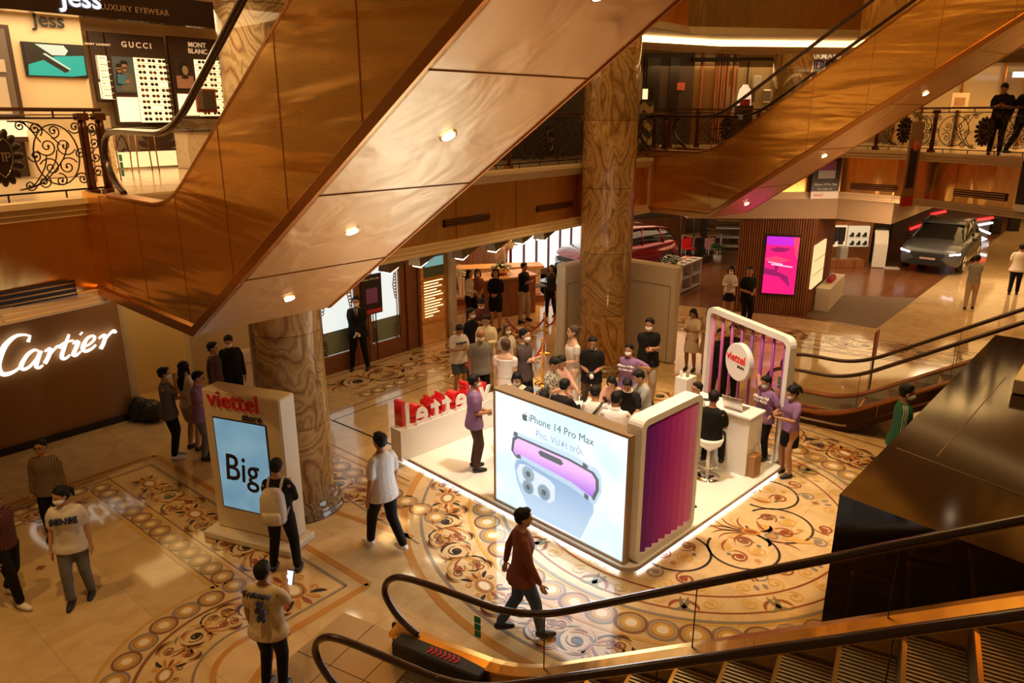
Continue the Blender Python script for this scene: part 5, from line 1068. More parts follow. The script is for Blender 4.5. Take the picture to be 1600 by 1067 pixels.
for i in range(8):
    s_ = .17+(SF_L-.34)*i/7; m = MB(); z0, z1 = PH+.10, PH+SF_H-.10
    a, b_ = sf(s_-.02, .065, z0), sf(s_+.015, .065, z1); m.tube([a, b_], .028, 4); m.build('slat', mat('slat_%d' % i, sc_[i], .4), root)
m = MB(); cz = head_z(1164, 563, sf(SF_L*.45, 0, 0)); cc = sf(SF_L*.44, .20, cz); YN = -YY
def disc3(mb, c, nrm, r_, t, mi=0, n=40, round_=.0):
    nrm = Vector(nrm).normalized(); X = nrm.cross(Z3).normalized(); Y = X.cross(nrm); mb.loft([[c+nrm*h+(X*math.cos(2*PI*j/n)+Y*math.sin(2*PI*j/n))*(r_*k) for j in range(n)] for h, k in ((-t/2, .97), (-t/2+.01, 1), (t/2-.01, 1), (t/2, .97))], mi, True, False)
FD = YY if YY.y < 0 else -YY
cc = sf(SF_L*.44, 0, cz)+FD*.16; disc3(m, cc, FD, .33, .11); rs = m.build('round_sign', WHITEG, root)
XR = Z3.cross(FD)*-1; XR = FD.cross(Z3)*-1
XR = Vector((-FD.y, FD.x, 0)); 
text('sign_letters', 'viettel', .205, cc+FD*.058-XR*.285+Z3*.0, XR, Z3, RED, rs, off=.004, xs=1.0); text('sign_letters', 'store', .085, cc+FD*.055+XR*.02-Z3*.09, XR, Z3, BLACK, rs, off=.003)
# ---- counter with laptop
cg = at(1122, 700, PH); 
ct0, ct1 = at(1122, 690, PH), at(1163, 742, PH)
cdir = V2(R(-40)); cnn = V2(R(50))
co = at(1163, 745, PH)           # front lower corner
root = thing('counter', 'white service counter with laptop in front of the round sign', 'counter', co)
CW, CD_, CH_ = 1.15, .44, head_z(1180, 655, co)-PH-.0
CH_ = 1.0
m = MB(); cdl = (at(1080, 690, PH)-co).normalized(); cdr = (at(1187, 713, PH)-co).normalized()
cdl = dv; cdr = du
cen = co+cdl*CW/2+cdr*CD_/2
m.box((cen.x, cen.y, PH+CH_/2-.02), (CD_, CW, CH_-.04), ANGU); m.build('body', WHITE, root)
m = MB(); m.box((cen.x, cen.y, PH+CH_), (CD_+.06, CW+.06, .05), ANGU, 0, .01); m.build('counter_top', WHITEG, root)
lp = cen-cdl*.22; t = thing('laptop', 'open silver laptop on the white service counter', 'laptop', (lp.x, lp.y, PH+CH_+.025))
m = MB(); m.box((lp.x, lp.y, PH+CH_+.035), (.24, .34, .018), ANGU, 0, .004); m.build('keyboard_base', STEEL, t)
m = MB(); bl = lp-du*.12; X = dv; tilt = (Z3*.94-du*.34).normalized(); m.slab(Vector((bl.x, bl.y, PH+CH_+.045))-dv*.17, dv, tilt, [(0, 0), (.34, 0), (.34, .23), (0, .23)], -.005, .005); m.build('screen_lid', STEEL, t)
q = cen+cdl*.30-du*.05; m = MB(); m.box((q.x, q.y, PH+CH_+.035), (.09, .16, .02), R(80), 0, .005); single(m, 'phone', BLACK, 'dark phone lying on the service counter beside the laptop', 'phone')
# paper bag
g_ = at(1176, 742, PH); t = thing('paper_bag', 'brown paper carrier bag standing against the service counter', 'bag', g_)
m = MB(); m.loft([[(g_.x+math.cos(a+ANGU)*r_*.8, g_.y+math.sin(a+ANGU)*r_*.8, PH+z) for a in (R(30), R(150), R(210), R(330))] for r_, z in ((.16, 0), (.16, .36))], 0, True, False); m.build('bag_body', mat('kraft_paper', (.36, .18, .07), .7, bump=.2), t)
m = MB(); m.tube(smooth_pts([g_+Vector((-.05, -.06, PH+.34)), g_+Vector((-.03, -.06, PH+.44)), g_+Vector((.03, -.06, PH+.44)), g_+Vector((.05, -.06, PH+.34))], 5), .005, 5); m.build('handle', mat('kraft_dark', (.25, .12, .05), .7), t)
# stool for the seated man
def stool(p, z, label, zs=.62):
    t = thing('tulip_stool', label, 'stool', (p.x, p.y, z)); m = MB(); m.lathe((p.x, p.y, z), [(.21, 0), (.21, .012), (.10, .035), (.03, .06)], 24); m.build('foot', CHROME, t)
    m = MB(); m.lathe((p.x, p.y, z), [(.028, .05), (.028, zs-.12)], 12); m.build('stem', WHITEG, t)
    m = MB(); m.lathe((p.x, p.y, z), [(.03, zs-.16), (.10, zs-.10), (.19, zs-.03), (.215, zs+.04), (.21, zs+.10), (.195, zs+.06), (.15, zs+.0), (.0, zs-.01)], 24, caps=False); m.build('seat', WHITEG, t)
    m = MB(); m.tube([(p.x+.14*math.cos(a), p.y+.14*math.sin(a), z+.22) for a in [2*PI*i/16 for i in range(17)]], .009, 6); m.build('foot_ring', CHROME, t); return t
st_p = at(1104, 745, PH); stool(st_p, PH, 'white tulip stool with chrome foot under the seated man in black')
m = MB(); g_ = at(1085, 792, PH); m.box((g_.x, g_.y, PH+.012), (.05, .06, .024), R(20)); m.tube([g_+Z3*(PH+.02), g_+Vector((-.02, .03, PH+.15)), g_+Vector((-.05, .05, PH+.32))], .006, 5); single(m, 'power_adapter', BLACK, 'small black cable plug lying at the foot of the striped wall', 'cable')
# ---- low bench with standing letters (rear left edge, runs along du)
l0 = bp(.0, LV-.0); lt0 = at(621, 722); 
BH_ = .55
lo = at(628, 722, PH); le = lo+du*3.0
ll = 2.55
def lbp(s, t, z): p = lo+du*s+dv*t; return Vector((p.x, p.y, z))
m = MB(); c = lbp(ll/2, .14, PH+BH_/2-.0); m.box(c, (ll, .28, BH_), ANGU, 0, .0); bn = m.build('letter_bench', WHITEG); tag(bn, 'low white bench wall carrying the standing red letters, left rear of the booth', 'bench')
rt = thing('standing_letters', 'red and white standing letters seen from behind on the low white bench', 'sign', lbp(ll/2, .14, PH+BH_))
LW = mat('letter_white', (.9, .88, .88), .3)
xpos = 0.06; Xm = -du      # reads from the other side
for ch, adv in (('l', .20), ('e', .40), ('t', .27), ('t', .27), ('e', .40), ('i', .20), ('v', .40)):
    w_ = adv; O = lbp(xpos+w_-.02, .24, PH+BH_-.005)
    t_ = text('letter', ch, .62, O, Xm, Z3, RED, rt, ext=.10, off=.016, xs=.92)
    O2 = lbp(xpos+w_-.02, .035, PH+BH_-.005); t2 = text('letter_face', ch, .62, O2, Xm, Z3, LW, t_, ext=.012, off=.013, xs=.92)
    xpos += w_-.02
# ---- demonstration table with phones
tc0 = at(905, 660, PH); TC = Vector((1.62, 11.55, 0))
tq = [at(868, 655, 1.0), at(985, 618, 1.0), at(1010, 690, 1.0), at(930, 700, 1.0)]
tcen = Vector((1.28, 11.38, 0))
root = thing('demonstration_table', 'white demonstration table in the middle of the booth with phones on it', 'table', (tcen.x, tcen.y, PH))
m = MB(); m.box((tcen.x, tcen.y, .96), (1.3, .95, .05), R(10), 0, .02); m.build('table_top', WHITEG, root)
m = MB(); m.box((tcen.x, tcen.y, (PH+.93)/2), (.95, .5, .93-PH), R(10)); m.build('table_body', WHITE, root)
TT = lambda x, y: Vector((tcen.x, tcen.y, 0))+V2(R(10))*x+V2(R(100))*y
for i in range(7):
    x = -.54+.18*i; y = .22 if i % 2 else -.15; q = TT(x, y); t = thing('phone_stand', 'small phone display stand on the demonstration table', 'phone stand', (q.x, q.y, .985), 'phone display stands on the demonstration table')
    m = MB(); m.box((q.x, q.y, .995), (.07, .07, .02), R(40)); m.build('foot', WHITE, t); m = MB(); m.slab(Vector((q.x, q.y, 1.0))-V2(R(40))*.035, V2(R(40)), (Z3+V2(R(130))*.5), [(0, .02), (.07, .02), (.07, .16), (0, .16)], -.004, .004); m.build('phone', BLACK, t)
for (x, y, z_, c_, lab) in ((.52, .36, .09, WHITE, 'white cup near the far end of the demonstration table'),):
    q = TT(x, y); m = MB(); m.lathe((q.x, q.y, .985), [(.03, 0), (.037, z_), (.034, z_), (.028, .01)], 14); single(m, 'paper_cup', c_, lab, 'cup')
for k, (x, y, lab) in enumerate(((.25, .05, 'small white card lying in the middle of the demonstration table'), (-.2, .1, 'second white card on the demonstration table, nearer the standing letters'))):
    q = TT(x, y); m = MB(); m.box((q.x, q.y, .992), (.14, .10, .008), R(30+k*20)); single(m, 'card', WHITE, lab, 'card')
# lantern like box on the right wall: small speaker sticks
g_ = at(1068, 642, PH); m = MB(); m.box((g_.x, g_.y, PH+.36), (.34, .26, .72), ANGU); sd = m.build('side_desk', WHITE); tag(sd, 'white side desk behind the purple striped wall', 'desk')
for k, dx in enumerate((-.1, .02)):
    m = MB(); m.lathe((g_.x+dx, g_.y-.02, PH+.72), [(.035, 0), (.035, .09), (.02, .11), (.02, .13)], 12, 0); single(m, 'bottle', (WHITE, GREY)[k], ('white', 'grey')[k]+' small bottle on the side desk behind the striped wall', 'bottle')
# ================================================================== freestanding screen kiosk (left)
kf = [at(333, 818), at(463, 850)]
k0 = at(343, 830); k1_ = at(459, 858); kd = (k1_-k0).normalized(); kn = Vector((kd.y, -kd.x, 0))
if kn.y > 0: kn = -kn
KW = (k1_-k0).length; KH = head_z(321, 606, k0)
kp = lambda s, t, z: Vector((k0.x, k0.y, 0))+kd*s-kn*t+Z3*z
root = thing('screen_kiosk', 'tall cream kiosk with a pale blue screen and red lettering, left of centre', 'kiosk', kp(KW/2, .15, 0))
KC = mat('kiosk_cream', (.72, .60, .42), .4); kang = math.atan2(kd.y, kd.x)
m = MB(); m.box(kp(KW/2, .15, .1+KH/2-.05), (KW, .32, KH-.1), kang, 0, .02); m.build('body', KC, root)
m = MB(); m.box(kp(KW/2, .08, .05), (KW+.2, .56, .10), kang, 0, .015); m.build('plinth', mat('kiosk_plinth', (.70, .60, .46), .3), root)
m = MB(); sw0, sw1 = .135*KW, .80*KW; sz0, sz1 = .46, 1.78
SKY = bpy.data.materials.new('screen_blue'); SKY.use_nodes = True; N, L, b = nodes(SKY); tc = N.new('ShaderNodeTexCoord'); n = N.new('ShaderNodeTexNoise'); n.inputs['Scale'].default_value = 1.6; L.new(tc.outputs['Object'], n.inputs[0]); r = ramp(SKY.node_tree, [(.35, (.13, .27, .36)), (.65, (.22, .36, .43))]); L.new(n.outputs['Fac'], r.inputs[0]); L.new(r.outputs[0], b.inputs['Emission Color']); b.inputs['Emission Strength'].default_value = .72; b.inputs['Base Color'].default_value = (.02, .02, .02, 1); b.inputs['Roughness'].default_value = .2
m.box(kp((sw0+sw1)/2, -.012, (sz0+sz1)/2), (sw1-sw0+.03, .02, sz1-sz0+.03), kang, 0); sb = m.build('screen_bezel', BLACK, root)
m = MB(); m.box(kp((sw0+sw1)/2, -.02, (sz0+sz1)/2), (sw1-sw0, .01, sz1-sz0), kang); m.build('screen', SKY, root)
def ktext(n, s, sz, x, z, mt, sh=0, **k): return text(n, s, sz, kp(x, -.03, z), kd, Z3, mt, root, shear=sh, **k)
ktext('red_letters', 'viettel', .345, .09*KW, 1.955, mat('letter_red', (.62, .02, .03), .35), off=.001, ext=.015, xs=.98); ktext('small_letters', 'store', .15, .52*KW, 1.82, BLACK, off=.003)
text('red_letters_edge', 'viettel', .345, kp(.09*KW, -.012, 1.955), kd, Z3, mat('letter_edge', (.9, .82, .74), .3), root, off=.010, ext=.004, xs=.98)
BK = mat('screen_ink', (.01, .01, .012), .4)
ktext('screen_words', 'Big', .56, .20*KW, .90, BK, .10, off=.004, ext=.002, xs=.85)
# second cream panel behind it and the two white hoardings round the middle column
def hoard(p0, p1, z0, H_, th, name, label, tpts=None, mt=CREAM, r_=.04):
    d = (p1-p0); L_ = d.length; d = d.normalized(); m = MB(); c = (p0+p1)/2; ang = math.atan2(d.y, d.x); m.box((c.x, c.y, z0+H_/2), (L_, th, H_), ang, 0, r_); root = m.build(name, mt); tag(root, label, 'partition')
    n = Vector((d.y, -d.x, 0)); n = n if n.y < 0 else -n; m = MB(); m.box((c.x+n.x*(th/2+.003), c.y+n.y*(th/2+.003), z0+H_*.80), (L_-.25, .008, .008), ang); 
    m.build('panel_joint', DARKB, root)
    for s_ in (-1, 1): m = MB(); q = c+d*s_*(L_/2-.12); m.box((q.x+n.x*(th/2+.003), q.y+n.y*(th/2+.003), z0+H_*.40), (.008, .008, H_*.80), ang); m.build('panel_joint', DARKB, root)
    return root
HOARD = mat('hoarding_cream', (.66, .58, .48), .45)
h0, h1 = at(877, 585), at(925, 555)
hh = 2.35
A_h = at(884, 610); 
hoard(Vector((1.12, 17.0, 0)), Vector((2.25, 18.0, 0)), 0, 2.35, .28, 'partition', 'cream partition left of the middle column, behind the woman in the white dress', mt=HOARD)
hoard(Vector((2.45, 18.0, 0)), Vector((3.85, 16.75, 0)), 0, 2.35, .28, 'partition', 'cream partition right of the middle column, behind the man with folded arms', mt=HOARD)
hoard(at(340, 655)+Vector((.0, .1, 0)), at(395, 640)+Vector((.3, .35, 0)), 0, 1.25, .22, 'partition', 'low cream partition between the kiosk and the left column', mt=KC)
# ================================================================== carved doors, ground floor left rear
DP = lambda px, py, off=0.0: onp(px, py, uv(aW-.12+off, 0), UA)
doorO = uv(aW-.12, 0)
def dq(b, z, off=0.0): return uv(aW-.12+off, b, z)
CARV = mat('carved_bronze', (.28, .11, .045), .4, .5, bump=1.0, bscale=30, var=.75, vscale=26)
CARV2 = mat('carved_bronze_light', (.40, .22, .11), .35, .7, bump=.8, bscale=60)
WGLOW = emis('glowing_door_glass', (.78, .84, .80), .75)  # brightness of the door glass put in as its own glow
def carved(mb, b0, b1, z0, z1, off, th, mi=0): c = dq((b0+b1)/2, (z0+z1)/2, off); mb.box(c, (b1-b0, th, z1-z0), UA, mi, .012)
bd0, bd1 = ab(DP(497, 580))[1], ab(DP(652, 545))[1]
root = thing('carved_portal', 'tall carved bronze double door with mirror bright glass behind the man in the suit', 'door', dq((bd0+bd1)/2, 0))
W_ = bd1-bd0; z1 = 3.45
fr = [(bd0-.9, bd0-.62), (bd0-.58, bd0-.40), (bd0+W_*.0-.1, bd0+.12)]
m = MB()
for (x0, x1, o_) in ((bd0-.6, bd0-.28, .10), (bd0-.28, bd0-.16, .16), (bd1-.32, bd1-.02, .10), (bd1-.40, bd1-.32, .15), (bd1-.02, bd1+.05, .16)): carved(m, x0, x1, 0, z1, o_/2, o_)
m.build('door_frame', CARV, root)
leaves = [(bd0-.14, bd0+W_*.42), (bd0+W_*.44, bd1-.42)]
for k, (x0, x1) in enumerate(leaves):
    m = MB(); w_ = x1-x0; carved(m, x0, x0+w_*.16, 0, z1, .05, .10); carved(m, x1-w_*.14, x1, 0, z1, .05, .10); carved(m, x0+w_*.16, x1-w_*.14, 0, .42, .05, .10); carved(m, x0+w_*.16, x1-w_*.14, 3.1, z1, .05, .10)
    lf = m.build('door_leaf', CARV, root)
    m = MB(); g0, g1 = x0+w_*.16, x1-w_*.14; m.box(dq((g0+g1)/2, 1.76, .02), (g1-g0, .02, 2.68), UA); m.build('bright_glass', WGLOW, lf)
    m = MB(); m.box(dq((g0+g1)/2, .70, .034), (g1-g0, .006, .54), UA); m.build('glass_lower_reflection', mat('green_grey_reflection', (.20, .26, .20), .15), lf)  # reflection in the lower glass painted as a flat green-grey panel
    m = MB()
    for sg, bx in ((1, g0+.07), (-1, g1-.07)):
        m.tube([dq(bx, z, .06) for z in (.44, 3.08)], .014, 6)
        for zc_, n_ in ((.62, 5), (1.75, 9), (2.55, 6)):
            for i in range(n_):
                t_ = (i-(n_-1)/2)*.075; pts = [dq(bx+sg*(.02+.10*math.sin(q)*(1-abs(t_)/.5)), zc_+t_+.045*math.cos(q), .07) for q in [PI*j/6 for j in range(7)]]; m.tube(pts, .013, 5)
    m.tube([dq(g0+.07+(g1-g0-.14)*(.5-.5*math.cos(q)), 2.75+.33*math.sin(q), .06) for q in [PI*j/12 for j in range(13)]], .014, 6)
    m.build('gilded_scrollwork', CARV2, lf)
tx_ = text('glass_lettering', 'WHITE PALACE', .13, dq(leaves[0][0]+.32, 1.95, .035), u, Z3, GREY, root) if False else None
# poster stand in front of the right leaf
sp_ = at(588, 565); root = thing('poster_stand', 'black poster stand with a dark purple phone poster by the carved door', 'poster stand', sp_)
b_ = ab(sp_)[1]; a_ = ab(sp_)[0]-.05
m = MB(); m.box(uv(a_, b_, 1.65), (.62, .03, .95), UA); bd_ = m.build('poster_board', PH_B, root)
m = MB(); m.box(uv(a_+.02, b_, 1.62), (.34, .01, .36), UA); m.build('printed_phone', mat('print_violet2', (.22, .07, .24), .4), bd_)
m = MB(); m.box(uv(a_+.02, b_, 1.25), (.58, .01, .09), UA); m.build('red_strip', mat('print_red2', (.45, .03, .04), .4), bd_)
text('poster_text', 'iPhone 14 Pro Max', .065, uv(a_+.025, b_-.26, 2.0), u, Z3, WHITE, bd_)
for s_ in (-.12, .12): m = MB(); m.tube([uv(a_-.02, b_+s_, 0), uv(a_-.02, b_+s_, 1.2)], .014, 6); m.build('leg', BLACK, root)
# brass display portal right of the doors
bp0, bp1 = ab(DP(657, 540))[1], ab(DP(697, 528))[1]
root = thing('brass_display_case', 'narrow brass framed display panel with lit lines of text right of the carved door', 'display panel', dq((bp0+bp1)/2, 0))
m = MB(); carved(m, bp0, bp1, 0, 2.95, .05, .1); m.build('brass_frame', brass('satin_brass', (.75, .42, .14), .25, .2), root)
m = MB(); carved(m, bp0+.10, bp1-.10, 1.75, 2.35, .105, .01); m.build('green_picture', mat('print_green', (.10, .16, .10), .3), root)
m = MB(); carved(m, bp0+.14, bp1-.14, 2.02, 2.25, .115, .01); m.build('lit_patch', emis('teal_patch', (.2, .4, .38), .6), root)
TL_ = emis('lit_text', (1.0, .72, .35), 1.6)
for i in range(13):
    w__ = (.9, .7, .85, .6, .8, .9, .5, .85, .75, .9, .6, .7, .4)[i]; L0 = bp1-bp0-.2; m = MB(); carved(m, bp0+.10, bp0+.10+L0*w__, 1.62-i*.075, 1.645-i*.075, .107, .008); m.build('text_line', TL_, root)
o_ = text('logo_letters', 'UP', .2, dq(bp1-.42, 2.42, .115), u, Z3, emis('lit_logo', (1, .85, .6), 1.5), root)
# pilaster, small white box
m = MB(); carved(m, bp1+.02, bp1+.20, 0, 3.4, .1, .3); pz = m.build('wall_pilaster', CREAM); struct(pz)
m = MB(); p_ = at(693, 519); m.box((p_.x+.12, p_.y, .45), (.32, .3, .9), UA, 0, .01); single(m, 'white_pedestal', CREAM, 'small white pedestal at the end of the door wall, left of the plant', 'pedestal')
# wall washers under the balcony edge
SHADE = mat('lamp_shade_brown', (.20, .14, .09), .5); LSLIT = emis('lamp_slot', (1.0, .82, .55), 7)
dW = (Vector((*W2[2], 0))-Vector((*W2[1], 0))).normalized(); nW = Vector((-dW.y, dW.x, 0))
for k, (px, py) in enumerate(((503, 430), (614, 414), (660, 405), (725, 394), (775, 383), (817, 371), (850, 366))):
    O_ = Vector((*W2[1], 0))+nW*.30; p = onp(px, py, O_, math.atan2(dW.y, dW.x)); s_ = .30; top = 3.5
    t = thing('wall_washer_lamp', 'brown tapered wall washer lamp with a bright slot under the balcony edge', 'lamp', (p.x, p.y, 3.2), 'wall washer lamps under the balcony edge')
    X = dW; Y = -nW; m = MB(); zc_ = p.z
    def ring(w_, dd, z, o_=0, tl=0): return [Vector((p.x, p.y, z))+X*a*w_+Y*(b*dd+o_)+Z3*(a*tl) for a, b in ((-1, -1), (1, -1), (1, 1), (-1, 1))]
    m.loft([ring(.20, .05, top), ring(.25, .16, zc_+.02, .05, .10)], 0, True, False); m.build('lamp_shade', SHADE, t)
    m = MB(); m.loft([ring(.19, .11, zc_+.01, .05, .10), ring(.19, .11, zc_-.012, .05, .10)], 0, True, False); m.build('light_slot', LSLIT, t)
# ================================================================== coffee bar
def gb(mb, p, w_, d_, z0, z1, rz=0, mi=0, bev=0): mb.box((p.x, p.y, (z0+z1)/2), (w_, d_, z1-z0), rz, mi, bev)
BARA = R(12)
bc = at(760, 478); bc = Vector((-.6, 23.2, 0))
root = thing('coffee_bar', 'long wooden coffee bar with lit ribbed front behind the waiting women', 'bar counter', bc)
m = MB(); gb(m, Vector((-1.0, 23.0, 0)), 4.0, .7, 1.02, 1.12, BARA, 0, .01); m.build('counter_top', WOODL, root)
m = MB(); gb(m, Vector((-1.0, 23.05, 0)), 3.8, .5, .05, 1.02, BARA); m.build('ribbed_front', mat('lit_ribbed', (.55, .33, .16), .5, emit=(1, .5, .2), es=.16), root)
for i in range(34): q = Vector((-1.0, 23.0, 0))+V2(BARA)*(-1.85+i*.112)+V2(BARA-PI/2)*.27; m = MB(); gb(m, q, .045, .05, .25, .98, BARA); m.build('rib', WHITE if False else mat('rib_cream', (.7, .5, .3), .4), root)
m = MB(); gb(m, Vector((-1.0, 22.9, 0)), 4.0, .8, 0, .2, BARA); m.build('kick_plinth', WOOD, root)
m = MB(); gb(m, at(782, 432, 1.12), 1.9, .9, 0, 1.12, R(30), 0, .01); k_ = m.build('side_bar', WOOD); tag(k_, 'dark walnut side bar carrying the orchid arrangement', 'bar counter')
m = MB(); gb(m, at(782, 432, 1.12), 2.0, 1.0, 1.12, 1.17, R(30)); m.build('counter_top', WOODL, k_)
root = thing('back_bar_wall', 'walnut back bar wall with lit niches holding small bottles', 'wall unit', (-2, 26.6, 0))
m = MB(); gb(m, Vector((-2.0, 26.8, 0)), 7, .3, 0, 3.45, R(8)); m.build('panelling', WOOD, root)
NICHE = emis('niche_glow', (1.0, .55, .18), 1.0)
for i in range(7):
    q = Vector((-2.0, 26.8, 0))+V2(R(8))*(-2.6+i*.95)+V2(R(-82))*.17; m = MB(); gb(m, q, .5, .03, 1.7, 2.9, R(8)); m.build('lit_niche', NICHE, root)
for i in range(7):
    q = Vector((-2.0, 26.8, 0))+V2(R(8))*(-2.6+i*.95)+V2(R(-82))*.28; m = MB(); m.lathe((q.x, q.y, 1.75), [(.05, 0), (.06, .15), (.03, .25), (.015, .30), (.015, .38)], 10); single(m, 'glass_bottle', mat('amber_bottle', (.3, .12, .03), .15), 'amber bottle in a lit niche of the walnut back bar', 'bottle', 'bottles in the lit niches')
    m = MB(); gb(m, q, .5, .22, 1.70, 1.745, R(8)); m.build('niche_shelf', WOODL, root)
for k, (px, py, lab) in enumerate(((842, 462, 'black wire bar chair by the bar, nearest the red car'), (806, 464, 'black wire bar chair by the ribbed bar front, beside the man in beige trousers'), (700, 485, 'tall thin legged dark stool left of the waiting women'))):
    p = at(px, py+20); t = thing('bar_chair', lab, 'chair', p); m = MB(); gb(m, p, .4, .4, .70, .74, .3, 0, .02); m.build('seat', BLACK, t)
    for a in (-1, 1):
        for b in (-1, 1): m = MB(); m.tube([(p.x+a*.22, p.y+b*.22, 0), (p.x+a*.14, p.y+b*.14, .72)], .012, 5); m.build('leg', BLACK, t)
    m = MB(); m.tube(smooth_pts([(p.x-.19, p.y+.19, .72), (p.x-.2, p.y+.22, 1.0), (p.x, p.y+.26, 1.04), (p.x+.2, p.y+.22, 1.0), (p.x+.19, p.y+.19, .72)], 4), .012, 5); m.build('backrest', BLACK, t)
# orchid arrangement
oc = at(782, 428, 1.17)
root = thing('orchid_arrangement', 'large white orchid arrangement in a gold bowl on the side bar', 'flowers', oc)
m = MB(); m.lathe(oc, [(.18, 0), (.26, .10), (.28, .2), (.25, .22), (.2, .12)], 20); m.build('bowl', GOLDP, root)
rng = random.Random(4); LEAF = mat('leaf_green', (.035, .075, .02), .45); PETAL = mat('orchid_white', (.85, .72, .60), .5)
def leaf(mb, b, d, L_, w_, droop=.3, mi=0, n=6):
    d = d.normalized(); s_ = d.cross(Z3); s_ = s_.normalized() if s_.length > .05 else Vector((1, 0, 0)); vs = []; 
    for i in range(n+1):
        t_ = i/n; p = b+d*L_*t_-Z3*droop*L_*t_*t_; ww = w_*math.sin(PI*min(.98, t_*.9+.08)); vs += [p-s_*ww, p+Z3*ww*.15, p+s_*ww]
    fs = []
    for i in range(n): k = 3*i; fs += [(k, k+1, k+4, k+3), (k+1, k+2, k+5, k+4)]
    mb.add(vs, fs, mi, True)
m = MB()
for i in range(26): a = rng.random()*2*PI; leaf(m, oc+Z3*.2, V2(a)+Z3*rng.uniform(.1, 1), rng.uniform(.3, .55), .05, .5)
m.build('foliage', LEAF, root)
m = MB()
for i in range(15):
    a = rng.random()*2*PI; tip = V2(a)*rng.uniform(.15, .55); pts = smooth_pts([oc+Z3*.2, oc+Z3*.7+tip*.3, oc+Z3*rng.uniform(.9, 1.2)+tip], 6); m.tube(pts, .007, 4)
    for j in range(3, len(pts)):
        c = pts[j]+Vector((rng.uniform(-.07, .07), rng.uniform(-.07, .07), rng.uniform(-.05, .05)))
        for q in range(5): al = q*2*PI/5+rng.random(); m.ell(c+Vector((math.cos(al)*.045, -.01, math.sin(al)*.045)), (.048, .014, .048), 6, 1, m=4)
m.build('blossoms', [LEAF, PETAL], root)
# plants
def potted(p, z, h, label, kind='plant', pot=(.17, .36), pm=WHITE, spread=.5, nl=16, lw=.09, stem=True):
    t = thing('potted_plant', label, 'plant', (p.x, p.y, z)); m = MB(); m.lathe((p.x, p.y, z), [(pot[0]*.78, 0), (pot[0], pot[1]), (pot[0]*.9, pot[1]), (pot[0]*.85, pot[1]-.04)], 20); m.build('pot', pm, t)
    r_ = random.Random(int(p.x*100)); b = MB(); tips = []
    b.tube(smooth_pts([(p.x, p.y, z+pot[1]-.05), (p.x+.03, p.y, z+h*.6), (p.x, p.y+.02, z+h*.8)], 4), .014, 6); b.build('stem', WOOD, t)
    m = MB()
    for i in range(nl): a = r_.random()*2*PI; zz = z+h*(.55+.3*r_.random()); leaf(m, Vector((p.x, p.y, zz)), V2(a)+Z3*r_.uniform(0, .9), spread*r_.uniform(.6, 1), lw, .5)
    m.build('foliage', LEAF, t); return t
potted(at(1048, 461), 0, 1.55, 'small fiddle leaf tree in a white pot by the white shelf table', spread=.42, pot=(.2, .5), nl=22, lw=.11)
potted(at(704, 500), 0, 2.0, 'broad leaved plant beside the brass display panel', spread=.7, nl=18, lw=.12)
potted(at(1120, 412), 0, 1.0, 'small dark plant among the far tables', spread=.5, pm=GREY)
# ================================================================== bright mullioned screen wall and red car
PANW = emis('bright_panel', (.80, .88, .80), .95)
root = thing('bright_panel_wall', 'bright white backlit wall with dark red mullions behind the red car', 'light wall', (2, 29, 0))
A_, B_ = at(800, 432, .35), at(925, 396, .35)
A_ = at(795, 448, 0); B_ = at(960, 402, 0); d_ = (B_-A_); Lp = d_.length+1.0; dn = d_.normalized(); ang_ = math.atan2(dn.y, dn.x)
zb_ = head_z(800, 441, A_); 
m = MB(); c = A_+dn*Lp/2; m.box((c.x, c.y, 1.9), (Lp, .1, 3.1), ang_); m.build('lit_back', PANW, root)
for i in range(12): q = A_+dn*(Lp*i/11)+Vector((dn.y, -dn.x, 0))*.08; m = MB(); m.box((q.x, q.y, 1.9), (.05, .08, 3.1), ang_); m.build('mullion', mat('mullion_red', (.12, .01, .012), .3), root)
m = MB(); c2 = c+Vector((dn.y, -dn.x, 0))*1.4; m.box((c2.x+1.0, c2.y-.1, .15), (Lp+.6, 2.6, .3), ang_); m2 = m.build('car_podium', mat('podium_black', (.012, .008, .012), .12, coat=.5)); tag(m2, 'low glossy black podium under the red car', 'podium')
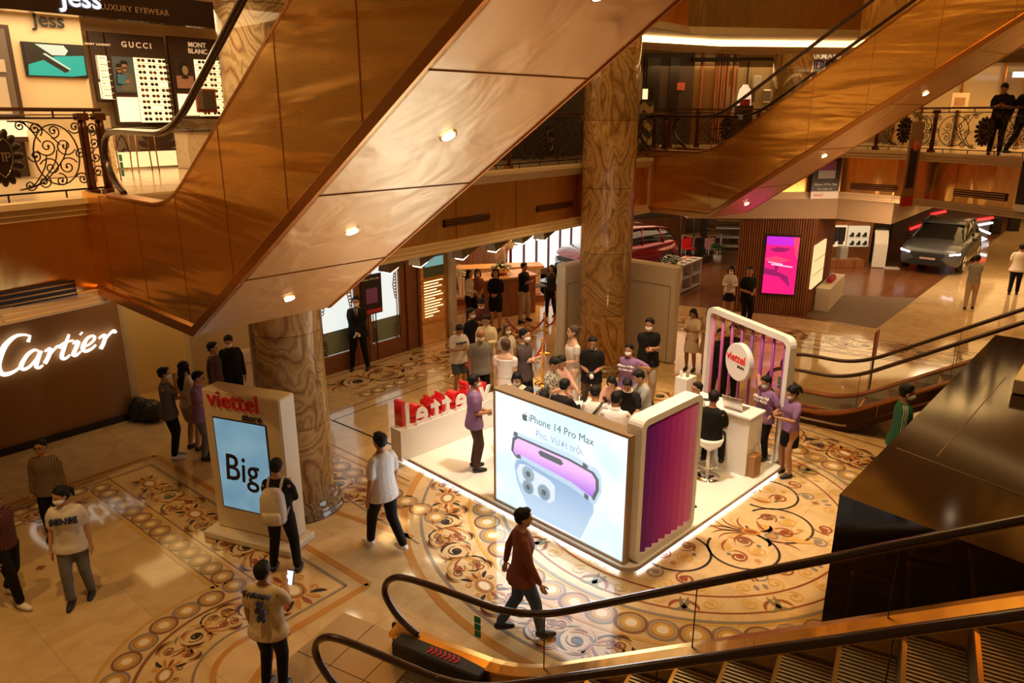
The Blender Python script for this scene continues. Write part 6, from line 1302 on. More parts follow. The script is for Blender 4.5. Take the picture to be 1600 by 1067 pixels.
def car(name, label, M, paint, scale=1.0, plate=True, lamp=(.9, .85, 1.0)):
    """x forward, y left, origin on the floor between the wheels"""
    root = thing(name, label, 'car', M@Vector((0, 0, 0)))
    L2_, W2_ = 2.18, .95
    def prof(x): # (half width at sill, at belt, z lower, z belt, z top of bonnet or roof, half width roof)
        return None
    st = [(-2.18, .74, .42, .95, 1.02), (-2.05, .88, .30, 1.0, 1.10), (-1.6, .95, .26, 1.05, 1.16), (-.8, .97, .26, 1.02, 1.12), (0, .97, .26, 1.0, 1.08), (.7, .97, .26, .98, 1.06), (1.1, .96, .26, .96, 1.05), (1.6, .94, .26, .92, 1.00), (1.95, .93, .28, .88, .97), (2.12, .88, .32, .80, .88), (2.20, .80, .40, .66, .74)]
    rings = []
    for x, w_, zl, zbelt, zt in st:
        q = [(w_*.90, zl), (w_*.99, zl+.12), (w_, (zl+zbelt)/2), (w_*.97, zbelt), (w_*.88, zt-.015), (w_*.45, zt+.02), (0, zt+.03)]; q2 = [(-a, b) for a, b in q[::-1][1:]]; rings.append([M@Vector((x, a, b)) for a, b in q+q2])
    m = MB(); m.loft(rings, 0, True, True)
    body = m.build('body', paint, root)
    m = MB(); gh = [(-2.02, .72, 1.08, .70, 1.12), (-1.75, .80, 1.10, .62, 1.50), (-1.2, .84, 1.10, .66, 1.60), (-.3, .84, 1.08, .68, 1.63), (.25, .84, 1.06, .66, 1.58), (.62, .83, 1.05, .62, 1.38), (1.12, .80, 1.04, .70, 1.08)]
    m.loft([[M@Vector(p) for p in ((x, wl, zl), (x, (wl+wr)/2+.03, (zl+zr)/2), (x, wr, zr-.03), (x, wr*.6, zr), (x, 0, zr+.015), (x, -wr*.6, zr), (x, -wr, zr-.03), (x, -(wl+wr)/2-.03, (zl+zr)/2), (x, -wl, zl))] for x, wl, zl, wr, zr in gh], 0, True, True)
    m.build('glass_house', mat('car_glass', (.012, .014, .013), .06, coat=1), root)
    m = MB(); m.loft([[M@Vector((x, w_*k, z+.035-.03*k*k)) for k in (-1, -.5, 0, .5, 1)]+[M@Vector((x, w_*k, z-.02)) for k in (1, -1)] for x, w_, z in ((-1.85, .60, 1.50), (-1.2, .67, 1.60), (-.3, .69, 1.63), (.22, .67, 1.60), (.42, .64, 1.53))], 0, True, True); m.build('roof', paint, root)
    m = MB()
    for sg in (-1, 1):
        m.tube([M@Vector(p) for p in ((1.1, sg*.81, 1.06), (.62, sg*.66, 1.40), (.25, sg*.68, 1.58))], .035, 6); m.tube([M@Vector(p) for p in ((-.35, sg*.86, 1.08), (-.40, sg*.70, 1.60))], .03, 6); m.tube([M@Vector(p) for p in ((-1.3, sg*.86, 1.10), (-1.2, sg*.68, 1.58))], .04, 6); m.tube([M@Vector(p) for p in ((.25, sg*.69, 1.60), (-.4, sg*.70, 1.64), (-1.2, sg*.69, 1.62), (-1.9, sg*.64, 1.48))], .025, 6, 0)
    m.build('window_pillars', paint, root)
    for sg in (-1, 1):
        m = MB(); m.ell(M@Vector((.72, sg*1.04, 1.10)), (.09, .09, .075), 10); m.build('wing_mirror', BLACK, root)
        for x in (1.38, -1.42):
            c = M@Vector((x, sg*.86, .36)); ax = (M.to_3x3()@Vector((0, sg, 0))).normalized(); X = (M.to_3x3()@Vector((1, 0, 0))).normalized()
            m = MB(); 
            def wr_(r_, h): return [c+ax*h+X*(r_*math.cos(2*PI*j/28))+Z3*(r_*math.sin(2*PI*j/28)) for j in range(28)]
            m.loft([wr_(.27, .10), wr_(.35, .10), wr_(.365, .04), wr_(.365, -.12), wr_(.30, -.14)], 0, True, True); t_ = m.build('wheel', mat('tyre', (.015, .014, .013), .7), root)
            m = MB(); m.loft([wr_(.262, .11), wr_(.275, .115), wr_(.275, .10)], 0, False)
            for q in range(5):
                a = 2*PI*q/5
                for dlt in (-.12, .12): m.tube([c+ax*.115+X*math.cos(a)*.04+Z3*math.sin(a)*.04, c+ax*.108+X*math.cos(a+dlt)*.26+Z3*math.sin(a+dlt)*.26], .018, 5)
            m.build('alloy_rim', CHROME, t_)
            m = MB(); m.loft([[c+ax*(.075-.0)+X*(r_*math.cos(t2))+Z3*(r_*math.sin(t2)) for r_ in (.375, .44)]+[c+ax*.10+X*(r_*math.cos(t2))+Z3*(r_*math.sin(t2)) for r_ in (.43, .38)] for t2 in [PI*j/14 for j in range(15)]], 0, True, False); m.build('wheel_arch', BLACK, root)
        m = MB(); m.slab(M@Vector((2.09, sg*.90, .70)), M.to_3x3()@Vector((.10*-1, -sg*.0, 0)) if False else (M.to_3x3()@Vector((.34, -sg*1.0, 0))), Z3, [(0, .02), (.36, -.03), (.36, .04), (.0, .10)], -.05, .05) ; m.build('headlight', emis('headlight', lamp, 1.3), root)
        m = MB(); m.tube([M@Vector((.98, sg*.972, .95)), M@Vector((-.2, sg*.985, .98)), M@Vector((-1.3, sg*.97, 1.0))], .012, 5); m.build('door_line', BLACK, root)
    m = MB(); m.slab(M@Vector((2.17, -.50, .60)), M.to_3x3()@Vector((0, 1, 0)), Z3, [(0, -.02), (1.0, -.02), (1.06, .13), (-.06, .13)], -.13, .03); m.build('grille', mat('grille_mesh', (.02, .02, .02), .45, .2, bump=1, bscale=80), root)
    m = MB(); m.slab(M@Vector((2.20, -.55, .32)), M.to_3x3()@Vector((0, 1, 0)), Z3, [(-.1, 0), (1.2, 0), (1.1, .17), (0, .17)], -.16, .03); m.build('lower_intake', BLACK, root)
    if plate:
        m = MB(); m.slab(M@Vector((2.22, -.26, .505)), M.to_3x3()@Vector((0, 1, 0)), Z3, [(0, 0), (.52, 0), (.52, .085), (0, .085)], -.07, .03); m.build('number_plate', WHITE if False else mat('plate_pink', (.55, .35, .33), .4), root)
    return root
GPAINT = mat('grey_car_paint', (.10, .11, .12), .35, .3, coat=.6); RPAINT = mat('red_car_paint', (.20, .006, .012), .2, .4, coat=1.0)
# grey car: front corners on the floor
f0, f1 = at(1413, 424), at(1490, 440)
fc = at(1450, 427); hd = (at(1487, 437)-at(1528, 398)).normalized()
fw = Vector((-.60, -.80, 0)); fw = (at(1480, 445)-at(1560, 392)).normalized(); 
fw = V2(R(230)); lf_ = Vector((-fw.y, fw.x, 0)); cpos = at(1447, 428)-fw*2.3
Mx = Matrix(((fw.x*1.06, lf_.x*1.1, 0, cpos.x), (fw.y*1.06, lf_.y*1.1, 0, cpos.y), (0, 0, 1.1, .006), (0, 0, 0, 1)))
car('car', 'dark grey sport utility car parked on the timber floor at the right', Mx, GPAINT)
fw = V2(R(211)); lf_ = Vector((-fw.y, fw.x, 0)); cpos = Vector((3.8, 26.05, 0))
Mx = Matrix(((fw.x, lf_.x, 0, cpos.x), (fw.y, lf_.y, 0, cpos.y), (0, 0, 1, .30), (0, 0, 0, 1)))
car('car', 'dark red sport utility car on a black podium, half hidden by the middle column', Mx, RPAINT)
# ================================================================== showroom right: pavilion, screen, showcase, totem
PV = [at(1168, 490), at(1258, 494), at(1298, 458)]; PV = [Vector((7.1, 21.55, 0)), at(1257, 494), at(1290, 462)]
PVH = 2.86
root = thing('slatted_pavilion', 'timber slatted pavilion block carrying the magenta screen', 'pavilion', PV[1])
m = MB(); q = PV[1]+(PV[0]-PV[1]).normalized()*2.05; d1 = (PV[0]-PV[1]).normalized(); q0_ = PV[1]; q2 = PV[2]
m.prism([(q.x, q.y), (q0_.x, q0_.y), (q2.x, q2.y), (q2.x-1.5, q2.y+1.2), (q.x+.8, q.y+2.2)], 0, PVH); m.build('core', mat('pavilion_core', (.13, .05, .02), .6), root)
m = MB(); Lq = (q-q0_).length; d1 = (q-q0_).normalized(); n1 = Vector((d1.y, -d1.x, 0)); n1 = n1 if n1.y < 0 else -n1; nsl = 30
for i in range(nsl): c = q0_+d1*(Lq*(i+.5)/nsl)+n1*.02; m = MB(); m.box((c.x, c.y, PVH/2), (.042, .045, PVH), math.atan2(d1.y, d1.x)); m.build('slat', WOOD, root)
d2_ = (q2-q0_).normalized(); n2_ = Vector((d2_.y, -d2_.x, 0)); Lr = (q2-q0_).length
for i in range(16): c = q0_+d2_*(Lr*(i+.5)/16)+n2_*.02; m = MB(); m.box((c.x, c.y, PVH/2), (.042, .045, PVH), math.atan2(d2_.y, d2_.x)); m.build('slat', WOOD, root)
O_ = q0_+n1*.06; th_ = math.atan2((-d1).y, (-d1).x); Xp = -d1
s0_ = onp(1190, 455, O_, th_); s1_ = onp(1240, 460, O_, th_); zt_ = onp(1217, 369, O_, th_).z; zb2 = onp(1212, 458, O_, th_).z
wS = (s1_-s0_).dot(Xp); root2 = thing('wall_screen', 'tall magenta advertising screen on the timber slatted pavilion', 'screen', (s0_.x, s0_.y, zb2))
m = MB(); c = s0_+Xp*wS/2; m.box((c.x+n1.x*.03, c.y+n1.y*.03, (zt_+zb2)/2), (wS+.08, .06, zt_-zb2+.08), th_, 0, .01); m.build('bezel', BLACK, root2)
m = MB(); Os = Vector((s0_.x, s0_.y, zb2))+n1*.068; H_s = zt_-zb2
def sp2(pts, l, mi): m.slab(Os+n1*l*.002, Xp, Z3, [(x*wS, y*H_s) for x, y in pts], -.001, .001, mi)
sp2([(0, 0), (1, 0), (1, 1), (0, 1)], 0, 0); sp2([(0, .85), (.85, .85), (.9, 1), (0, 1)], 1, 1); sp2([(.12, .78), (.35, .82), (.75, .80), (.60, .74), (.3, .73)], 2, 2); sp2([(0, .34), (.5, .30), (.85, .12), (.75, .32), (.3, .42), (0, .45)], 1, 2); sp2([(.30, .42), (.42, .40), (.45, .48), (.34, .5)], 2, 2); sp2([(.8, 1), (1, 1), (1, .62), (.9, .7)], 2, 3); sp2([(0, .62), (.35, .66), (.8, .60), (.5, .55), (0, .58)], 1, 3)
m.build('screen_picture', [emis('mag1', (.72, .01, .16), .95), emis('mag2', (.50, .02, .60), .9), emis('mag3', (.30, .01, .12), .8), emis('mag4', (.85, .05, .14), .9)], root2)
text('screen_words', 'everything on', .105, Os+n1*.012+Xp*wS*.12+Z3*H_s*.52, Xp, Z3, emis('screen_white', (.95, .85, .9), 1), root2, xs=.9) if False else None
text('screen_words', 'SUPER SOUND', .10, Os+n1*.012+Xp*wS*.10+Z3*H_s*.53, Xp, Z3, emis('screen_white', (.95, .85, .9), 1), root2, xs=.85) if False else None
m = MB()
for i in range(9): m.slab(Os+n1*.010, Xp, Z3, [(x*wS, y*H_s) for x, y in [(.12+i*.05, .545-i*.004), (.15+i*.05, .545-i*.004), (.15+i*.05, .565-i*.004), (.12+i*.05, .565-i*.004)]], -.001, .001)
for i in range(11): m.slab(Os+n1*.010, Xp, Z3, [(x*wS, y*H_s) for x, y in [(.22+i*.06, .505-i*.003), (.26+i*.06, .505-i*.003), (.26+i*.06, .525-i*.003), (.22+i*.06, .525-i*.003)]], -.001, .001)
m.build('screen_words', emis('screen_white', (.95, .85, .9), 1), root2)
# lit showcase window on the pavilion's side
m = MB(); O2 = q0_+n2_*.06; th2 = math.atan2(d2_.y, d2_.x); c0_, c1__ = onp(1268, 432, O2, th2), onp(1286, 410, O2, th2); zt_ = onp(1277, 382, O2, th2).z; zb2 = onp(1275, 444, O2, th2).z; c = (c0_+c1__)/2
m.box((c.x, c.y, (zt_+zb2)/2), ((c1__-c0_).length, .06, zt_-zb2), th2); k_ = m.build('lit_showcase', emis('showcase_glow', (.85, .62, .28), .8), root)
for f_ in (.33, .66): m = MB(); m.box((c.x+n2_.x*.02, c.y+n2_.y*.02, zb2+(zt_-zb2)*f_), ((c1__-c0_).length, .08, .015), th2); m.build('shelf', GLASSD, k_)
m = MB(); pA_, pB_ = at(1280, 483), at(1300, 462); d = (pB_-pA_).normalized(); c = (pA_+pB_)/2+Vector((d.y, -d.x, 0))*.08; m.box((c.x, c.y, .35), ((pB_-pA_).length+.5, .4, .7), math.atan2(d.y, d.x)); k_ = m.build('low_white_wall', CREAM); tag(k_, 'low cream planter wall at the right foot of the timber pavilion', 'planter')
for i in range(5): 
    m = MB(); m.ell((c.x+d.x*(-.3+i*.14), c.y+d.y*(-.3+i*.14), .78), (.10, .10, .10), 8); single(m, 'red_flower_bunch', mat('flower_red', (.5, .02, .03), .6, bump=1, bscale=60), 'bunch of red flowers in the low cream planter wall', 'flowers', 'red flowers in the planter')
# clothes and shoe displays behind
def yb(mb, px0, py0, px1, py1, Y, th=.1, mi=0, bev=0): A, B = atY(px0, (py0+py1)/2, Y), atY(px1, (py0+py1)/2, Y); zt, zb = atY((px0+px1)/2, py0, Y).z, max(.012, atY((px0+px1)/2, py1, Y).z); mb.box(((A.x+B.x)/2, Y, (zt+zb)/2), (abs(B.x-A.x), th, zt-zb), 0, mi, bev); return (A.x+B.x)/2, zb, zt
m = MB(); yb(m, 1288, 345, 1358, 420, 29.6, .3); k_ = m.build('display_wall', WOOD); tag(k_, 'timber display wall behind the hanging clothes and shoe shelves', 'display wall')
m = MB(); yb(m, 1296, 352, 1322, 385, 29.41, .1); k_ = m.build('clothes_niche', emis('niche_warm', (1.0, .7, .4), .6)); tag(k_, 'lit niche with a row of dark clothes on hangers', 'niche')
for i in range(10):
    x = 1298+i*2.2; m = MB(); yb(m, x, 355, x+2.6, 378+rng.randint(-2, 4), 29.30-.01*(i % 3), .12, 0, .02); single(m, 'hanging_garment', mat('garment_%d' % (i % 3), ((.03, .025, .025), (.05, .04, .05), (.02, .02, .025))[i % 3], .8), 'dark garment hanging in the lit niche', 'garment', 'dark garments on the rail')
m = MB(); yb(m, 1325, 353, 1357, 385, 29.40, .12); k_ = m.build('shoe_rack', emis('shelf_warm', (1.0, .78, .5), .45)); tag(k_, 'white shelf unit with dark shoes beside the hanging clothes', 'shelf')
for r_ in range(2):
    m = MB(); A = atY(1341, 370+r_*13, 29.3); m.box((A.x, 29.28, A.z-.005), (.78, .2, .02)); m.build('shelf', WHITE, k_)
    for c_ in range(3):
        px = 1331+c_*10; py = 368+r_*13; m = MB(); A = atY(px, py, 29.28); m.ell((A.x, 29.28, A.z), (.10, .06, .05), 8); m.ell((A.x+.03, 29.28, A.z+.07), (.06, .05, .06), 8); single(m, 'shoe', BLACK, 'dark shoe on the white shelf unit', 'shoe', 'dark shoes on the shelf unit')
m = MB(); yb(m, 1310, 385, 1322, 405, 28.7, .4, 0, .03); single(m, 'stool_cube', GREY, 'dark upholstered block below the hanging clothes', 'stool')
m = MB(); yb(m, 1288, 404, 1345, 416, 28.6, .6); single(m, 'wooden_step', WOOD, 'low wooden display step in front of the clothes niche', 'display step')
m = MB(); yb(m, 1362, 356, 1380, 412, 29.6, .3); single(m, 'dark_poster_column', mat('teal_dark', (.06, .09, .09), .3), 'narrow dark poster column left of the white totem', 'poster')
# white totem
g_ = at(1392, 419); root = thing('leaning_totem', 'white bent information totem left of the grey car', 'totem', g_)
m = MB(); m.box((g_.x, g_.y, .02), (.55, .4, .03), R(-15)); m.build('foot_plate', WHITE, root)
m = MB(); X = V2(R(-15)); Yt = V2(R(75)); pr_ = [(-.1, 0), (-.1, .9), (.02, 1.28), (.16, 1.40), (.18, 1.34), (.07, 1.24), (-.03, .9), (-.03, 0)]
m.slab(Vector((g_.x, g_.y, .03))-X*.24, Yt, Z3, pr_, 0, -.48 if False else .48); m.build('panel', WHITE, root)
# white shelf table with magazines
sA, sB, sC_ = at(1064, 460), at(1106, 440), at(1046, 440); d = (sB-sA).normalized(); n_ = Vector((-d.y, d.x, 0)); Ls = 1.7; An = math.atan2(d.y, d.x)
root = thing('shelf_table', 'white shelf table with magazines laid out on top', 'table', sA); H_ = .95
def sh_(s, t, z): p = sA+d*s+n_*t; return Vector((p.x, p.y, z))
m = MB(); m.box(sh_(Ls/2, .30, H_), (Ls, .62, .05), An); m.build('table_top', WHITE, root)
for s_ in (.03, Ls/2, Ls-.03): m = MB(); m.box(sh_(s_, .30, H_/2), (.05, .60, H_-.03), An); m.build('upright', WHITE, root)
for z_ in (.06, .48): m = MB(); m.box(sh_(Ls/2, .30, z_), (Ls, .58, .04), An); m.build('shelf', WHITE, root)
m = MB(); m.box(sh_(Ls/2, .59, H_/2), (Ls, .03, H_-.03), An); m.build('back_panel', mat('lilac_panel', (.35, .28, .45), .5), root)
for i in range(14):
    q = sh_(.12+.24*(i//2), .15+.28*(i % 2), H_+.032); m = MB(); m.box(q, (.17, .22, .012), An+rng.uniform(-.2, .2)); single(m, 'magazine', mat('mag_%d' % (i % 4), ((.6, .55, .5), (.45, .06, .05), (.08, .09, .10), (.5, .4, .3))[i % 4], .4), 'magazine laid out on the white shelf table', 'magazine', 'magazines on the shelf table')
# far tables, chairs, shelves
for k, (px, py, w_, d__, h_, c_, lab) in enumerate(((1095, 395, 1.7, .8, .76, WHITE, 'white high table with metal frame beyond the magazine table'), (1125, 380, 1.8, .8, .74, WOODL, 'light wood table in the far lounge'))):
    p = at(px, py); t = thing('long_table', lab, 'table', p); m = MB(); gb(m, p, w_, d__, h_, h_+.05, R(30)); m.build('table_top', WOODL, t)
    for a in (-1, 1):
        for b in (-1, 1): q = p+V2(R(30))*a*(w_/2-.06)+V2(R(120))*b*(d__/2-.06); m = MB(); gb(m, q, .05, .05, .006, h_, R(30)); m.build('leg', c_, t)
m = MB(); p = at(1136, 388); t = thing('wooden_shelving', 'wooden shelf unit with white shelves in the far lounge', 'shelf', p); gb(m, p+Vector((.55, 0, 0)), .08, .6, .006, 1.25, R(-10)); m.build('side_panel', WOODL, t)
for z_ in (.1, .5, .9, 1.25): m = MB(); gb(m, p, 1.1, .55, z_, z_+.05, R(-10)); m.build('shelf', WHITE if z_ < 1.2 else WOODL, t)
for k, (px, py, c_, lab) in enumerate(((1075, 405, RED, 'small dark orange chair behind the magazine table'), (1111, 405, mat('dusty_pink', (.45, .25, .24), .7), 'dusty pink chair in the far lounge'), (1163, 398, GREY, 'grey shell chair in the far lounge, right of the shelf'), (1168, 376, DARKB, 'dark brown shell chair furthest back in the lounge'))):
    p = at(px, py); t = thing('lounge_chair', lab, 'chair', p); m = MB(); gb(m, p, .48, .46, .42, .48, R(20), 0, .03); m.build('seat', c_, t); m = MB(); gb(m, p+Vector((-.05, .22, 0)), .48, .05, .48, .85, R(20), 0, .02); m.build('backrest', c_, t)
    for a in (-1, 1):
        for b in (-1, 1): m = MB(); m.tube([(p.x+a*.22, p.y+b*.22, .006), (p.x+a*.16, p.y+b*.16, .43)], .014, 5); m.build('leg', WHITE, t)
m = MB(); p = at(1094, 400); gb(m, p+Vector((.15, .3, 0)), .22, .22, .006, 2.86, 0); struct(m.build('wall_post', BLACK))
m = MB(); p = at(1070, 392); c = at(1050, 400); m.box((p.x-1.3, p.y+1.2, .65), (3.8, .25, 1.3), R(28)); k_ = m.build('timber_partition', WOOD); tag(k_, 'low timber partition running behind the magazine table', 'partition')
for k, (px0, lab) in enumerate(((1058, 'thin black floor lamp pole behind the magazine table, left one'), (1078, 'thin black floor lamp pole behind the magazine table, right one'))):
    p = at(px0+4, 420); m = MB(); m.tube([(p.x, p.y, .01), (p.x-.1, p.y, 2.8)], .018, 6); m.lathe((p.x, p.y, .006), [(.14, 0), (.14, .02), (.02, .03)], 16); single(m, 'floor_lamp', BLACK, lab, 'lamp')
# dark wall with red and white light lines behind the grey car
root = thing('light_line_wall', 'dark wall with red and white light lines behind the grey car', 'feature wall', (20, 37, 0)); YW = 35.5
m = MB(); yb(m, 1392, 326, 1542, 402, YW, .2); m.build('dark_panel', mat('taupe_wall', (.10, .07, .06), .5), root)
def ll_(x0, y0, x1, y1, mt, nm, r_=.05): a, b = atY(x0, y0, YW-.15), atY(x1, y1, YW-.15); m = MB(); m.tube([a, b], r_, 6); m.build(nm, mt, root)
RL = emis('red_tube', (1.0, .02, .02), 2.2); WL_ = emis('white_tube', (1.0, .9, .85), 3.0)
for a in ((1422, 358, 1470, 341), (1500, 347, 1552, 340), (1455, 335, 1478, 330)): ll_(*a, RL, 'red_light_line', .06)
for a in ((1520, 353, 1551, 348), (1520, 354, 1547, 365), (1522, 366, 1545, 376), (1486, 352, 1498, 349)): ll_(*a, WL_, 'white_light_line', .05)
m = MB(); yb(m, 1545, 340, 1560, 402, 37, .2); yb(m, 1574, 340, 1590, 380, 38, .2); k_ = m.build('dark_doorway', BLACK); tag(k_, 'dark doorway at the far right end of the walkway', 'doorway')
# red sign stand at the right escalator
g_ = at(1356, 620); root = thing('sign_stand', 'red sign board on thin black legs beside the right glass escalator', 'sign stand', g_); zt_ = head_z(1366, 516, g_); zb2 = head_z(1358, 560, g_)
m = MB(); gb(m, g_, .30, .03, zb2, zt_, R(52), 0, .005); bo = m.build('sign_board', mat('sign_red', (.33, .035, .02), .4), root)
for s_ in (-.06, .06): q = g_+V2(R(52))*s_; m = MB(); m.tube([(q.x, q.y, 0), (q.x, q.y, zb2+.02)], .012, 6); m.build('leg', BLACK, root)
m = MB(); gb(m, g_, .4, .3, 0, .015, R(52)); m.build('foot', BLACK, root)
# ================================================================== rope barrier
posts = [(712, 588), (719, 617), (766, 625), (850, 552), (847, 600)]
pl2 = [at(*p) for p in posts]
labs = ['brass rope post furthest left, beside the man in the white tee', 'brass rope post in front of the man in shorts, nearest the standing letters', 'brass rope post behind the man in the purple shirt', 'brass rope post near the left partition, left of the woman in the white dress', 'brass rope post behind the table crowd, right of the man with folded arms']
for p, lab in zip(pl2, labs):
    t = thing('rope_post', lab, 'rope post', p); m = MB(); m.lathe((p.x, p.y, 0), [(.17, 0), (.17, .015), (.12, .03), (.03, .05)], 22); m.build('foot', GOLDP, t)
    m = MB(); m.lathe((p.x, p.y, .04), [(.022, 0), (.022, .84), (.034, .86), (.022, .89), (.03, .92), (.022, .95)], 12); m.build('pole', GOLDP, t); m = MB(); m.ell((p.x, p.y, 1.02), (.035, .035, .035), 10); m.build('knob', GOLDP, t)
def rope(a, b, sag, label):
    pts = [a.lerp(b, t)+Z3*(.90-sag*4*t*(1-t)) for t in [i/14 for i in range(15)]]; m = MB(); m.tube(pts, .024, 8); single(m, 'barrier_rope', DRED, label, 'rope')
rope(pl2[0]+Vector((.03, 0, 0)), pl2[1], .30, 'red velvet rope between the two left brass posts')
rope(pl2[1], pl2[2], .32, 'red velvet rope sagging behind the man in the purple shirt')
rope(pl2[3], Vector((-.15, 17.5, 0)), .35, 'red velvet rope left of the post near the partition')
rope(pl2[3], Vector((1.15, 18.2, 0)), .25, 'red velvet rope from the post to the left partition')
rope(pl2[4], Vector((-.05, 14.3, 0)), .3, 'short red velvet rope behind the crowd at the table')
# black bags on the floor by the left wall
for k, (px, py, r_, lab) in enumerate(((224, 655, .26, 'black bag slumped at the foot of the bronze wall, left one'), (240, 658, .24, 'black backpack on the floor beside the man in the striped shirt'))):
    p = at(px, py); m = MB(); m.ell((p.x, p.y, r_*.85), (r_, r_*.8, r_*.9), 14, m=9)
    for i, vv in enumerate(m.v): nn_ = noise.noise(Vector(vv)*5); m.v[i] = (vv[0]+nn_*.05, vv[1]+nn_*.05, max(0, vv[2]+nn_*.06))
    k_ = single(m, 'cloth_bag', BLACK, lab, 'bag'); m = MB(); m.tube(smooth_pts([(p.x-.1, p.y-.1, r_*1.5), (p.x, p.y-.15, r_*2.0), (p.x+.1, p.y-.1, r_*1.5)], 4), .012, 5); m.build('strap', BLACK, k_)
# ================================================================== script sign on the bronze wall, traced strokes swept as raised letters
cO = ca; cTh = math.atan2(cd.y, cd.x); nC = -cn if (-cn).y < 0 or True else cn
nC = Vector((cd.y, -cd.x, 0)); 
CART = emis('cartier_glow', (1.0, .90, .74), 1.25); cart = thing('script_sign', 'large glowing white script lettering on the bronze shop wall at the left', 'sign', (cb.x, cb.y, 1.2))
def cpx(x, y): return onp(x/2.965, 360+y/2.965, cO+nC*.06, cTh)
strokes = dict(
 C=[([(138, 488), (128, 515), (132, 500)], [3, 7, 2]), ([(140, 488), (105, 482), (65, 492), (20, 535), (-8, 600), (-10, 640), (10, 664), (40, 662), (75, 645), (100, 620)], [4, 5, 7, 11, 13, 13, 10, 8, 5, 3])],
 a=[([(178, 560), (160, 552), (130, 570), (105, 605), (95, 632), (108, 642), (135, 630), (165, 595), (182, 560)], [5, 5, 7, 8, 9, 7, 5, 4, 4]), ([(188, 556), (172, 600), (166, 630), (180, 635), (198, 622)], [7, 8, 8, 5, 3])],
 r=[([(205, 560), (225, 548), (232, 552), (222, 585), (205, 616)], [3, 6, 8, 8, 8]), ([(226, 580), (245, 555), (262, 538), (276, 536), (280, 545)], [3, 4, 5, 7, 7])],
 t=[([(318, 480), (300, 530), (285, 575), (287, 592), (305, 590), (322, 575)], [4, 7, 8, 8, 5, 3]), ([(280, 530), (305, 516), (338, 508)], [4, 5, 3])],
 i=[([(335, 525), (350, 515), (360, 518), (345, 555), (337, 575), (350, 578), (372, 560)], [3, 6, 8, 8, 8, 5, 3]), ([(372, 475), (376, 478)], [9, 9])],
 e=[([(385, 540), (410, 528), (432, 508), (436, 492), (425, 487), (402, 500), (385, 530), (383, 552), (398, 558), (425, 545), (442, 528)], [3, 4, 5, 6, 5, 6, 9, 9, 7, 5, 3])],
 r2=[([(455, 500), (475, 486), (486, 488), (478, 520), (464, 548)], [3, 6, 8, 8, 8]), ([(480, 515), (498, 488), (515, 470), (528, 464), (532, 474)], [3, 4, 5, 7, 7])])
for nm_, sts in strokes.items():
    m = MB()
    for pts, ws in sts:
        P = [cpx(*p) for p in pts]; sp_ = smooth_pts(P, 6); n = len(sp_); W_s = []
        for i in range(n): f = i/6; a = int(min(f, len(ws)-1)); b = min(a+1, len(ws)-1); W_s.append(ws[a]+(ws[b]-ws[a])*(f-a))
        k_ = (cpx(100, 600)-cpx(101, 600)).length
        # calligraphic flat stroke raised from the wall
        lo_, hi_ = [], []
        for i, p in enumerate(sp_):
            t_ = (sp_[min(i+1, n-1)]-sp_[max(i-1, 0)]).normalized(); s_ = t_.cross(nC).normalized(); w_ = W_s[i]*k_*1.12; lo_.append(p-s_*w_); hi_.append(p+s_*w_)
        vs = []
        for i in range(n): vs += [lo_[i], hi_[i], hi_[i]+nC*.04, lo_[i]+nC*.04]
        fs = []
        for i in range(n-1):
            a = 4*i; b = a+4
            for j in range(4): fs.append((a+j, a+(j+1) % 4, b+(j+1) % 4, b+j))
        fs += [(0, 1, 2, 3), (4*n-1, 4*n-2, 4*n-3, 4*n-4)]; m.add(vs, fs)
    m.build('script_letter', CART, cart)
# pamphlet wall left rear corner (magazines behind the two men)
m = MB(); A_ = at(345, 610); q = Vector((-6.55, 16.2, 0)); 
m.box((q.x, q.y, 1.6), (1.6, .1, 2.6), R(50)); k_ = m.build('poster_board', mat('poster_dark_grey', (.10, .10, .11), .3)); tag(k_, 'dark poster board with a watch picture behind the two men at the left column', 'poster')
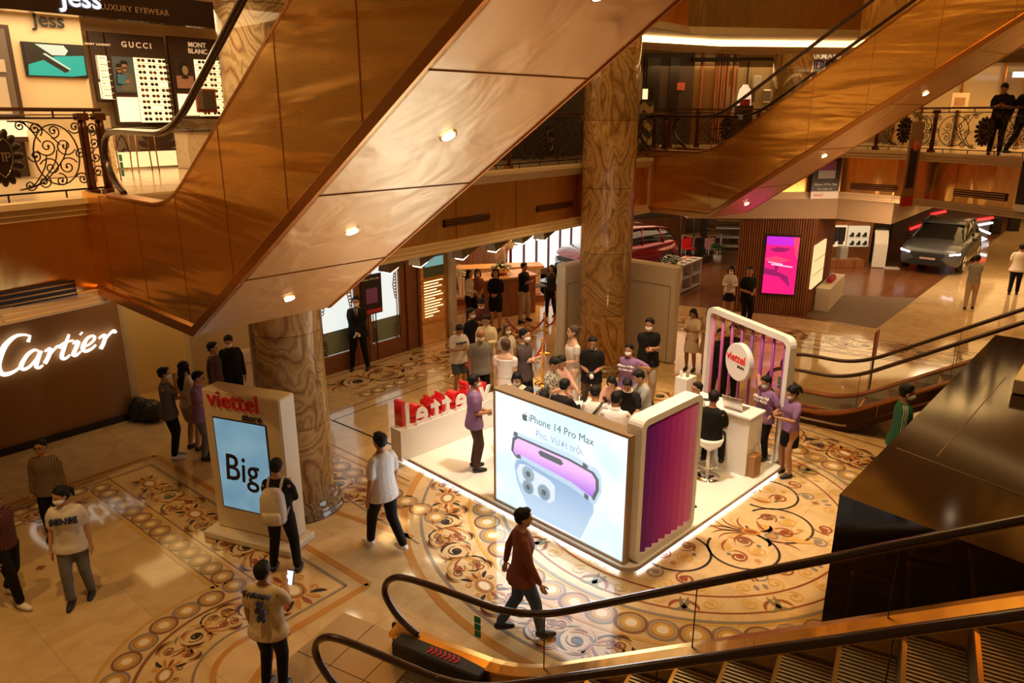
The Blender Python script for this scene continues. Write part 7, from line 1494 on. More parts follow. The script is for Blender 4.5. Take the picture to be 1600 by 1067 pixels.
# ================================================================== people
SKINS = [mat('skin_%d' % i, c, .5) for i, c in enumerate([(.50, .26, .14), (.42, .20, .10), (.58, .33, .20)])]
HAIRM = mat('hair_black', (.005, .004, .0035), .55, bump=.6, bscale=70, spec=.25); HAIRB = mat('hair_brown', (.06, .025, .012), .45, bump=.8, bscale=70)
MASKM = mat('face_mask_white', (.85, .82, .78), .6); MASKB = mat('face_mask_blue', (.45, .60, .68), .6)
EYE = mat('eye_dark', (.02, .012, .01), .2); LIP = mat('lips', (.38, .12, .09), .5)
def cloth(name, col, rough=.8, **k): return mat('cloth_'+name, col, rough, bump=.35, bscale=22, **k)
def pattern(name, c1, c2, scale, kind='plaid'):
    m = mat('cloth_'+name, c1, .8); nt = m.node_tree; N, L, b = nodes(m); tc = N.new('ShaderNodeTexCoord')
    if kind == 'plaid':
        ws = []
        for ax in ('X', 'Z'):
            w_ = N.new('ShaderNodeTexWave'); w_.bands_direction = ax; w_.inputs['Scale'].default_value = scale; w_.inputs['Distortion'].default_value = .6; L.new(tc.outputs['Object'], w_.inputs[0]); ws.append(w_)
        mu = N.new('ShaderNodeMath'); mu.operation = 'MULTIPLY'; L.new(ws[0].outputs['Fac'], mu.inputs[0]); L.new(ws[1].outputs['Fac'], mu.inputs[1]); src = mu.outputs[0]; lo, hi = .2, .6
    elif kind == 'stripe':
        w_ = N.new('ShaderNodeTexWave'); w_.bands_direction = 'Z'; w_.inputs['Scale'].default_value = scale; L.new(tc.outputs['Object'], w_.inputs[0]); src = w_.outputs['Fac']; lo, hi = .4, .6
    else:
        n = N.new('ShaderNodeTexNoise'); n.inputs['Scale'].default_value = scale; n.inputs['Detail'].default_value = 2; L.new(tc.outputs['Object'], n.inputs[0]); src = n.outputs['Fac']; lo, hi = .48, .56
    r = ramp(nt, [(lo, c1), (hi, c2)]); L.new(src, r.inputs[0]); L.new(r.outputs[0], b.inputs['Base Color']); return m
def remeshed(mb, mats, vox, smooth=2, name='m'):
    me = mb.mesh(name, mats[:1]); o = bpy.data.objects.new(name, me); C.objects.link(o)
    r = o.modifiers.new('r', 'REMESH'); r.mode = 'VOXEL'; r.voxel_size = vox; r.use_smooth_shade = True
    s_ = o.modifiers.new('s', 'SMOOTH'); s_.factor = .6; s_.iterations = smooth
    dg = bpy.context.evaluated_depsgraph_get(); out = bpy.data.meshes.new_from_object(o.evaluated_get(dg)); bpy.data.objects.remove(o); bpy.data.meshes.remove(me)
    out.materials.clear(); [out.materials.append(x) for x in mats]; return out
def limb(mb, pts, rs, n=10, flat=1.0): # closed, rounded tapering limb
    pts = [Vector(p) for p in pts]; d0 = (pts[0]-pts[1]).normalized(); d1 = (pts[-1]-pts[-2]).normalized()
    P = [pts[0]+d0*rs[0]*.85, pts[0]+d0*rs[0]*.45]+pts+[pts[-1]+d1*rs[-1]*.45, pts[-1]+d1*rs[-1]*.85]; S = [rs[0]*.35, rs[0]*.8]+list(rs)+[rs[-1]*.8, rs[-1]*.35]
    mb.tube(P, 0, n, rs=S, flat=flat)
def ik(a, b, l1, l2, pole):
    a, b = Vector(a), Vector(b); d = b-a; L_ = d.length
    if L_ > (l1+l2)*.995: b = a+d*((l1+l2)*.995/L_); d = b-a; L_ = d.length
    if L_ < abs(l1-l2)*1.05+.001: L_ = abs(l1-l2)*1.05+.001
    x = (l1*l1-l2*l2+L_*L_)/(2*L_); h = math.sqrt(max(0, l1*l1-x*x)); n = d.normalized(); p = Vector(pole); p = (p-n*p.dot(n)).normalized(); return a+n*x+p*h, b
ARMS = { # hand targets (right, left) as fractions of height, x right, y forward, z up; elbows' poles
 'down': [(.135, .02, .475), (-.135, .02, .475)], 'walk': [(.15, .10, .50), (-.15, -.09, .50)], 'cross': [(-.03, .135, .69), (.03, .145, .67)],
 'phone': [(.035, .17, .68), (-.035, .18, .67)], 'phone1': [(.04, .20, .70), (-.135, .02, .475)], 'front': [(.015, .10, .535), (-.015, .11, .53)], 'ear': [(.06, .07, .90), (-.14, .12, .56)],
 'chin': [(.03, .10, .84), (.05, .12, .66)], 'belly': [(.03, .12, .60), (-.03, .12, .60)], 'table': [(.07, .25, .60), (-.07, .24, .60)], 'wave': [(-.10, .03, .48), (-.20, .12, .78)], 'rail': [(.09, .2, .66), (-.09, .2, .66)], 'camera': [(.035, .17, .84), (-.035, .18, .83)], 'sit': [(.05, .17, .62), (-.1, .2, .56)]}
def person(label, ft, hd, face, h=None, arms='down', legs='stand', shirt=None, sleeve=.55, trousers=None, tl='long', hair='short', mask=None, skin=0, lean=0, look=(0, 0), shoes=None, group=None, z0=0.0, extra=None, build=1.0, glasses=False, collar=None, fem=False, hairm=None, step=.0, skirt=None, gloves=None, untuck=.0, det=True):
    """ft: pixel of the feet (or None), hd: pixel of the head top, face: direction in degrees the person looks, in plan"""
    if ft is not None: g = at(ft[0], ft[1], z0); h = h or min(1.86, max(1.5, head_z(hd[0], hd[1], g)-z0))
    else: h = h or 1.68; g = at(hd[0], hd[1]+3, z0+h-.015)
    lx = 0
    g = Vector((g.x, g.y, z0)); M = Matrix.Translation(g)@Matrix.Rotation(R(face-90), 4, 'Z')
    B = build*(.93 if fem else 1.0)
    sit = legs == 'sit'
    hipz = .52 if not sit else .40; ln = R(lean)
    def S(z, y=0, x=0): # point on the leaning spine at height fraction z
        dz_ = z-hipz; return Vector((x*h, (y+dz_*math.sin(ln))*h, (hipz+dz_*math.cos(ln))*h))
    off = hipz-.52
    SP = lambda z, y=0, x=0: S(z+off, y, x)
    hips = [SP(.515, 0, s*.052) for s in (1, -1)]; sh = [SP(.796, -.005, s*.103*B) for s in (1, -1)]
    FT = {'stand': [(.062, .0, .045), (-.062, .0, .045)], 'apart': [(.10, .0, .045), (-.10, .0, .045)], 'walk': [(.05, .13, .045), (-.05, -.15, .075)], 'walk2': [(.05, -.15, .075), (-.05, .13, .045)], 'step': [(.06, .06, .045), (-.06, -.05, .045)], 'close': [(.04, .0, .045), (-.04, .0, .045)], 'sit': [(.08, .20, .13), (-.08, .17, .13)]}[legs]
    an = []; kn = []
    for i in (0, 1):
        k, a = ik(hips[i], Vector(FT[i])*h, .239*h, .239*h, (0, 1, .2 if sit else 0)); kn.append(k); an.append(a)
    AR = ARMS[arms]; el = []; wr = []
    for i in (0, 1):
        t = Vector(AR[i]); t.z += off; t = Vector((t.x*h, t.y*h, t.z*h)); t.y += math.sin(ln)*(AR[i][2]-.52)*h
        pole = (.7*(1 if i == 0 else -1), -1, -.6) if arms not in ('down', 'walk') else (0, -1, 0)
        e, w_ = ik(sh[i], t, .165*h, .150*h, pole); el.append(e); wr.append(w_)
    # ---- body: one continuous surface
    m = MB()
    def tor(z, rx, ry, y=0, n=16): c = SP(z, y); u_ = Vector((0, -math.sin(ln)*0+1, 0)); return [c+Vector((rx*h*math.cos(2*PI*k/n), ry*h*math.sin(2*PI*k/n)*math.cos(ln), -ry*h*math.sin(2*PI*k/n)*math.sin(ln))) for k in range(n)]
    wz = .078 if fem else .086
    T = [(.47, .05, .045, 0), (.50, .088*B, .062, 0), (.54, .090*B, .064, 0), (.60, wz*B, .056, .004), (.66, .085*B, .058, .004), (.72, .097*B, .064, .006 if not fem else .014), (.77, .098*B, .060, .004), (.80, .086*B, .048, 0), (.825, .058, .036, 0), (.845, .033, .030, 0)]
    m.loft([tor(z, a, b, y) for z, a, b, y in T], 0)
    hy, hp = R(look[0]), R(look[1]); hc = SP(.915, .012)+Vector((0, 0, 0))
    HR = Matrix.Rotation(-hy, 3, 'Z')@Matrix.Rotation(-hp, 3, 'X')
    hc = SP(.865, .006)+HR@Vector((0, .008*h, .056*h))
    H = lambda x, y, z: hc+HR@Vector((x*h, y*h, z*h))
    limb(m, [SP(.82, -.004), SP(.875, .004)], [.034*h, .031*h])
    m.ell(H(0, -.006, .012), (.047*h, .057*h, .053*h), 16, rot=HR, m=10); m.ell(H(0, .012, -.022), (.037*h, .040*h, .043*h), 14, rot=HR, m=8)
    m.ell(H(0, .051, -.012), (.0075*h, .012*h, .013*h), 8, rot=HR, m=6); m.ell(H(0, .030, -.058), (.017*h, .013*h, .011*h), 8, rot=HR, m=6)
    for s in (1, -1): m.ell(H(s*.0465, -.004, -.008), (.006*h, .012*h, .018*h), 8, rot=HR, m=6)
    for i in (0, 1):
        s = 1 if i == 0 else -1; k_ = .9 if fem else 1
        limb(m, [sh[i]+Vector((-s*.02*h, 0, -.008*h)), sh[i].lerp(el[i], .4), el[i], el[i].lerp(wr[i], .35), wr[i]], [.034*h*k_, .030*h*k_, .0235*h*k_, .024*h*k_, .0155*h], 10)
        limb(m, [hips[i], hips[i].lerp(kn[i], .35), kn[i], kn[i].lerp(an[i], .35), an[i]], [.055*h, .050*h, .034*h, .034*h, .021*h], 12)
        limb(m, [an[i]+Vector((0, -.010, -.022))*h, an[i]+Vector((0, .045, -.030))*h, an[i]+Vector((0, .085, -.035))*h], [.02*h, .020*h, .013*h], 8)
        d = (wr[i]-el[i]).normalized()
        if arms in ('front', 'belly'): d = (d+Vector((-s*.5, .1, 0))).normalized()
        limb(m, [wr[i], wr[i]+d*.028*h, wr[i]+d*.046*h], [.0145*h, .020*h, .018*h], 8, .7)
    body = remeshed(m, [SKINS[skin], EYE, LIP, gloves or SKINS[skin]], .013 if det else .017, 2, 'person_body')
    # fingers, eyes and mouth joined onto the same surface
    f = MB()
    for i in (0, 1):
        s = 1 if i == 0 else -1; d = (wr[i]-el[i]).normalized()
        if arms in ('front', 'belly'): d = (d+Vector((-s*.5, .1, 0))).normalized()
        side = d.cross(Vector((s, 0, .001)) if abs(d.x) < .7 else Vector((0, s, 0))).normalized(); inw = side.cross(d).normalized()
        if arms in ('down', 'walk'): side = Vector((0, 1, 0)); inw = Vector((-s, 0, 0))
        curl = .5 if arms in ('phone', 'phone1', 'camera', 'ear', 'sit') else .22; base = wr[i]+d*.045*h
        for q in range(4):
            L_ = (.040, .045, .042, .034)[q]*h; b0 = base+side*((1.5-q)*.0095*h); p1 = b0+d*L_*.45+inw*L_*curl*.3; p2 = p1+(d*(1-curl)+inw*curl).normalized()*L_*.3; p3 = p2+(d*(1-1.4*curl)+inw*curl*1.5).normalized()*L_*.25
            limb(f, [b0-d*.012*h, p1, p2, p3], [.0052*h, .005*h, .0046*h, .004*h], 6)
        t0 = wr[i]+d*.015*h+side*.012*h; limb(f, [t0, t0+(d*.6+side*.8)*.020*h, t0+(d*.9+side*.6+inw*.3)*.038*h], [.0065*h, .006*h, .005*h], 6)
    f.m = [3]*len(f.m); k0_ = len(f.m)
    for s in (1, -1):
        f.ell(H(s*.0175, .0455, .003), (.0075*h, .004*h, .0042*h), 8, 1, rot=HR, m=5)
        if not mask: f.ell(H(s*.0175, .0475, .0145), (.0095*h, .003*h, .0022*h), 6, 1, rot=HR, m=4)
    f.ell(H(0, .0475, -.034), (.012*h, .004*h, .0035*h), 8, 2, rot=HR, m=5)
    fm = f.mesh('x', [SKINS[skin]]); bmx = bmesh.new(); bmx.from_mesh(body); bmx.from_mesh(fm); bmx.to_mesh(body); bmx.free(); bpy.data.meshes.remove(fm)
    root = thing('person', label, 'person', g, group); root.rotation_euler = (0, 0, R(face-90))
    def put(me, name, mt=None, par=root): 
        o = bpy.data.objects.new(name, me); C.objects.link(o); o.parent = par; me.name = name; return o
    def putmb(mb, name, mt, par=root): return put(mb.mesh(name, mt), name, None, par)
    bo = put(body, 'body')
    # ---- clothes
    cl = .0
    def garment(mats, name, parts, vox=.016): return put(remeshed(parts, mats, vox, 2, name), name)
    if shirt:
        m = MB(); e = .010; zlow = .455 if untuck else .50; fl_ = untuck
        m.loft([tor(zlow, (.116 if untuck else .098)*B+(e+fl_)*.7, (.082 if untuck else .074)+(e+fl_)*.7)]+([tor(.50, .112*B+(e+fl_)*.6, .080+(e+fl_)*.6)] if untuck else [])+[*[tor(z, a+e+(.006 if z < .7 else 0)+(.010 if untuck and z < .62 else 0), b+e+(.006 if untuck and z < .62 else 0), y) for z, a, b, y in T[2:-2]]]+[tor(.83, .052, .038), tor(.842, .036, .034)], 0)
        for i in (0, 1):
            s = 1 if i == 0 else -1; k_ = .92 if fem else 1
            A_, E_, W_ = sh[i], el[i], wr[i]
            if sleeve <= .6: limb(m, [A_+Vector((-s*.02*h, 0, 0)), A_.lerp(E_, .3), A_.lerp(E_, sleeve+.2)], [.033*h*k_, .036*h*k_, .036*h*k_], 10)
            elif sleeve < 2: limb(m, [A_+Vector((-s*.02*h, 0, 0)), A_.lerp(E_, .4), E_, E_.lerp(W_, .5), E_.lerp(W_, .92)], [.033*h*k_, .034*h*k_, .031*h*k_, .027*h*k_, .023*h*k_], 10)
        if collar: pass
        g_o = garment([shirt], 'shirt', m)
        if collar is not None: m = MB(); m.loft([tor(.832, .040, .037), tor(.852, .037, .036), tor(.855, .042, .040), tor(.83, .050, .043)], 0, False); putmb(m, 'collar', collar)
    if trousers and tl != 'none':
        m = MB(); e = .008; full = {'long': 1.0, 'short': .62, 'ripped': 1.0}[tl]
        m.loft([tor(.47, .06, .055), tor(.50, .094*B+e, .068+e), tor(.54, .092*B+e, .065+e)]+([] if untuck else [tor(.60, .084*B+e*.6, .058+e*.6)]), 0)
        for i in (0, 1):
            H_, K_, N_ = hips[i], kn[i], an[i]
            if full > .9: limb(m, [H_, H_.lerp(K_, .35), K_, K_.lerp(N_, .45), K_.lerp(N_, .93)], [.062*h, .056*h, .044*h, .038*h, .034*h], 12)
            else: limb(m, [H_, H_.lerp(K_, .4), H_.lerp(K_, .78)], [.062*h, .060*h, .055*h], 12)
        garment([trousers], 'trousers', m)
    if skirt:
        mt, z_lo, flare = skirt; m = MB(); kz = [(.60, .083, .060), (.55, .094, .070), (.50, .100, .075), (.44, .114+flare*.3, .084+flare*.3), (z_lo+(.44-z_lo)*.4, .115+flare*.7, .086+flare*.7), (z_lo, .114+flare, .086+flare)]
        m.loft([tor(z, a*B, b) for z, a, b in kz[::-1]], 0); garment([mt], 'skirt', m)
    shm = shoes or BLACK
    for i in (0, 1):
        m = MB(); a = an[i]; limb(m, [a+Vector((0, -.014, -.020))*h, a+Vector((0, .04, -.026))*h, a+Vector((0, .092, -.031))*h], [.027*h, .027*h, .019*h], 10)
        m.v = [(x, y, max(z, a.z-.044*h)) for x, y, z in m.v]; putmb(m, 'shoe', shm)
    # ---- hair
    hm = hairm or HAIRM; m = MB()
    if hair != 'bald':
        m.ell(H(0, -.014, .020), (.051*h, .058*h, .052*h), 18, rot=HR, m=12)
        if hair == 'short': m.ell(H(0, .010, .052), (.038*h, .036*h, .018*h), 12, rot=HR, m=6); m.ell(H(0, -.028, -.008), (.045*h, .038*h, .035*h), 12, rot=HR, m=6)
        if hair in ('long', 'bun', 'pony', 'bob'):
            m.ell(H(0, -.016, .022), (.053*h, .060*h, .054*h), 16, rot=HR, m=10); m.ell(H(0, -.030, -.012), (.048*h, .042*h, .042*h), 12, rot=HR, m=8)
        if hair in ('long', 'bob'):
            d_ = .09 if hair == 'long' else .02
            limb(m, [H(0, -.035, 0), H(0, -.050, -.05), SP(.80-d_*.4, -.058), SP(.80-d_, -.060)], [.046*h, .050*h, .050*h, .030*h], 12, .6)
            for s in (1, -1): limb(m, [H(s*.040, -.005, .02), H(s*.050, .002, -.03), H(s*.050, .004, -.065 if hair == 'long' else -.05)], [.018*h, .017*h, .011*h], 8)
        if hair == 'bun': m.ell(H(0, -.075, .03), (.026*h, .024*h, .024*h), 10, rot=HR, m=7)
        if hair == 'pony': limb(m, [H(0, -.07, .02), H(0, -.10, -.01), H(0, -.10, -.06)], [.014*h, .020*h, .010*h], 8)
        for i, vv in enumerate(m.v): q = Vector(vv); n_ = noise.noise(q*38); m.v[i] = tuple(q+(q-hc).normalized()*n_*.007)
        putmb(m, 'hair', hm)
    if mask:
        m = MB(); m.ell(H(0, .020, -.030), (.0395*h, .0415*h, .031*h), 14, rot=HR, m=8); putmb(m, 'face_mask', mask)
    if glasses:
        m = MB()
        for s in (1, -1): m.tube([H(s*.018+.013*math.cos(t), .053, .002+.010*math.sin(t)) for t in [2*PI*k/12 for k in range(13)]], .0016*h, 4); m.tube([H(s*.031, .053, .004), H(s*.046, .0, .004)], .0014*h, 4)
        m.tube([H(-.006, .054, .004), H(.006, .054, .004)], .0014*h, 4); putmb(m, 'eyeglasses', BLACK)
    info = dict(root=root, M=M, h=h, wr=wr, el=el, sh=sh, SP=SP, H=H, hips=hips, g=g, putmb=putmb, B=B, put=put)
    return info
def chest_text(p, txt, size, mt, z=.70, front=True, y=.085, x=0, **k):
    M = p['M']; h = p['h']; s = 1 if front else -1; O = M@p['SP'](z, s*y, x); X = (M.to_3x3()@Vector((-s, 0, 0))); o = text('shirt_print', txt, size, O, X, Z3, mt, None, align='CENTER', **k); o.parent = p['root']; o.matrix_parent_inverse = parent_inv(p['root']); return o
def phone(p, label, lit=False, hand=0, both=True):
    M = p['M']; q = (p['wr'][0]+p['wr'][1])/2 if both else p['wr'][hand]; q = q+Vector((0, .07, .02)); w = M@q; m = MB(); R3 = M.to_3x3(); m.slab(w-R3@Vector((.037, 0, .07)), R3@Vector((1, 0, 0)), (R3@Vector((0, .45, 1))), [(0, 0), (.074, 0), (.074, .15), (0, .15)], -.005, .005)
    return single(m, 'phone', BLACK, label, 'phone')
BK_ = cloth('black', (.008, .0065, .0065), .75, spec=.2); NV = cloth('charcoal', (.022, .019, .02), .75, spec=.3); WH = cloth('white', (.66, .60, .54)); PU = cloth('lilac', (.24, .12, .26)); DN = cloth('denim', (.06, .09, .14)); DNL = cloth('grey_denim', (.14, .13, .12)); KH_ = cloth('khaki', (.42, .30, .19)); GR = cloth('grey', (.22, .20, .18)); CRM = cloth('cream', (.72, .60, .44)); BRN = cloth('rust_brown', (.22, .055, .022)); WSH = cloth('white_shoe', (.8, .75, .68), .5)
JEAN = cloth('dark_jeans', (.025, .035, .06)); YEL = cloth('pale_yellow', (.62, .48, .30)); GRN_ = cloth('green', (.01, .12, .06)); BROWNP = cloth('dark_brown', (.07, .03, .018))
PLB = pattern('brown_plaid', (.11, .065, .04), (.30, .21, .13), 11); PLR = pattern('red_plaid', (.04, .012, .012), (.24, .05, .03), 10); STR = pattern('fine_stripe', (.05, .045, .045), (.16, .14, .13), 26, 'stripe'); FLO = pattern('floral', (.50, .42, .30), (.08, .09, .07), 28, 'noise'); CHK = pattern('red_black_check', (.015, .01, .012), (.16, .02, .02), 9)
PR_W = mat('print_white', (.85, .8, .75), .5); PR_N = mat('print_navy', (.03, .04, .12), .5)
P = person
# --- left foreground
P('man in red plaid shirt with rolled sleeves and white trainers, cut by the left edge', (26, 940), (-2, 765), -20, arms='walk', legs='walk', shirt=PLR, sleeve=.9, trousers=BK_, shoes=WSH, skin=1)
P('man with glasses in a brown plaid shirt, behind the girl in the lettered tee', (92, 838), (92, 689), -75, arms='down', shirt=PLB, sleeve=.9, trousers=BK_, hair='short', glasses=True, skin=1, untuck=.01, look=(10, 0))
p = P('girl in white tee with dark lettering, mask and ripped grey jeans at the left', (129, 936), (106, 757), 287, arms='down', legs='step', shirt=WH, sleeve=.6, trousers=DNL, hair='pony', mask=MASKM, fem=True, build=1.12, untuck=.016, look=(38, 8))
chest_text(p, 'SENSE', .105, PR_N, z=.715, y=.086, off=.002, ext=.02, spacing=1.05)
P('man in a fine striped shirt with one hand at his mask, by the bronze wall', (274, 714), (255, 572), 20, arms='chin', shirt=STR, sleeve=.6, trousers=BK_, mask=MASKM, shoes=WSH, skin=1, untuck=.008)
P('woman in white top and beige shorts beside the man in the striped shirt', (304, 702), (302, 563), 60, arms='belly', shirt=WH, trousers=KH_, tl='short', hair='long', fem=True)
p = P('man in a lilac tee and glasses left of the screen kiosk', (322, 716), (317, 578), 10, arms='phone', shirt=PU, trousers=DNL, glasses=True, skin=1, untuck=.012, look=(0, 15))
P('man in a red and black checked shirt looking right, behind the kiosk', None, (330, 531), 0, arms='down', shirt=CHK, sleeve=.9, trousers=BK_, skin=1, look=(0, 0))
P('man in black with a white mask and shoulder strap, leaning by the left column', None, (356, 519), 300, arms='down', shirt=BK_, sleeve=.9, trousers=BK_, mask=MASKM, look=(20, 20))
p = P('man with a grey backpack standing in front of the screen kiosk', (447, 892), (425, 716), 88, arms='phone', legs='apart', shirt=BK_, sleeve=.95, trousers=BK_, skin=1, look=(-5, 15))
M_ = p['M']; h_ = p['h']; t = thing('backpack', 'light grey backpack worn by the man in front of the screen kiosk', 'backpack', M_@p['SP'](.60, -.12))
BAGM = cloth('backpack_grey', (.50, .42, .34)); m = MB(); c = p['SP'](.665, -.128)
m.loft([[M_@(c+Vector((x*w_, y*d_, z))) for x, y in rrect(-1, -1, 1, 1, .5, 3)] for w_, d_, z in ((.10, .055, -.25), (.145, .085, -.22), (.15, .095, -.05), (.14, .085, .12), (.10, .06, .21), (.04, .03, .235))], 0, True, True); m.build('bag_body', BAGM, t)
m = MB(); m.loft([[M_@(c+Vector((x*w_, y*d_-.085, z))) for x, y in rrect(-1, -1, 1, 1, .5, 3)] for w_, d_, z in ((.09, .03, -.22), (.115, .045, -.20), (.115, .045, -.08), (.10, .03, -.05))], 0, True, True); m.build('front_pocket', BAGM, t)
m = MB(); m.tube(smooth_pts([M_@(c+Vector((-.03, .03, .22))), M_@(c+Vector((0, .02, .27))), M_@(c+Vector((.03, .03, .22)))], 4), .008, 6); m.build('carry_loop', BLACK, t)
for s in (1, -1): m = MB(); m.tube(smooth_pts([M_@(c+Vector((s*.08, .07, .18))), M_@(p['SP'](.835, -.0, s*.055)+Vector((0, 0, .01))), M_@p['SP'](.76, .085, s*.07), M_@p['SP'](.66, .07, s*.085), M_@(c+Vector((s*.13, .05, -.18)))], 5), .018, 6, flat=.5); m.build('shoulder_strap', BAGM, t)
p = P('man in a pale yellow tee with a bear print, filming with his phone', (430, 1078), (428, 877), 78, arms='phone1', shirt=YEL, trousers=BK_, hair='short', skin=1, untuck=.02, build=1.08)
ph = phone(p, 'phone with bright screen held up by the man in the pale yellow tee', hand=0, both=False); 
q = p['M']@(p['wr'][0]+Vector((0, .062, .02))); m = MB(); R3 = p['M'].to_3x3(); m.slab(q-R3@Vector((.033, .010, .062)), R3@Vector((1, 0, 0)), R3@Vector((0, .45, 1)), [(0, 0), (.066, 0), (.066, .14), (0, .14)], -.003, .003); m.build('phone_screen', emis('phone_lit', (.7, .85, 1), 1.0), ph)
chest_text(p, 'Trsimew', .085, PR_N, z=.79, front=False, y=.088, ext=.02)
m = MB(); O = p['M']@p['SP'](.665, -.105, .03); X = p['M'].to_3x3()@Vector((1, 0, 0)); 
for (cx, cz, rx, rz) in ((0, .06, .030, .05), (0, .13, .034, .03), (-.026, .16, .012, .012), (.026, .16, .012, .012), (-.04, .07, .014, .03), (.04, .05, .014, .03), (-.022, -.02, .02, .04), (.026, -.02, .02, .04)): m.slab(O, X, Z3, [(cx+rx*math.cos(2*PI*i/14), cz+rz*math.sin(2*PI*i/14)) for i in range(14)], -.02, .012)
o = m.build('shirt_print', PR_N, p['root'])
P('man in a white tee and black trousers walking away towards the left column', (604, 858), (587, 674), 140, arms='down', legs='walk2', shirt=WH, trousers=BK_, shoes=WSH, skin=1, untuck=.014, look=(0, 0))
P('woman in a rust brown jacket and jeans striding right before the advertising wall', (815, 992), (811, 792), 8, arms='walk', legs='walk', shirt=BRN, sleeve=.95, trousers=cloth('blue_jeans', (.05, .09, .16)), hair='short', skin=0, untuck=.03, build=1.05, look=(5, 0), fem=True)
# --- doorman
p = P('doorman in a black suit, white mask and white gloves before the carved door', (563, 577), (559, 461), 275, arms='front', legs='apart', shirt=BK_, sleeve=.95, trousers=BK_, mask=MASKM, gloves=mat('glove_white', (.85, .8, .72), .6), build=1.08, untuck=.012, look=(0, 5))
m = MB(); M_ = p['M']; m.slab(M_@p['SP'](.835, .078), M_.to_3x3()@Vector((1, 0, 0)), Z3, [(-.045, 0), (.045, 0), (.0, -.26)], -.02, .01); m.build('white_shirt_front', WH, p['root']); m = MB(); m.slab(M_@p['SP'](.835, .088), M_.to_3x3()@Vector((1, 0, 0)), Z3, [(-.012, 0), (.012, 0), (.014, -.22), (0, -.25), (-.014, -.22)], -.02, .01); m.build('tie', BK_, p['root'])
# --- queue left of the booth
P('man in a lilac shirt and mask standing on the booth platform, facing right', (742, 733), (742, 583), 15, arms='belly', shirt=PU, sleeve=.6, trousers=BROWNP, mask=MASKM, skin=1, glasses=True, z0=.12, untuck=.006)
p = P('man in a white tee and denim shorts looking at his phone by the rope posts', (718, 616), (732, 503), 300, arms='phone', shirt=WH, trousers=DN, tl='short', skin=1, look=(0, 35), untuck=.012); chest_text(p, 'Longitude', .06, PR_N, z=.73, y=.095, ext=.02)
P('man with shaved head, grey polo and white mask, waiting in the queue', (752, 640), (759, 512), 290, arms='down', shirt=GR, trousers=BK_, hair='bald', mask=MASKM, skin=1, untuck=.008, look=(10, 10), build=1.08)
P('man in an open white shirt behind the man with the shaved head', None, (760, 487), 265, h=1.70, arms='phone', shirt=CRM, sleeve=.9, trousers=WH, hair='short', skin=2, look=(0, 20))
P('man in black jacket with white mask looking right, behind the man in the white tee', None, (735, 478), 330, arms='down', shirt=BK_, sleeve=.9, trousers=BK_, mask=MASKM, skin=1)
P('person in a dark red jacket with a mask, head bowed, behind the queue', None, (752, 461), 270, arms='phone', shirt=cloth('dark_red', (.10, .012, .012)), sleeve=.9, trousers=BK_, mask=MASKM, look=(0, 35))
p = P('woman in a white off shoulder dress with brown hair tied up, seen from behind', (790, 668), (783, 528), 75, arms='belly', shirt=None, trousers=None, skirt=(WH, .13, -.02), hair='bun', hairm=HAIRB, fem=True, shoes=WSH, look=(-35, 5), skin=2)
def bodice(p, top=.775, mt=WH, arms_=True):
    m = MB(); h = p['h']; SP = p['SP']
    def tr(z, rx, ry, y=0): c = SP(z, y); return [c+Vector((rx*h*math.cos(2*PI*k/16), ry*h*math.sin(2*PI*k/16), 0)) for k in range(16)]
    m.loft([tr(.57, .092, .068), tr(.62, .086, .064), tr(.70, .098, .074, .012), tr(.745, .102, .074, .010), tr(top, .104, .066)], 0)
    if arms_:
        for i in (0, 1): limb(m, [p['sh'][i].lerp(p['el'][i], .12), p['sh'][i].lerp(p['el'][i], .5)], [.037*h, .034*h], 10)
    p['put'](remeshed(m, [mt], .014, 2, 'bodice'), 'bodice')
bodice(p)
P('man in a dark polo with folded arms and white mask, left of the demonstration table', (818, 655), (806, 506), 330, arms='cross', shirt=cloth('dark_grey_brown', (.07, .045, .045)), trousers=BK_, mask=MASKM, skin=0, build=1.12, untuck=.01)
P('long haired woman with a white mask half hidden behind the man with folded arms', None, (792, 503), 300, h=1.58, arms='down', shirt=WH, trousers=BK_, hair='long', hairm=HAIRB, mask=MASKM, fem=True)
# --- crowd round the demonstration table
P('long haired woman in a beige top and mask, front left of the table crowd', None, (808, 575), 250, h=1.52, z0=.12, arms='phone', shirt=CRM, sleeve=.6, trousers=BK_, hair='long', hairm=HAIRM, mask=MASKM, fem=True, look=(-20, 35))
pc = P('cameraman in black cap with a video camera, front left of the table crowd', None, (821, 604), 55, h=1.60, z0=.12, arms='camera', shirt=NV, sleeve=.6, trousers=BK_, lean=8)
w_ = pc['M']@((pc['wr'][0]+pc['wr'][1])/2+Vector((0, .10, .03))); t = thing('video_camera', 'black video camera held up by the cameraman beside the advertising wall', 'camera', w_); m = MB(); m.box(w_, (.10, .22, .13), R(-35), 0, .02); m.build('camera_body', BLACK, t); m = MB(); m.box(w_+Vector((-.09, -.02, .08)), (.02, .11, .08), R(-20), 0, .005); m.build('viewfinder_screen', emis('view_blue', (.3, .5, .6), .7), t); m = MB(); m.tube([w_+Vector((.05, .08, .0)), w_+Vector((.10, .2, 0))], .045, 12); m.build('lens', BLACK, t)
P('man in a charcoal tee seen from behind, just right of the cameraman', None, (848, 610), 75, h=1.66, z0=.12, arms='table', shirt=NV, sleeve=.6, trousers=BK_, lean=6, look=(0, 15))
P('man in a black tee bending over the table, seen from behind', None, (873, 592), 60, h=1.66, z0=.12, arms='table', shirt=BK_, trousers=BK_, lean=16, look=(0, 25), skin=2)
p = P('man in a white tee with a black diagonal strap, seen from behind', None, (928, 603), 70, h=1.60, z0=.12, arms='table', shirt=WH, trousers=BK_, lean=12, look=(-35, 25), skin=1)
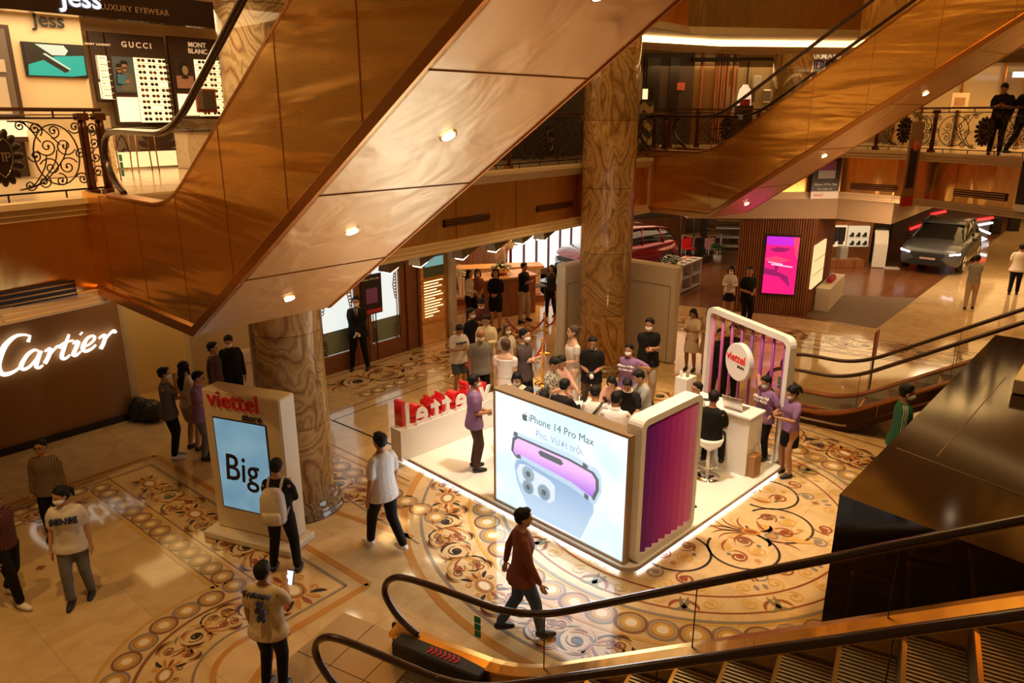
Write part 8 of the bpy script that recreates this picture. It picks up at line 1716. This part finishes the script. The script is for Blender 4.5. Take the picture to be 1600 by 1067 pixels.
M_ = p['M']; m = MB(); m.tube(smooth_pts([M_@p['SP'](.83, .02, .07), M_@p['SP'](.80, -.075, .05), M_@p['SP'](.68, -.085, -.03), M_@p['SP'](.56, -.085, -.09), M_@p['SP'](.54, .0, -.12)], 6), .022, 6, flat=.4); m.build('shoulder_strap', BLACK, p['root'])
P('man in a white polo, back to the view, nearest the striped wall at the table', None, (962, 612), 78, h=1.66, z0=.12, arms='table', shirt=cloth('white_pink', (.80, .72, .72)), trousers=JEAN, lean=8, look=(0, 20), build=1.1, collar=WH, skin=1)
P('man in a dark flower patterned shirt looking down at the left end of the table', None, (862, 552), 330, h=1.68, z0=.12, arms='phone', shirt=FLO, sleeve=.6, trousers=BK_, look=(0, 30), skin=1)
P('long haired woman in a pink top behind the man in the patterned shirt', None, (874, 551), 310, h=1.56, arms='table', shirt=cloth('pink', (.55, .28, .22)), sleeve=.9, trousers=BK_, hair='long', fem=True, look=(0, 25))
p = P('man in a black polo holding a compact camera at the foot of the middle column', (922, 655), (943, 509), 262, h=1.72, arms='belly', shirt=BK_, trousers=BROWNP, look=(0, 15), collar=GR, skin=1, legs='apart', untuck=.005)
w_ = p['M']@((p['wr'][0]+p['wr'][1])/2+Vector((0, .09, .0))); t = thing('compact_camera', 'small dark camera with a white ring held by the man in the black polo', 'camera', w_); m = MB(); m.box(w_, (.13, .06, .09), 0, 0, .01); m.build('camera_body', BLACK, t); m = MB(); m.tube([w_+Vector((0, -.03, -.01)), w_+Vector((0, -.10, -.03))], .035, 12); m.build('lens', PR_W, t)
p = P('man in a lilac lettered tee and white mask with a raised hand, behind the table', None, (984, 534), 240, h=1.64, arms='wave', shirt=PU, trousers=BK_, mask=MASKM, skin=1, untuck=.008); chest_text(p, 'iPhone 14 Pro', .055, PR_W, z=.74, y=.095, ext=.02); chest_text(p, 'Pro. Vượt trội.', .045, PR_W, z=.70, y=.095, ext=.02)
P('woman with long dark hair bowed over the far side of the table', None, (958, 572), 262, h=1.45, z0=.12, arms='table', shirt=cloth('pink2', (.55, .30, .22)), sleeve=.9, trousers=BK_, hair='long', fem=True, lean=24, look=(20, 35))
P('man in a black polo with pale collar looking down at the right of the table', None, (984, 580), 250, h=1.62, z0=.12, arms='table', shirt=BK_, trousers=BK_, look=(0, 35), lean=10, collar=PR_W, skin=1)
P('man in a grey long sleeved shirt at the right end of the table, facing left', None, (1012, 572), 190, h=1.64, z0=.12, arms='table', shirt=cloth('blue_grey', (.30, .29, .27)), sleeve=.95, trousers=BK_, look=(0, 30), lean=8, skin=2, untuck=.008)
p = P('man in a black tee with folded arms and white mask before the right partition', (1008, 632), (1016, 488), 275, arms='cross', shirt=BK_, trousers=KH_, mask=MASKM, skin=1, look=(30, 5), untuck=.008, build=1.06)
p = P('woman in a long white dress with pinned up hair by the left partition', (893, 648), (887, 494), 195, arms='belly', trousers=None, skirt=(WH, .04, -.022), hair='bun', fem=True, hairm=HAIRB, shoes=WSH, skin=2); bodice(p)
# --- rear group by the bar
P('woman in a cream blouse, leftmost of the three women by the ribbed bar', None, (733, 418), 330, h=1.60, arms='belly', shirt=CRM, sleeve=.95, trousers=BK_, hair='long', fem=True, det=False)
P('masked woman in a rust coloured top, middle of the three by the bar', None, (746, 417), 280, h=1.60, arms='front', shirt=cloth('rust', (.22, .06, .025)), trousers=BK_, hair='long', mask=MASKM, fem=True, det=False)
P('woman in a dark blazer and shorts, rightmost of the three by the ribbed bar', (775, 515), (771, 418), 262, arms='belly', shirt=BK_, sleeve=.95, trousers=BK_, tl='short', hair='long', fem=True, det=False)
P('person with black hair sitting behind the lit ribbed bar', None, (704, 413), 300, h=1.45, arms='down', shirt=NV, sleeve=.9, trousers=BK_, hair='short', det=False)
P('man in a black polo and beige trousers with folded arms near the bar', (818, 502), (813, 409), 320, arms='cross', shirt=BK_, trousers=KH_, legs='apart', skin=1, untuck=.0, det=False, build=1.06)
P('woman in dark blouse and flared black trousers with a raised hand, left of the partition', (861, 494), (852, 413), 240, arms='wave', shirt=NV, sleeve=.6, trousers=BK_, hair='long', fem=True, det=False, legs='step')
P('person in black partly hidden by the left partition', (878, 500), (873, 421), 230, arms='down', shirt=BK_, sleeve=.6, trousers=BK_, tl='short', hair='long', fem=True, det=False)
# --- right of the column
P('woman in a short white dress looking at her phone, right of the right partition', (1078, 578), (1073, 481), 235, arms='phone', shirt=cloth('white_dress', (.74, .64, .52)), sleeve=.6, skirt=(cloth('white_dress', (.74, .64, .52)), .30, .02), hair='bob', fem=True, look=(0, 25), skin=1)
p = P('woman in a beige dress with a white mask and a tan handbag', (1103, 580), (1104, 478), 262, arms='belly', shirt=KH_, sleeve=.6, skirt=(KH_, .28, .02), hair='long', mask=MASKM, fem=True, legs='step')
q = p['M']@Vector((-.14*p['h'], .09*p['h'], .40*p['h'])); m = MB(); m.box(q, (.22, .10, .16), .3, 0, .02); k_ = single(m, 'handbag', cloth('tan_leather', (.40, .20, .09)), 'tan handbag carried by the woman in the beige dress', 'handbag'); m = MB(); m.tube(smooth_pts([q+Vector((-.08, 0, .07)), q+Vector((0, 0, .28)), q+Vector((.08, 0, .07))], 5), .006, 5); m.build('handle', BLACK, k_)
P('man in a cream shirt standing behind the slatted frame', None, (1131, 479), 250, arms='phone', shirt=CRM, trousers=KH_, skin=1, look=(0, 25))
P('man in black behind the pink slats of the frame', None, (1147, 503), 255, h=1.68, arms='down', shirt=BK_, sleeve=.95, trousers=BK_)
P('second man in black behind the left slats of the frame', None, (1127, 510), 262, h=1.62, arms='down', shirt=BK_, sleeve=.95, trousers=BK_)
p = P('man in a black tee with a lanyard looking right in front of the timber pavilion', (1163, 512), (1174, 441), 285, h=1.74, arms='belly', shirt=BK_, trousers=BK_, skin=1, untuck=.008, look=(30, 0), build=1.1)
P('girl with a fringe and white mask in a black pinafore on the timber floor', (1136, 497), (1132, 424), 255, h=1.56, arms='phone', shirt=WH, sleeve=.9, skirt=(BK_, .34, .02), hair='bob', mask=MASKM, fem=True, look=(0, 15), det=False)
P('person whose black hair shows just above the striped wall', None, (1091, 594), 200, h=1.5, z0=.12, arms='down', shirt=WH, trousers=BK_, hair='short')
# --- service counter
st = at(1104, 745, PH)
p = P('man in a black polo sitting on the white tulip stool at the service counter', None, (1112, 624), 62, h=1.70, z0=.0, arms='sit', legs='sit', shirt=BK_, trousers=BK_, skin=1, look=(0, 15), build=1.1)
dS = Vector((st.x, st.y, .12+.62-.37*1.70)); p['root'].location = (st.x, st.y, dS.z)
p = P('man in a lilac lettered shirt with a pale blue mask telephoning behind the service counter', (1187, 716), (1172, 587), 215, z0=.12, arms='ear', shirt=PU, trousers=BK_, mask=MASKB, skin=1, untuck=.008, look=(15, 15)); chest_text(p, 'iPhone 14', .07, PR_W, z=.74, y=.095, ext=.02); chest_text(p, 'Pro. Vượt', .06, PR_W, z=.70, y=.095, ext=.02)
p = P('woman in a lilac shirt and black skirt typing on her phone', (1227, 742), (1241, 600), 195, arms='phone', shirt=PU, skirt=(BK_, .34, .0), hair='pony', mask=MASKM, fem=True, look=(0, 25), skin=1)
phone(p, 'phone held in both hands by the woman in the lilac shirt and black skirt')
# --- right side
p = P('man in a green track jacket with white sleeve stripes behind the stone block', None, (1418, 597), 340, h=1.84, arms='down', shirt=GRN_, sleeve=.95, trousers=GRN_, mask=MASKM, skin=1, legs='step', untuck=.012, build=1.12)
M_ = p['M']
for i in (0, 1):
    s = 1 if i == 0 else -1
    for k in (-1, 0, 1): m = MB(); A_, E_, W_ = p['sh'][i], p['el'][i], p['wr'][i]; o_ = Vector((s*.036, .014*k, 0))*p['h']; m.tube([M_@(A_+Vector((-s*.02*p['h'], .014*k*p['h'], .043*p['h']))), M_@(A_+o_+Vector((s*.006, 0, .02))), M_@(A_.lerp(E_, .5)+o_*1.05), M_@(E_+o_*.95), M_@(E_.lerp(W_, .85)+o_*.8)], .004, 4); m.build('sleeve_stripe', PR_W, p['root'])
P('man in a grey shirt and beige trousers with folded arms walking beside the grey car', (1513, 483), (1519, 397), 60, arms='cross', legs='step', shirt=GR, sleeve=.9, trousers=KH_, skin=1, det=False)
P('man in a white shirt and black trousers walking away at the right edge', (1582, 460), (1594, 380), 55, arms='down', legs='step', shirt=CRM, trousers=BK_, skin=1, untuck=.02, det=False, build=1.08)
P('man in dark clothes leaning on the upper balcony railing and looking at his phone', (1552, 242), (1560, 136), 235, h=1.68, z0=4.75, arms='phone', shirt=BK_, trousers=BK_, skin=1, look=(15, 35), build=1.1)
P('person in dark clothes walking along the upper balcony at the right edge', (1588, 243), (1601, 150), 10, h=1.70, z0=4.75, arms='walk', legs='walk', shirt=BK_, sleeve=.9, trousers=BK_, skin=1)
